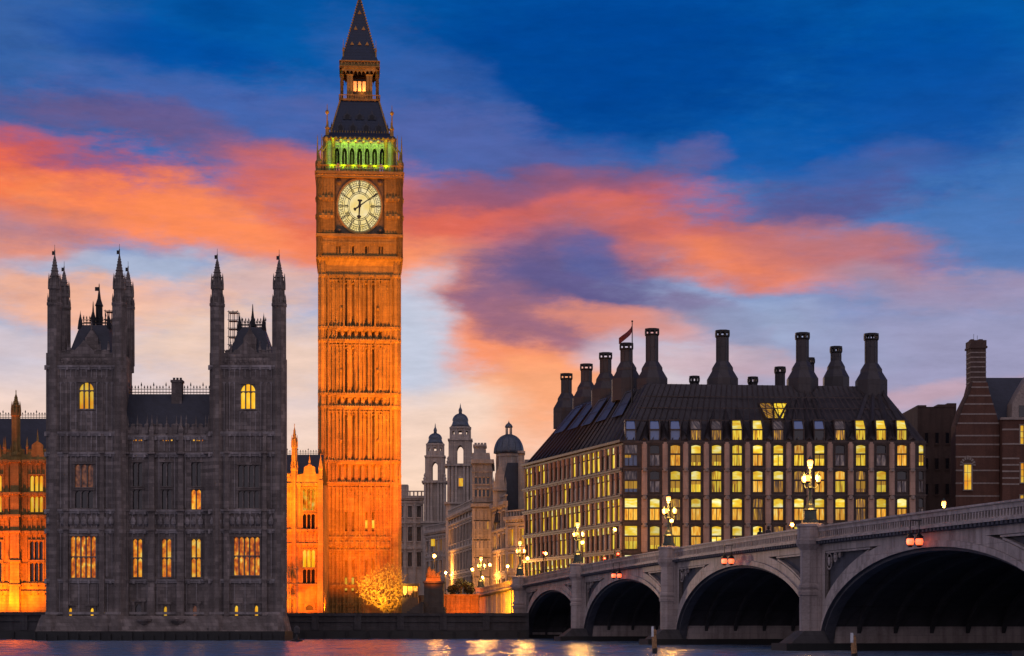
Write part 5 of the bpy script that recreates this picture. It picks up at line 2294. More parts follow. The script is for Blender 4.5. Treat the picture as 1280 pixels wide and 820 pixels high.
# ------------------------------------------------------------------ the office building with tall chimneys
def office():
    Y = 290.0
    P = Px(Y)
    x, z = P.x, P.z
    root = thing("office_building", "big dark office block with glowing yellow windows and tall black ventilation chimneys", "office building", (x(960), Y, 6.4))
    fr = Frame(0, Y)
    X0, X1 = x(779), x(1157)
    ZE, ZB = z(552), 6.3
    rows = [(556, 582), (588.5, 615), (623, 650), (657.5, 686), (694, 722)]
    cols = [818.5 + 25.75 * i for i in range(13)] + [1151.5]
    w = 12.8
    holes, spec = [], []
    for r, (pt, pb) in enumerate(rows):
        for c, cx in enumerate(cols):
            ww = w if c < 13 else 7
            h = (x(cx - ww / 2), x(cx + ww / 2), z(pb), z(pt))
            holes.append(h)
            spec.append((r, c, h))
        h = (x(780.5), x(797), z(pb), z(pt))
        holes.append(h)
        spec.append((r, -1, h))
    b = MB(fr)
    b.wall(X0, X1, ZB, ZE, 0, holes, .5)
    dark_l = [(X0, Y), (X1, Y)]
    b.face([(X1, 0, ZB), (X1, 30, ZB), (X1, 30, ZE), (X1, 0, ZE)])
    b.face([(X1, 30, ZB), (X0 + 6, 44, ZB), (X0 + 6, 44, ZE), (X1, 30, ZE)])
    b.build("wall", M_BRONZE, root)
    # lit pattern of the photograph: 1 lit, 0 dark, 2 half lit, 3 bluish
    LIT = {0: [3, 0, 1, 1, 1, 1, 1, 1, 1, 1, 0, 1, 0, 1, 1],
           1: [3, 0, 1, 1, 1, 1, 1, 1, 2, 1, 1, 2, 1, 0, 0],
           2: [1, 1, 2, 1, 1, 1, 2, 1, 1, 1, 1, 2, 1, 1, 0],
           3: [1, 1, 1, 1, 1, 1, 1, 2, 1, 2, 1, 1, 2, 1, 0],
           4: [1, 1, 1, 1, 1, 1, 1, 1, 1, 1, 1, 1, 1, 1, 1]}
    for r, c, (a, d, z0, z1) in spec:
        lit = LIT[r][c + 1] if c + 1 < len(LIT[r]) else 1
        zt = z0 + (z1 - z0) * .56
        f = MB(fr)
        yo, yi = -.06, .36
        f.box(a - .06, a + .07, yo, yi, z0, z1)
        f.box(d - .07, d + .06, yo, yi, z0, z1)
        f.box(a - .1, d + .1, yo - .1, yi, z0 - .12, z0)
        f.box(a + .07, d - .07, yo + .05, yi, zt - .13, zt + .1)
        m = (a + d) / 2
        nb = 1 if c >= 0 else 2
        for i in range(1, nb + 1):
            q = a + (d - a) * i / (nb + 1)
            f.box(q - .04, q + .04, yo + .1, yi, z0, zt)
        if c >= 0:
            f.arch_head(a + .06, d - .06, z1 - .2, z1 - .04, .02, yi, 5, .5)
        wn = f.build("window", M_BRONZE, root)
        up, lo = {1: (M_OFFICE_UP, M_OFFICE_LO), 2: (M_OFFICE_MIX, M_OFFICE_MIX), 0: (M_DARKGLASS, M_OFFICE_DIM), 3: (M_OFFICE_DIM, M_BLUEGLASS)}[lit]
        hsh = (r * 7 + c * 5 + r * c * 3) % 11
        if lit == 1:
            lo = {0: M_OFFICE_MIX, 3: M_OFFICE_WARM, 5: M_OFFICE_WARM, 8: M_OFFICE_UP}.get(hsh, lo)
            up = {2: M_OFFICE_WARM, 5: M_OFFICE_WARM, 9: M_OFFICE_LO}.get(hsh, up)
        g = MB(fr)
        g.face([(a, .34, zt), (d, .34, zt), (d, .34, z1), (a, .34, z1)])
        g.build("pane", up, wn)
        g = MB(fr)
        g.face([(a, .341, z0), (d, .341, z0), (d, .341, zt), (a, .341, zt)])
        g.build("pane", lo, wn)
        if lit and hsh in (1, 4, 6, 7, 10):
            g = MB(fr)
            zz = zt - (zt - z0) * (.25 + .1 * hsh % .55)
            g.box(a + .07, d - .07 if hsh != 6 else (a + d) / 2, .3, .325, zz, zt - .1)
            g.build("blind", M_BLIND, wn)
    # stone piers that thin towards the top, with a steel boss at each floor
    for i in range(14):
        cx = 805.5 + 25.75 * i
        b = MB(fr)
        hw = 3.0 * P.k
        q = x(cx)
        prev = 12
        for (pt, pb), wd in zip(rows, (2.4, 2.7, 2.9, 3.1, 3.3)):
            hw = wd * P.k
            b.box(q - hw, q + hw, -.42, .05, z(pb + 4), z(pt - 1))
            b.box(q - hw - .1, q - hw + .06, -.3, .05, z(pb + 4), z(pt - 1))
            b.box(q + hw - .06, q + hw + .1, -.3, .05, z(pb + 4), z(pt - 1))
            b.box(q - hw * .8, q + hw * .8, -.34, .05, z(pt - 1.003), z(pt - 3.2))
        pr = b.build("pier", M_PIERSTONE, root)
        for pt in (588.5, 623, 657.5):
            b = MB(fr)
            zc = z(pt - 1)
            b.lathe([(.02, zc - .34), (.34, zc - .26), (.34, zc + .26), (.02, zc + .34)], q, -.42, 8)
            b.build("boss", M_BAND, pr)
    # floor bands in bronze
    b = MB(fr)
    for l in (552.5, 585.5, 619, 653.8, 690):
        b.box(X0 - .05, X1 + .05, -.22, .05, z(l) - .18, z(l) + .18)
        b.box(X0 - .05, X1 + .05, -.12, .05, z(l) - .4, z(l) - .182)
    for i in range(13):
        for s in (-9.2, 9.2):
            q = x(818.5 + 25.75 * i + s)
            b.box(q - .12, q + .12, -.2, .05, ZB, ZE - .02)
    b.build("floor_band", M_BRONZE, root)
    # dormer storey and the great roof
    rows_d = (524, 549)
    zR = 39.3
    NX, NY = x(779), Y                                 # street corner
    LX, LY = 2.2, 335.0                                # far end of the street side
    dv = (LX - NX, LY - NY)
    dl = hypot(*dv)
    dv = (dv[0] / dl, dv[1] / dl)
    nv_ = (dv[1], -dv[0])                              # into the block
    ZL = z(552)
    inset = 12.0
    A = (NX + 4.4, Y + 8.4, zR)                        # near end of the street ridge = left end of the front ridge
    Bp = (x(1112) + .8, Y + inset, zR)
    C = (LX + nv_[0] * 6.2 - dv[0] * 9, LY + nv_[1] * 6.2 - dv[1] * 9, zR)
    b = MB()
    N_, E_, L_ = (NX, Y, ZL), (X1, Y, ZL), (LX, LY, ZL)
    b.face([N_, E_, Bp, A])
    b.face([L_, N_, A, C])
    Er = (X1, Y + 30, ZL)
    b.face([E_, Er, (Bp[0], Bp[1] + 8, zR), Bp])
    b.face([A, Bp, (Bp[0], Bp[1] + 8, zR), (C[0] + 10, C[1] + 2, zR), C])
    Lr = (LX + 16, LY + 6, ZL)
    b.face([Lr, L_, C, (C[0] + 10, C[1] + 2, zR)])
    b.face([Er, Lr, (C[0] + 10, C[1] + 2, zR), (Bp[0], Bp[1] + 8, zR)])
    roof = b.build("roof", M_BRONZE2, root)
    # fanned ducts climbing the roof to the chimneys
    def lerp(p, q, t):
        return tuple(p[i] + (q[i] - p[i]) * t for i in range(3))
    stacks = [(815, 411, 453, 482, 0), (903, 413, 454, 482, 0), (1003, 416, 456, 482, 0), (1089, 417, 457, 484, 0)]
    b = MB()
    for i in range(14):
        cx = 805.5 + 25.75 * i
        base = (x(cx), Y - .12, ZL + .1)
        tgt = min(stacks, key=lambda s: abs(s[0] - cx))[0]
        PY = Px(Y + inset)
        topp = (PY.x(tgt) + (cx - tgt) * .03, Y + inset - 1.2, zR - .8)
        b.tube(base, lerp(base, topp, 1.0), .55, .34, 4)
    b.build("roof_duct", M_BRONZE2, roof)
    b = MB()
    for i in range(21):
        t = (i + .5) / 21
        base = lerp(N_, L_, t)
        tp = lerp(A, C, min(1, max(0, (t - .02) * 1.0)))
        base = (base[0] - nv_[0] * .12, base[1] - nv_[1] * .12, base[2])
        b.tube(base, lerp(base, tp, .97), .26, .2, 4)
    b.build("roof_duct", M_BRONZE2, roof)
    b = MB()
    for i in range(46):
        t = (i + .5) / 46
        p0, p1 = lerp(N_, E_, t), lerp(A, Bp, t)
        b.tube((p0[0], p0[1] - .02, p0[2] + .3), (p1[0], p1[1] - .02, p1[2]), .085, .07, 3)
    for v in (.36, .58, .78):
        p0, p1 = lerp(N_, A, v), lerp(E_, Bp, v)
        b.tube((p0[0], p0[1] - .02, p0[2]), (p1[0], p1[1] - .02, p1[2]), .09, n=3)
    b.build("roof_seam", M_BRONZE, roof)
    # roof lights on the street side
    for i, t in enumerate((.12, .3, .47, .63, .8)):
        def rp(u, v):
            p = lerp(lerp(N_, L_, u), lerp(A, C, u), v)
            return (p[0] - nv_[0] * .35, p[1] - nv_[1] * .35, p[2] + .2)
        b = MB()
        b.face([rp(t + .1, .5), rp(t, .5), rp(t, .9), rp(t + .1, .9)])
        for u0, u1, v0, v1 in ((t - .006, t + .006, .48, .92), (t + .094, t + .106, .48, .92), (t, t + .1, .48, .5), (t, t + .1, .9, .92), (t, t + .1, .69, .705)):
            pts = [rp(u1, v0), rp(u0, v0), rp(u0, v1), rp(u1, v1)]
            pts = [(p[0] - .1, p[1] - .05, p[2] + .06) for p in pts]
            b.face(pts)
        b.build("roof_light", M_DOME, roof)
    # dormer windows: sloped glass over upright glass
    LD = [3, 3, 3, 2, 2, 1, 1, 2, 0, 0, 2, 1, 1, 1]
    slope = (zR - ZL) / 12.0
    cols_d = [788.5] + [818.5 + 25.75 * i for i in range(13)]
    for c, cx in enumerate(cols_d):
        q = x(cx)
        hw = 6.0 * P.k
        z0, z1, z2 = z(549.5), z(537), z(525)
        b = MB(fr)
        b.box(q - hw - .12, q - hw + .05, .1, 2.6, z0 - .1, z1)
        b.box(q + hw - .05, q + hw + .12, .1, 2.6, z0 - .1, z1)
        b.box(q - hw - .12, q + hw + .12, .06, 2.0, z0 - .25, z0 - .002)
        b.box(q - hw + .05, q + hw - .05, .08, .4, z1 - .1, z1 + .12)
        y2 = .2 + (z2 - z1) / 1.5
        for s in (-1, 1):
            a_, d_ = (q - hw - .12, q - hw + .05) if s < 0 else (q + hw - .05, q + hw + .12)
            b.face([(a_, .15, z1 + .12), (d_, .15, z1 + .12), (d_, y2 - .1, z2 + .1), (a_, y2 - .1, z2 + .1)])
            b.face([(a_ if s < 0 else d_, .15, z1), (a_ if s < 0 else d_, y2 + 2.5, z1), (a_ if s < 0 else d_, y2 + .2, z2 + .1)])
        b.box(q - hw - .12, q + hw + .12, y2 - .2, y2 + 2.4, z2, z2 + .2)
        dm = b.build("dormer", M_BRONZE, root)
        lit = LD[c]
        up, lo = {1: (M_OFFICE_UP, M_OFFICE_LO), 2: (M_OFFICE_DIM, M_OFFICE_MIX), 0: (M_BLUEGLASS, M_DARKGLASS), 3: (M_BLUEGLASS, M_BLUEGLASS)}[lit]
        g = MB(fr)
        g.face([(q - hw, .28, z0), (q + hw, .28, z0), (q + hw, .28, z1), (q - hw, .28, z1)])
        g.build("pane", lo, dm)
        g = MB(fr)
        g.face([(q - hw + .02, .22, z1 + .1), (q + hw - .02, .22, z1 + .1), (q + hw * .8, y2 - .05, z2), (q - hw * .8, y2 - .05, z2)])
        g.build("pane", up, dm)
    # the big lit roof light
    def fp(px, py):
        # point on the front roof slope seen at that column and row
        tz = 0.0
        for _ in range(30):
            PY = Px(Y + tz)
            zz = PY.z(py)
            tz = max(0, (zz - ZL) / (zR - ZL) * inset)
        return (PY.x(px), Y + tz, zz)
    for (pa, pb_, pc, pd), m in (((947, 958, 974, 964), M_OFFICE_MIX), ((966, 966, 981, 985), M_OFFICE_LO)):
        g = MB()
        pts = [fp(pb_ if pa < 960 else 967, 526), fp(pc if pa < 960 else 979, 526), fp(pd, 506), fp(pa, 506)]
        pts = [(p[0], p[1] - .35, p[2] + .25) for p in pts]
        g.face(pts)
        o_ = MB()
        for (u, v) in zip(pts, pts[1:] + pts[:1]):
            o_.tube((u[0], u[1] - .05, u[2]), (v[0], v[1] - .05, v[2]), .14, n=4)
        rl = o_.build("roof_light", M_BRONZE, roof)
        g.build("pane", m, rl) if False else g.build("roof_light_pane", m, roof)
    # chimneys
    def chimney(X_, Y_, zt, zn, zb, s=1.0, bell=True, mat=M_BRONZE2):
        b = MB()
        r = .98 * s
        if bell:
            b.lathe([(2.55 * s, zb - 2.5), (2.55 * s, zb + 1.0), (1.75 * s, zb + 2.3), (1.72 * s, zb + 2.75), (1.1 * s, zb + 3.7), (r, zn), (r, zt - 1.0)], X_, Y_, 8)
        else:
            b.lathe([(r, zb - 2), (r, zt - 1.0)], X_, Y_, 8)
        for i in range(8):
            a = pi / 8 + i * pi / 4
            b.tube((X_ + r * cos(a), Y_ + r * sin(a), zb), (X_ + r * cos(a), Y_ + r * sin(a), zt - 1.0), .07, n=4)
        ch = b.build("chimney", mat, roof)
        b = MB()
        b.lathe([(r * 1.16, zt - 1.1), (r * 1.22, zt - .98), (r * 1.22, zt - .86), (r * .9, zt - .86)], X_, Y_, 8)
        b.lathe([(r * .9, zt - .34), (r * 1.22, zt - .34), (r * 1.22, zt - .02), (r * .7, zt)], X_, Y_, 8)
        for i in range(8):
            a = pi / 8 + i * pi / 4
            xx, yy = X_ + r * 1.08 * cos(a), Y_ + r * 1.08 * sin(a)
            b.box(xx - .13, xx + .13, yy - .13, yy + .13, zt - .9, zt - .3)
        b.build("chimney_cap", M_IRON, ch)
    PY = Px(Y + inset)
    for px, pt, pn, pb_, _ in stacks:
        chimney(PY.x(px), Y + inset, PY.z(pt), PY.z(pn), PY.z(pb_))
    P2 = Px(Y + inset + 11)
    chimney(P2.x(1045), Y + inset + 11, P2.z(433), P2.z(470), P2.z(483) + .4, .86)
    for px, pt in ((868, 470), (941, 471)):
        P3 = Px(Y + inset + 3)
        chimney(P3.x(px), Y + inset + 3, P3.z(pt), 0, 38.5, .72, False)
    P3 = Px(Y + inset + 5)
    chimney(P3.x(975), Y + inset + 5, P3.z(458.5), 0, 38.5, .78, False)
    chimney(P2.x(1013), Y + inset + 11, P2.z(447), 0, 38.5, .6, False)
    for px, pt, pn, pb_, YY in ((783, 429, 466, 482, 307), (757, 441, 478, 495, 318), (733, 455, 487, 505, 329), (708, 467, 502, 518, 341)):
        P4 = Px(YY)
        chimney(P4.x(px), YY, P4.z(pt), P4.z(pn), P4.z(pb_), .98)

    # the street side
    LF = Frame(LX, LY, NX - LX, NY - LY)
    n, nr = 21, 5
    pitch = (dl - 1.2) / n
    lev = [(z(b0), z(t0)) for t0, b0 in ((557, 583), (589, 616), (623, 650), (657, 685), (692, 730))]
    hs, sp2 = [], []
    for r, (z0, z1) in enumerate(lev):
        for i in range(n):
            c = .6 + (i + .5) * pitch
            h = (c - pitch * .3, c + pitch * .3, z0, z1)
            hs.append(h)
            sp2.append((r, i, h))
    b = MB(LF)
    b.wall(0, dl, ZB, ZL, 0, hs, .4)
    b.build("wall", M_BRONZE, root)
    rnd = random.Random(5)
    stuffp, stufff = {}, MB(LF)
    cnt = 0
    order = sorted(sp2, key=lambda s: -s[1])
    for r, i, (a, d, z0, z1) in order:
        lit = rnd.random() < (.42 if r < 4 else .8)
        zt = z0 + (z1 - z0) * .68
        keep = cnt < 30
        cnt += 1
        f = MB(LF) if keep else stufff
        f.box(a - .05, a + .06, -.03, .1, z0, z1)
        f.box(d - .06, d + .05, -.03, .1, z0, z1)
        f.box(a + .06, d - .06, -.01, .1, zt - .1, zt + .08)
        f.box(a - .12, d + .12, -.12, .1, z0 - .14, z0)
        up = M_OFFICE_UP if lit or rnd.random() < .3 else M_OFFICE_DIM
        lo = (M_OFFICE_LO if lit else (M_OFFICE_DIM if rnd.random() < .6 else M_DARKGLASS))
        if keep:
            wn = f.build("window", M_BRONZE, root)
        for m, c0, c1, yy in ((up, zt, z1, .06), (lo, z0, zt, .061)):
            if keep:
                g = MB(LF)
                g.face([(a, yy, c0), (d, yy, c0), (d, yy, c1), (a, yy, c1)])
                g.build("pane", m, wn)
            else:
                g = stuffp.setdefault(m.name, (MB(LF), m))[0]
                g.face([(a, yy, c0), (d, yy, c0), (d, yy, c1), (a, yy, c1)])
    wn = stufff.build("window", M_BRONZE, root, kind='stuff')
    for nm, (g, m) in stuffp.items():
        g.build("pane", m, wn, kind='stuff')
    for i in range(n + 1):
        q = .6 + i * pitch
        b = MB(LF)
        for r, (z0, z1) in enumerate(lev):
            b.box(q - .2, q + .2, -.22, .05, z0 - .45, z1 + .1)
            b.box(q - .27, q + .27, -.3, .05, z1 - 1.0, z1 + .05)
        b.build("pier", M_PIERSTONE, root)
    b = MB(LF)
    for z0, z1 in lev:
        b.box(0, dl, -.5, .04, z0 - .55, z0 - .28)
        b.box(0, dl, -.28, .04, z0 - .85, z0 - .552)
    b.box(-.3, dl + .2, -.65, .1, ZL - .1, ZL + .28)
    b.build("floor_band", M_BRONZE, root)
    return root


office()

# flag on its pole beside the chimneys
P = Px(300.0)
t = thing("flagpole", "thin flagpole with a drooping flag beside the office chimneys", "flagpole", (P.x(789.5), 300, P.z(500)))
b = MB()
b.tube((P.x(789.5), 298.5, P.z(505)), (P.x(789.5), 298.5, P.z(404)), .12, .07, 8)
b.sphere((P.x(789.5), 298.5, P.z(403.5)), .16, 8, 6)
b.build("pole", M_IRON, t)
b = MB()
rnd = random.Random(2)
nx_, nz_ = 10, 8
g = []
for i in range(nx_ + 1):
    u = i / nx_
    col = []
    for j in range(nz_ + 1):
        v = j / nz_
        px = 789 - 16 * u
        py = 409 + 15 * u ** .7 + (8 + 0 * u) * v * (1 - .55 * u) + u * v * 4
        col.append((P.x(px), 298.5 + .35 * sin(u * 7 + v * 2) * u, P.z(py)))
    g.append(col)
b.smooth = True
for i in range(nx_):
    for j in range(nz_):
        b.face([g[i][j], g[i + 1][j], g[i + 1][j + 1], g[i][j + 1]])
f_ = b.build("flag", M_CLOTH, t)
sm = f_.modifiers.new("thickness", 'SOLIDIFY')
sm.thickness = .04


# ------------------------------------------------------------------ brown block and striped brick house on the right
def right_side():
    Y = 318.0
    P = Px(Y)
    x, z = P.x, P.z
    t = thing("brown_building", "plain dark brown brick block between the office and the striped house", "building", (x(1171), Y, 6.4))
    b = MB(Frame(0, Y))
    b.box(x(1147), x(1195.5), 0, 14, 5, z(509))
    b.build("wall", M_BROWNBRICK, t)
    b = MB(Frame(0, Y))
    for a, c, h in ((1147, 1158, 506.5), (1158, 1172, 508.5), (1172, 1184, 505.5), (1184, 1195.5, 504)):
        b.box(x(a), x(c) - .02, -.1, 14, z(509), z(h))
    b.build("parapet", M_BROWNBRICK, t)
    for cx in (1158, 1171, 1184):
        for pt in (540, 572, 604):
            b = MB(Frame(0, Y))
            b.box(x(cx - 2.6), x(cx + 2.6), -.1, .05, z(pt + 15), z(pt))
            b.box(x(cx - 3.2), x(cx + 3.2), -.2, .05, z(pt + 16), z(pt + 15))
            w_ = b.build("blind_window", M_BROWNBRICK, t)
            b = MB(Frame(0, Y))
            b.box(x(cx - 2), x(cx + 2), -.13, -.1, z(pt + 14), z(pt + 1))
            b.build("pane", M_DARKGLASS, w_)

    Y = 300.0
    P = Px(Y)
    x, z = P.x, P.z
    fr = Frame(0, Y)
    t = thing("brick_house", "red brick gabled house with white stone stripes and a striped chimney", "house", (x(1240), Y, 6.4))
    # gabled front, 1195-1249, and a projecting right wing
    zb = 5.0
    gab = [(x(1194.5), zb), (x(1249), zb), (x(1249), z(530)), (x(1236), z(487)), (x(1234.5), z(478)), (x(1214.5), z(478)), (x(1211), z(492)), (x(1203), z(508)), (x(1195), z(532))]
    b = MB(fr)
    b.prism(gab, 0, 3.5)
    b.build("gable_wall", M_BRICK, t)
    bands = MB(fr)

    def edges(py):
        zz = z(py)
        lo, hi = [], []
        for (xa, za), (xb, zb_) in zip(gab, gab[1:] + gab[:1]):
            if (za - zz) * (zb_ - zz) < 0:
                q = xa + (xb - xa) * (zz - za) / (zb_ - za)
                lo.append(q)
        return min(lo), max(lo)
    for py in (484, 494.5, 505, 517.5, 529, 544.5, 555.5, 571, 588, 604, 620):
        a, c = edges(py)
        bands.box(a - .03, c + .03, -.04, .3, z(py) - .11, z(py) + .11)
    bands.build("stone_band", M_BAND, t)
    b = MB(fr)
    for (xa, za), (xb, zb_) in zip(gab[4:8], gab[5:9]):
        if abs(xa - xb) > .2 and abs(za - zb_) > .2:
            b.tube((xa, .1, za + .1), (xb, .1, zb_ + .1), .28, n=4)
    b.build("gable_coping", M_BROWNBRICK, t)
    # chimney
    b = MB(fr)
    b.box(x(1214.5), x(1233.5), .5, 3.6, z(486), z(434))
    b.box(x(1213), x(1235), .3, 3.8, z(434.5), z(432))
    b.box(x(1214), x(1234), .4, 3.7, z(432), z(424.5))
    b.box(x(1216), x(1220), 1.2, 2.6, z(424.5), z(422.5))
    b.box(x(1226), x(1231), 1.2, 2.6, z(424.5), z(422.5))
    ch = b.build("chimney", M_BROWNBRICK, t)
    b = MB(fr)
    for py in (440, 446, 452, 458, 464.5, 471, 477):
        b.box(x(1214.2), x(1233.8), .46, 3.64, z(py) - .09, z(py) + .09)
    b.build("stone_band", M_BAND, ch)
    b = MB(fr)
    b.tube((x(1221), 2, z(424)), (x(1221), 2, z(415)), .03, n=4)
    b.tube((x(1225.5), 2, z(424)), (x(1225.5), 2, z(417)), .03, n=4)
    b.build("aerial", M_IRON, ch)
    # roofs
    b = MB(fr)
    b.face([(x(1234), 1.5, z(484)), (x(1249), .6, z(531)), (x(1330), .6, z(531)), (x(1330), 8, z(464)), (x(1234.5), 8, z(464))])
    b.face([(x(1234.5), 8, z(464)), (x(1330), 8, z(464)), (x(1330), 16, z(531)), (x(1234.5), 16, z(531))])
    b.build("roof", M_SLATE, t)
    # right wing, nearer by a metre and a half
    y = -1.5
    hs = []
    win = [(1276.5, 9, 533, 556), (1277, 9, 580, 604), (1276.5, 9, 620, 642)]
    for cx, w, pt, pb in win:
        hs.append((x(cx - w / 2), x(cx + w / 2), z(pb), z(pt)))
    b = MB(fr)
    b.wall(x(1250), x(1335), zb, z(524), y, hs, .4)
    b.face([(x(1250), y, zb), (x(1250), 3, zb), (x(1250), 3, z(524)), (x(1250), y, z(524))])
    b.face([(x(1250), y, z(524)), (x(1335), y, z(524)), (x(1335), 3, z(524)), (x(1250), 3, z(524))])
    b.build("wing_wall", M_BRICK, t)
    b = MB(fr)
    for py in (538, 556, 574, 582, 590, 598.5, 606):
        if py in (538,):
            b.box(x(1250) - .02, x(1271), y - .04, y + .2, z(py) - .13, z(py) + .13)
        else:
            b.box(x(1250) - .02, x(1271), y - .04, y + .2, z(py) - .12, z(py) + .12)
    b.box(x(1249) - .2, x(1335), y - .3, y + .3, z(526), z(523))
    b.build("stone_band", M_BAND, t)
    for cx, w, pt, pb in win:
        gothic_window(t, fr, x(cx), w * P.k, z(pb), z(pt), 2, 3, M_GOLDROOM, M_BAND, None, y, .4, False, False, .06)
    # dormer gable on the wing
    b = MB(fr)
    m = x(1283)
    b.prism([(x(1262), z(524)), (x(1305), z(524)), (x(1304), z(505)), (x(1296), z(490)), (m, z(470)), (x(1271), z(490)), (x(1263), z(505))], y + .2, 2)
    dg = b.build("dormer_gable", M_BAND, t)
    b = MB(fr)
    b.box(x(1271), x(1280), y + .12, y + .25, z(522), z(508))
    b.build("dormer_pane", M_DARKGLASS, dg)
    b = MB(fr)
    b.lathe([(.22, z(505)), (.22, z(494)), (.3, z(493)), (.05, z(482)), (0, z(478))], x(1275), y + .4, 6)
    b.build("pinnacle", M_BAND, dg)
    # arched window with a hood of white stones
    q = x(1209.5)
    gothic_window(t, fr, q, 9.5 * P.k, z(612), z(580), 2, 3, M_GOLDROOM, M_BAND, None, -.12, .1, False, False, .06)
    b = MB(fr)
    for i in range(9):
        a = pi * i / 8
        r0, r1 = .82, 1.22 + (.2 if i == 4 else 0)
        cz = z(581)
        pts = []
        for rr, da in ((r0, -.13), (r1, -.13), (r1, .13), (r0, .13)):
            pts.append((q + rr * cos(a + da), cz + rr * sin(a + da)))
        b.prism(pts, -.2, .02)
    b.build("window_hood", M_BAND, t)
    b = MB(fr)
    b.box(q - .8, q + .8, -.15, .02, z(581), z(575))
    b.build("lunette", M_BROWNBRICK, t)


right_side()


# ------------------------------------------------------------------ pale government buildings far left of the office
def grid_front(root, fr, W_, z0, z1, nb, rows, mat, pilaster=True, lit=.12, seed=1, wfrac=.4, base=None):
    """a stone front with ranked windows, pilasters and cornices"""
    rnd = random.Random(seed)
    p = W_ / nb
    hs = []
    for a, c in rows:
        for i in range(nb):
            m = (i + .5) * p
            hs.append((m - p * wfrac / 2, m + p * wfrac / 2, a, c))
    b = MB(fr)
    b.wall(0, W_, z0, z1, 0, hs, .45)
    b.build("wall", mat, root)
    for h in hs:
        b = MB(fr)
        b.box(h[0] - .25, h[0], -.14, .1, h[2], h[3])
        b.box(h[1], h[1] + .25, -.14, .1, h[2], h[3])
        b.box(h[0] - .4, h[1] + .4, -.3, .1, h[3], h[3] + .3)
        b.box(h[0] - .35, h[1] + .35, -.25, .1, h[2] - .25, h[2])
        m = (h[0] + h[1]) / 2
        b.box(m - .05, m + .05, .2, .4, h[2], h[3])
        w_ = b.build("window", mat, root)
        g = MB(fr)
        g.face([(h[0], .38, h[2]), (h[1], .38, h[2]), (h[1], .38, h[3]), (h[0], .38, h[3])])
        g.build("pane", M_GOLDROOM if rnd.random() < lit else M_DARKGLASS, w_)
    b = MB(fr)
    for a, c in rows:
        b.box(-.1, W_ + .1, -.45, .05, c + .75, c + 1.1)
        b.box(-.05, W_ + .05, -.25, .04, c + .5, c + .748)
    b.box(-.2, W_ + .2, -.8, .1, z1 - .1, z1 + .5)
    b.box(-.2, W_ + .2, -.5, .1, z1 - .5, z1 - .102)
    n = int(W_ / .8)
    for i in range(n):
        q = (i + .5) * W_ / n
        b.box(q - .18, q + .18, -.7, 0, z1 - .45, z1 - .1)
        b.box(q - .16, q + .16, -.3, -.05, z1 + .5, z1 + 1.4)
    b.box(-.2, W_ + .2, -.4, .05, z1 + 1.4, z1 + 1.65)
    b.build("cornice", mat, root)
    if pilaster:
        b = MB(fr)
        for i in range(nb + 1):
            q = min(max(i * p, .3), W_ - .3)
            b.box(q - .3, q + .3, -.3, .05, z0, z1 - .5)
        b.build("pilaster", mat, root)


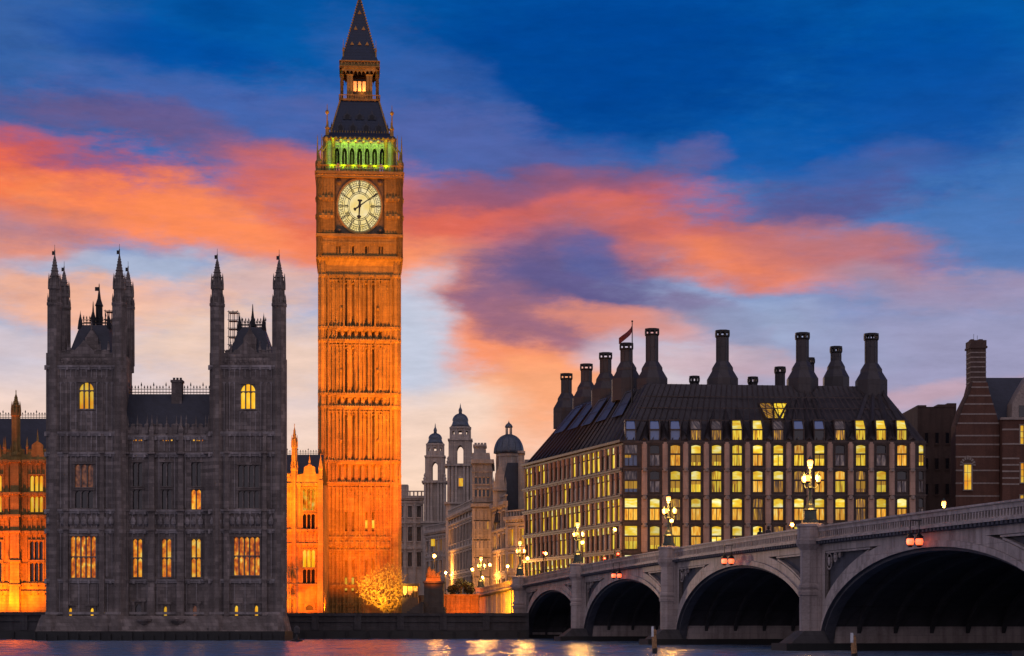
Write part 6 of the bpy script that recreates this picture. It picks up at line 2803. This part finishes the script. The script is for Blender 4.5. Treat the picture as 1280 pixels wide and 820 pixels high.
def corner_tower(root, px, Y, rows, hw, mat):
    """baroque turret: rows are photograph heights of its stages"""
    P = Px(Y)
    x, z = P.x, P.z
    X = x(px)
    k = P.k
    b = MB()
    yb = Y
    H = hw * k
    base, c2, c1, dome0, tip = rows
    cy = Y + H
    b.box(X - H * 1.08, X + H * 1.08, Y - .3, Y + 2 * H + .3, 5, z(base))
    b.box(X - H * 1.2, X + H * 1.2, Y - .8, Y + 2 * H + .8, z(base), z(base - 2.5))
    # columned stage
    b.box(X - H * .96, X + H * .96, Y, Y + 2 * H, z(base - 2.5), z(c2 + 3))
    for s in (-.86, -.58, -.3, .3, .58, .86):
        b.lathe([(.34, z(base - 2.5)), (.3, z(c2 + 4)), (.42, z(c2 + 2.6))], X + s * H, Y - .25, 8)
    b.box(X - H * 1.16, X + H * 1.16, Y - .75, Y + 2 * H + .7, z(c2 + 2.6), z(c2))
    for s in (-.9, .9):
        b.lathe([(.3, z(c2)), (.45, z(c2 - 3)), (.2, z(c2 - 5)), (.3, z(c2 - 7)), (0, z(c2 - 10))], X + s * H, Y, 6)
    tw = b.build("tower", mat, root)
    # open arched stage: you see the sky through it
    h2 = H * .82
    b = MB()
    zt_ = z(c1)
    zo0, zo1 = z(c2 - 1), z(c1 + 6)
    for q in range(4):
        a = q * pi / 2
        f = Frame(X + h2 * sin(a), cy - h2 * cos(a), cos(a), sin(a))
        b.fr = f
        b.wall(-h2, h2, z(c2), zt_, 0, [(-h2 * .3, h2 * .3, zo0, zo1)], .6)
        b.arch_head(-h2 * .3, h2 * .3, zo1 - h2 * .45, zo1, .002, .6, 6, .7)
        for s in (-.72, -.5, .5, .72):
            b.box(s * h2 - .14, s * h2 + .14, -.18, .02, z(c2), zt_)
    b.fr = WORLD
    b.box(X - h2 * 1.14, X + h2 * 1.14, cy - h2 * 1.14, cy + h2 * 1.14, zt_, z(c1 - 2))
    # drum with round openings
    h3 = H * .74
    zd = z(dome0 + 10)
    for q in range(8):
        a = q * pi / 4
        b.fr = Frame(X + h3 * sin(a), cy - h3 * cos(a), cos(a), sin(a))
        w8 = h3 * .42
        b.wall(-w8, w8, z(c1 - 2), zd, 0, [(-w8 * .4, w8 * .4, z(c1 - 2) + (zd - z(c1 - 2)) * .45, z(c1 - 2) + (zd - z(c1 - 2)) * .78)], .4)
        b.lathe([(.2, z(c1 - 2)), (.18, zd)], w8, 0, 6)
    b.fr = WORLD
    b.lathe([(h3 * 1.2, zd), (h3 * 1.22, zd + .4), (h3 * 1.05, zd + .5)], X, cy, 8)
    b.build("belvedere", mat, tw)
    b = MB()
    b.smooth = True
    zt0 = zd + .5
    zh = z(tip + 13) - zt0
    prof = [(h3 * 1.05, zt0), (h3 * .86, zt0 + zh * .22), (h3 * .8, zt0 + zh * .38)]
    for i in range(1, 9):
        a = i / 8 * pi / 2
        prof.append((h3 * .8 * cos(a) + .12, zt0 + zh * (.38 + .62 * sin(a))))
    zz = z(tip + 13)
    prof += [(.4, zz), (.34, zz + .3), (.42, zz + .5), (.36, zz + .9), (.15, zz + 1.3), (.08, z(tip) - .4), (0, z(tip))]
    b.lathe(prof, X, cy, 16)
    b.build("dome", M_DOME, tw)
    return X, P


def ministry():
    Y = 420.0
    P = Px(Y)
    root = thing("ministry_building", "pale stone ministry with two domed corner towers open to the sky", "government building", (P.x(560), Y, 6.4))
    corner_tower(root, 575, 414.0, (630, 580, 550, 525, 502), 16.5, M_PORT)
    corner_tower(root, 543.5, 436.0, (654, 601, 571, 546, 527), 14, M_PORT)
    Q = Px(436.0)
    # window in the nearer tower's columned stage
    T = Px(414.0)
    b = MB()
    b.box(T.x(572.5), T.x(581.5), 413.55, 413.97, T.z(609), T.z(597))
    w_ = b.build("window", M_PORT, root)
    b = MB()
    b.face([(T.x(573.5), 413.53, T.z(608)), (T.x(580.5), 413.53, T.z(608)), (T.x(580.5), 413.53, T.z(598)), (T.x(573.5), 413.53, T.z(598))])
    b.build("pane", M_GOLDROOM, w_)
    # fronts: a flat one behind the clock tower, then one running back along the street
    f1 = Frame(Q.x(495), 437.5)
    grid_front(root, f1, Q.x(529) - Q.x(495), 5, Q.z(622), 3, [(Q.z(708), Q.z(690)), (Q.z(676), Q.z(658)), (Q.z(646), Q.z(632))], M_PORT, True, 0)
    b = MB()
    b.box(Q.x(500), Q.x(508.5), 440, 444, Q.z(622), Q.z(604))
    b.box(Q.x(508.5), Q.x(528), 440, 447, Q.z(622), Q.z(618))
    b.build("chimney", M_PORT, root)
    f2 = Frame(T.x(559), 413.0)
    grid_front(root, Frame(T.x(528), 432.0, T.x(561) - T.x(528), -18), hypot(T.x(561) - T.x(528), 18), 5, Q.z(668), 5,
               [(Q.z(745), Q.z(730)), (Q.z(718), Q.z(703)), (Q.z(692), Q.z(678))], M_PORT, True, .2, 4)
    # long street front between the towers and the domed corner house
    a, c = (Px(408).x(562), 408.0), (Px(366).x(596), 366.0)
    fr = Frame(a[0], a[1], c[0] - a[0], c[1] - a[1])
    L_ = hypot(c[0] - a[0], c[1] - a[1])
    R = Px(385.0)
    grid_front(root, fr, L_, 5, R.z(640), 9, [(R.z(745), R.z(722)), (R.z(712), R.z(690)), (R.z(676), R.z(656))], M_PORT, True, .1, 9)
    # end pavilion with a heavy attic and chimney stacks
    S = Px(364.0)
    b = MB()
    b.box(S.x(590), S.x(616), 363, 380, 5, S.z(634))
    b.box(S.x(588.5), S.x(618), 362.2, 381, S.z(634), S.z(630))
    b.box(S.x(591), S.x(615), 363.2, 380, S.z(630), S.z(580))
    b.box(S.x(589), S.x(617.5), 362.3, 381, S.z(580), S.z(575))
    b.box(S.x(590), S.x(612), 364, 380, S.z(575), S.z(566))
    for i in range(5):
        q = S.x(592.5 + i * 5)
        b.box(q - .32, q + .32, 362.8, 363.3, S.z(628), S.z(581))
        b.box(q - .32, q + .32, 362.6, 363.1, S.z(750), S.z(636))
    b.build("pavilion", M_PORT, root)
    for py in (597, 612, 652, 676, 698, 722):
        for i in range(4):
            q = S.x(595 + i * 5)
            b = MB()
            b.box(q - .3, q + .3, 362.75, 362.98 if py < 630 else 363, S.z(py + 10), S.z(py))
            b.box(q - .42, q + .42, 362.6, 363, S.z(py), S.z(py - 1.5))
            w_ = b.build("window", M_PORT, root)
            b = MB()
            b.face([(q - .22, 362.74, S.z(py + 9.5)), (q + .22, 362.74, S.z(py + 9.5)), (q + .22, 362.74, S.z(py + .6)), (q - .22, 362.74, S.z(py + .6))])
            b.build("pane", M_GOLDROOM if (py, i) in ((698, 1), (722, 2), (652, 3)) else M_DARKGLASS, w_)
    b = MB()
    for py in (646, 669, 692, 716, 606, 590):
        b.box(S.x(589.5), S.x(616.5), 362.7, 363.2, S.z(py + .8), S.z(py - .8))
    b.build("cornice", M_PORT, root)
    b = MB()
    b.box(S.x(592), S.x(607), 366, 370, S.z(566), S.z(557))
    b.box(S.x(591), S.x(608), 365.6, 370.4, S.z(557), S.z(554.5))
    for i in range(4):
        b.lathe([(.3, S.z(554.5)), (.24, S.z(551))], S.x(594 + i * 4), 368, 8)
    b.build("chimney", M_PORT, root)
    for (px, pt, pb) in ((541.5, 655, 664), (528, 690, 697)):
        pass
    b = MB()
    b.face([(T.x(538), 417.0, T.z(682)), (T.x(543), 417.0, T.z(682)), (T.x(543), 417.0, T.z(673)), (T.x(538), 417.0, T.z(673))])
    b.build("lit_window", M_GOLDROOM, root)
    return root


ministry()


def corner_house():
    root = thing("domed_corner_building", "pale stone corner building with a lead dome, beside the office's far end", "building", (0, 352, 6.4))
    S = Px(352.0)
    x, z = S.x, S.z
    a, c = (Px(362).x(617), 362.0), (Px(346).x(634), 346.0)
    fr = Frame(a[0], a[1], c[0] - a[0], c[1] - a[1])
    grid_front(root, fr, hypot(c[0] - a[0], c[1] - a[1]), 5, z(632), 3, [(z(745), z(724)), (z(714), z(694)), (z(686), z(668)), (z(660), z(640))], M_PORT, True, .25, 3)
    a2, c2 = (Px(346).x(634), 346.0), (Px(341).x(660), 341.0)
    fr2 = Frame(a2[0], a2[1], c2[0] - a2[0], c2[1] - a2[1])
    grid_front(root, fr2, hypot(c2[0] - a2[0], c2[1] - a2[1]), 5, z(652), 2, [(z(745), z(722)), (z(712), z(694)), (z(684), z(664))], M_PORT, True, .3, 8)
    # shaped gable
    b = MB()
    b.prism([(x(616), z(634)), (x(633), z(634)), (x(633), z(612)), (x(630.5), z(606)), (x(630), z(592)), (x(627.5), z(586)), (x(625), z(578)), (x(622.5), z(586)), (x(619), z(592)), (x(618), z(606)), (x(616), z(612))], 352, 354)
    b.box(x(615.5), x(633.5), 351.6, 354.2, z(613.5), z(611))
    b.lathe([(.25, z(586)), (.3, z(579)), (.05, z(573)), (0, z(571))], x(625), 353, 6)
    for q in (617, 632):
        b.lathe([(.2, z(612)), (.26, z(604)), (.05, z(597)), (0, z(595))], x(q), 352.4, 6)
    b.build("gable", M_PORT, root)
    # mansard
    b = MB()
    b.frust((x(617), x(662), 355, 372), z(652), (x(634), x(656), 358, 370), z(575))
    b.build("mansard_roof", M_SLATE, root)
    b = MB()
    b.box(x(648), x(655.5), 353, 357, z(640), z(566))
    b.box(x(647), x(656.5), 352.6, 357.4, z(566), z(563))
    b.box(x(656), x(666), 356, 362, z(620), z(572))
    b.build("chimney", M_PORT, root)
    # dome
    cx, cy = x(636), 364.0
    T = Px(364.0)
    cx = T.x(636)
    k = T.k
    b = MB()
    b.lathe([(15 * k, T.z(600)), (15 * k, T.z(572)), (16.5 * k, T.z(571)), (16.5 * k, T.z(568)), (15 * k, T.z(567))], cx, cy, 12)
    for i in range(12):
        a = i * pi / 6 + pi / 12
        b.lathe([(.3, T.z(590)), (.3, T.z(572))], cx + 15 * k * cos(a), cy + 15 * k * sin(a), 6)
    b.build("drum", M_PORT, root)
    b = MB()
    b.smooth = True
    prof = []
    for i in range(11):
        q = i / 10 * pi / 2
        prof.append((15 * k * cos(q) + .5, T.z(567) + (T.z(544) - T.z(567)) * sin(q)))
    b.lathe(prof, cx, cy, 24)
    b.smooth = False
    for i in range(12):
        a = i * pi / 6
        pr = None
        for rr, zz in prof:
            p_ = (cx + rr * 1.005 * cos(a), cy + rr * 1.005 * sin(a), zz)
            if pr:
                b.tube(pr, p_, .1, n=4)
            pr = p_
    d = b.build("dome", M_DOME, root)
    b = MB()
    for i in range(6):
        a = i * pi / 3
        b.lathe([(.14, T.z(544)), (.12, T.z(534))], cx + .42 * cos(a) * 1.2, cy + .5 * sin(a), 6)
    b.lathe([(.75, T.z(544.5)), (.75, T.z(543))], cx, cy, 10)
    b.lathe([(.75, T.z(534.5)), (.78, T.z(533.5)), (.6, T.z(531)), (.2, T.z(528.8)), (.06, T.z(527)), (0, T.z(525))], cx, cy, 10)
    b.build("cupola", M_DOME, d)


corner_house()

# ------------------------------------------------------------------ lit winter tree at the tower's foot
def bare_tree(X, Y, z0, H, R, label, seed, mats=(M_BARK, M_BARK)):
    rnd = random.Random(seed)
    t = thing("bare_tree", label, "tree", (X, Y, z0))
    tr, cr = MB(), MB()
    # branches reach out to points scattered through a rounded crown, each from the nearest wood already grown
    base = (X, Y, z0)
    nodes, par = [base, (X + .05, Y, z0 + .7)], [-1, 0]
    pts = []
    while len(pts) < 1500:
        u, v, w = rnd.uniform(-1, 1), rnd.uniform(-1, 1), rnd.uniform(-1, 1)
        q = u * u + v * v + w * w
        if q > 1 or q < rnd.uniform(0, .35):
            continue
        k = 1 + .16 * sin(3 * atan2(w, u) + seed) + .1 * sin(7 * atan2(v, u))
        pts.append((X + u * R * k, Y + v * R * .7, z0 + H * .53 + w * H * .47 * k))
    pts.sort(key=lambda p: (p[0] - X) ** 2 + (p[1] - Y) ** 2 + (p[2] - z0) ** 2)
    for p in pts:
        best, bi = 1e9, 1
        for i in range(1, len(nodes)):
            n = nodes[i]
            d = (n[0] - p[0]) ** 2 + (n[1] - p[1]) ** 2 + (n[2] - p[2]) ** 2 + (2.0 if n[2] > p[2] + .2 else 0)
            if d < best:
                best, bi = d, i
        n = nodes[bi]
        m = tuple(n[j] + (p[j] - n[j]) * .5 + rnd.uniform(-.08, .08) + (.07 if j == 2 else 0) for j in range(3))
        nodes.append(m)
        par.append(bi)
        nodes.append(p)
        par.append(len(nodes) - 2)
    load = [1] * len(nodes)
    for i in range(len(nodes) - 1, 0, -1):
        load[par[i]] += load[i]
    for i in range(1, len(nodes)):
        r = min(.26, .013 + .0052 * load[i] ** .55)
        m = tr if load[i] > 260 else cr
        m.tube(nodes[par[i]], nodes[i], min(.28, r * 1.12), r, 6 if load[i] > 200 else 3)
        if load[i] < 3:
            for _ in range(2):
                e = tuple(nodes[i][j] + rnd.uniform(-.34, .34) + (.12 if j == 2 else 0) for j in range(3))
                cr.tube(nodes[i], e, .016, .009, 3)
    tr.build("trunk", mats[0], t)
    cr.build("crown", mats[1], t)
    return t


P = Px(287.0)
bare_tree(P.x(480), 287, 3.3, 7.4, 3.7, "bare winter tree glowing yellow in floodlight at the clock tower's foot", 11)
for dx, dy, pw in ((-2.2, -4.2, 9000), (-.4, -4.2, 7000)):
    spot("tree_flood", (P.x(478) + dx, 287 + dy * 1.9, 3.7), (P.x(480), 287, 10), pw * 1.3, (1, .44, .03), 82, .8, .2)


# dark evergreen shrubs above the retaining wall
def shrub(X, Y, z0, w, h, label, seed):
    rnd = random.Random(seed)
    t = thing("shrub", label, "shrub", (X, Y, z0), "dark shrubs above the orange retaining wall")
    b = MB()
    for i in range(5):
        b.tube((X, Y, z0), (X + rnd.uniform(-w, w) * .3, Y + rnd.uniform(-.4, .4), z0 + h * rnd.uniform(.5, .9)), .05, .02, 4)
    b.build("stem", M_BARK, t)
    b = MB()
    for i in range(420):
        while True:
            u, v, s = rnd.uniform(-1, 1), rnd.uniform(-1, 1), rnd.uniform(-1, 1)
            if u * u + v * v + s * s < 1:
                break
        c = (X + u * w / 2, Y + v * w / 2, z0 + h * .55 + s * h * .5)
        a, e, r = rnd.uniform(0, 6.3), rnd.uniform(-1, 1), rnd.uniform(.1, .2)
        d1 = (cos(a) * r, sin(a) * r, e * r)
        d2 = (-sin(a) * r * .5, cos(a) * r * .5, r * .4)
        b.face([tuple(c[j] - d1[j] for j in range(3)), tuple(c[j] + d2[j] for j in range(3)), tuple(c[j] + d1[j] for j in range(3)), tuple(c[j] - d2[j] for j in range(3))])
    b.build("foliage", M_LEAF, t)


P = Px(287.5)
for i, (px, w, h, lab) in enumerate([(566, 1.7, 1.5, "small dark shrub at the left end of the orange retaining wall"), (576, 2.2, 2.5, "tallest dark shrub in the middle above the orange retaining wall"),
                                     (587, 1.7, 1.9, "dark shrub above the orange wall nearest the lamp pedestal")]):
    shrub(P.x(px), 287.6, P.z(744), w, h, lab, 20 + i)

# retaining wall below the street, lit orange
t = thing("retaining_wall", "low orange lit retaining wall left of the lamp pedestal", "wall", (P.x(575), 286, 3.3))
b = MB()
b.box(P.x(548), P.x(597), 286.2, 296, 3.0, P.z(745))
b.build("wall", M_GOLD, t)
b = MB()
b.box(P.x(547.5), P.x(597), 285.9, 288.2, P.z(745), P.z(743))
for px in (549, 561, 573, 585, 596):
    b.box(P.x(px) - .3, P.x(px) + .3, 285.95, 286.3, 3.2, P.z(745))
b.build("coping", M_GOLD, t)
spot("wall_flood", (P.x(582), 281.5, 4.0), (P.x(578), 286, 5), 1500, SODIUM, 140, .8, .2)
spot("wall_flood", (P.x(562), 281.5, 4.0), (P.x(562), 286, 5), 500, SODIUM, 140, .8, .2)

# square gate pier with a lit bronze group on it
G = Px(264.0)
t = thing("gate_pier", "dark square stone gate pier right of the glowing bare tree", "gate pier", (G.x(542), 264, 3.3))
b = MB()
b.box(G.x(530), G.x(554), 264, 267, 3.2, G.z(729))
b.build("shaft", M_QUAY, t)
b = MB()
b.box(G.x(528.5), G.x(555.5), 263.7, 267.3, G.z(729), G.z(726.5))
b.box(G.x(528), G.x(556), 263.6, 267.4, 3.2, G.z(759))
b.build("moulding", M_QUAY, t)
t = thing("bronze_group", "small orange lit bronze sculpture standing on the dark gate pier", "statue", (G.x(541), 265, G.z(726.5)))
b = MB()
b.frust((G.x(532), G.x(551), 264.4, 266.6), G.z(726.5), (G.x(533), G.x(550), 264.5, 266.5), G.z(722))
b.build("plinth", M_GOLD, t)
b = MB()
b.smooth = True
for px, py, r, h in ((536, 722, .5, 1.6), (541, 722, .6, 1.2), (547, 722, .45, .8)):
    zz = G.z(py)
    b.lathe([(r * .8, zz), (r, zz + h * .3), (r * .6, zz + h * .55), (r * .72, zz + h * .7), (r * .3, zz + h * .84), (r * .34, zz + h * .92), (.02, zz + h)], G.x(px), 265.4, 10)
b.tube((G.x(547), 265.4, G.z(718)), (G.x(551), 265.2, G.z(713)), .12, .06, 6)
b.build("figures", M_GOLD, t)
spot("statue_flood", (G.x(541), 262.5, G.z(724)), (G.x(541), 265.4, G.z(717)), 600, SODIUM, 120, .8, .15)

# bright stall between the tree and the gate pier
t = thing("kiosk", "low brightly lit amber stall between the glowing tree and the gate pier", "kiosk", (P.x(514), 284, 3.3))
b = MB()
b.box(P.x(504), P.x(524), 284, 286.4, 3.2, P.z(747))
b.box(P.x(503), P.x(525), 283.6, 286.8, P.z(733), P.z(730))
for px in (504, 510.5, 517, 523.3):
    b.box(P.x(px), P.x(px) + .14, 284, 284.14, P.z(747), P.z(733))
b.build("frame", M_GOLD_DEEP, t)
b = MB()
b.box(P.x(505), P.x(523), 285.6, 285.8, P.z(747), P.z(733.2))
b.build("back_panel", M_STALL_GLOW, t)  # glows by itself in place of lamplight
b = MB()
rnd = random.Random(4)
for i in range(9):
    q = P.x(506 + i * 2)
    h = rnd.uniform(.3, 1.1)
    b.box(q - .1, q + .1, 284.6, 284.9, P.z(747), P.z(747) + h)
b.build("goods", M_IRON, t)

# terrace steps up to the pier
t = thing("terrace_steps", "dark stone steps rising to the gate pier's left foot", "steps", (G.x(518), 262, 3.3))
b = MB()
for i in range(7):
    b.box(G.x(506 + i * 3.4), G.x(530), 262, 266, 3.2 + i * .26, 3.2 + (i + 1) * .26)
b.build("treads", M_QUAY, t)


# ------------------------------------------------------------------ posts in the river
def mooring(px, py_top, py_bot, Y, label, lean):
    P = Px(Y)
    x0, h = P.x(px), P.z(py_top)
    t = thing("mooring_post", label, "mooring post", (x0, Y, 0), "timber mooring posts in the river")
    b = MB()
    prof = [(.15, -1.5), (.16, 0), (.165, h * .4), (.15, h * .7), (.17, h * .78), (.12, h * .9)]
    rnd = random.Random(int(px))
    pr = None
    for r, z in prof:
        c = (x0 + lean * max(0, z), Y, z)
        if pr:
            b.tube(pr[0], c, pr[1], r, 9)
        pr = (c, r)
    for i in range(3):
        z = h * (.2 + .25 * i)
        b.lathe([(.172, z), (.185, z + .03), (.172, z + .06)], x0 + lean * z, Y, 9)
    b.build("post", M_WOOD, t)
    b = MB()
    b.box(x0 - .16 + lean * h, x0 - .02 + lean * h, Y - .18, Y - .02, h * .62, h)
    b.build("white_marker", M_WHITE, t)
    b = MB()
    b.lathe([(.17, -.5), (.178, .28), (.172, .34)], x0, Y, 9)
    b.build("tide_band", M_WEED, t)


mooring(818.5, 783, 816, 128.0, "leaning timber mooring post in the river before the second pier", -.04)
mooring(1068, 791, 823, 108.0, "timber mooring post with a white marker before the widest arch", -.05)
P = Px(212.0)
t = thing("marker_buoy", "small dark marker on a pole in the river beside the pavilion", "buoy", (P.x(371), 212, 0))
b = MB()
b.lathe([(.62, -.3), (.7, .1), (.5, .22), (.2, .3), (.16, .6)], P.x(371), 212, 12)
b.build("float", M_WEED, t)
b = MB()
b.tube((P.x(371), 212, .5), (P.x(371), 212, 1.1), .1, n=8)
b.lathe([(.22, .9), (.34, 1.0), (.34, 1.55), (.1, 1.75)], P.x(371), 212, 8)
b.build("top_mark", M_QUAY, t)


# ------------------------------------------------------------------ people on the bridge
def person(loc, yaw, label, lean=.05, h=1.74, seed=0, coat=M_COAT):
    """one body grown over a skeleton, with hair and coat over it"""
    s = h / 1.74
    V, E, R = [], [], []

    def j(x, y, z, r, parent=None):
        V.append((x * s, y * s, z * s))
        R.append(r * s)
        if parent is not None:
            E.append((parent, len(V) - 1))
        return len(V) - 1
    pel = j(0, 0, .95, .15)
    sp = j(0, -lean * .5, 1.15, .14, pel)
    ch = j(0, -lean, 1.36, .165, sp)
    nk = j(0, -lean * 1.2, 1.5, .06, ch)
    hd = j(0, -lean * 1.5 - .01, 1.6, .085, nk)
    j(0, -lean * 1.5 - .01, 1.7, .07, hd)
    j(0, -lean * 1.5 - .1, 1.6, .022, hd)
    for sx in (-1, 1):
        sh = j(sx * .19, -lean, 1.4, .065, ch)
        el = j(sx * .26, -lean + .04, 1.12, .048, sh)
        wr = j(sx * .22, -lean - .16, .95, .036, el)
        pm = j(sx * .21, -lean - .22, .91, .034, wr)
        for f in range(4):
            k1 = j(sx * (.21 + (f - 1.5) * .018), -lean - .28, .9 - abs(f - 1.5) * .004, .009, pm)
            j(sx * (.21 + (f - 1.5) * .018), -lean - .31, .87, .008, k1)
        tb = j(sx * .17, -lean - .25, .92, .01, pm)
        j(sx * .16, -lean - .28, .91, .009, tb)
        hp = j(sx * .1, 0, .88, .1, pel)
        kn = j(sx * .11, -.03, .5, .062, hp)
        an = j(sx * .11, .03, .09, .042, kn)
        j(sx * .12, -.12, .03, .035, an)
    me = bpy.data.meshes.new("person")
    me.from_pydata(V, E, [])
    me.materials.append(M_COAT)
    me.materials.append(M_SKIN)
    o = bpy.data.objects.new("person", me)
    COL.objects.link(o)
    sk = o.modifiers.new("skin", 'SKIN')
    sk.use_smooth_shade = True
    for i, r in enumerate(R):
        d = me.skin_vertices[0].data[i]
        d.radius = (r, r)
        d.use_root = i == 0
    sb = o.modifiers.new("smooth", 'SUBSURF')
    sb.levels = sb.render_levels = 1
    o.location = loc
    o.rotation_euler = (0, 0, yaw)
    tag(o, label, "person", "people standing on the bridge")
    o['_o'] = (0, 0, 0)
    b = MB()
    b.smooth = True
    c = (0, -lean * 1.5 * s, 1.67 * s)
    b.lathe([(.1 * s, c[2] - .12 * s), (.112 * s, c[2] - .02 * s), (.1 * s, c[2] + .06 * s), (.06 * s, c[2] + .115 * s), (0, c[2] + .13 * s)], c[0], c[1] + .02, 12)
    b.build("hair", M_HAIR, o)
    b = MB()
    b.smooth = True
    b.lathe([(.07 * s, 1.5 * s), (.2 * s, 1.43 * s), (.22 * s, 1.3 * s), (.19 * s, 1.1 * s), (.22 * s, .85 * s), (.26 * s, .6 * s)][::-1], 0, -lean * .7 * s, 14)
    b.build("coat", coat, o)
    return o


for tt, yo, lab, yw, sd in ((96.2, 1.5, "person in a dark coat on the bridge, left one of a pair before the office", -1.2, 1),
                            (99.0, 1.3, "person in a dark coat on the bridge, right one of a pair before the office", -1.6, 2),
                            (2.6, 1.6, "person in a dark coat standing beside the end pier lamp", -1.3, 3)):
    q = BF(tt, yo, zr(tt) - 1.05)
    person(q, rz - pi / 2 + yw, lab, .06, 1.85, sd)

# ------------------------------------------------------------------ tidy: drop the builder's notes
for o in scene.objects:
    if '_o' in o:
        del o['_o']
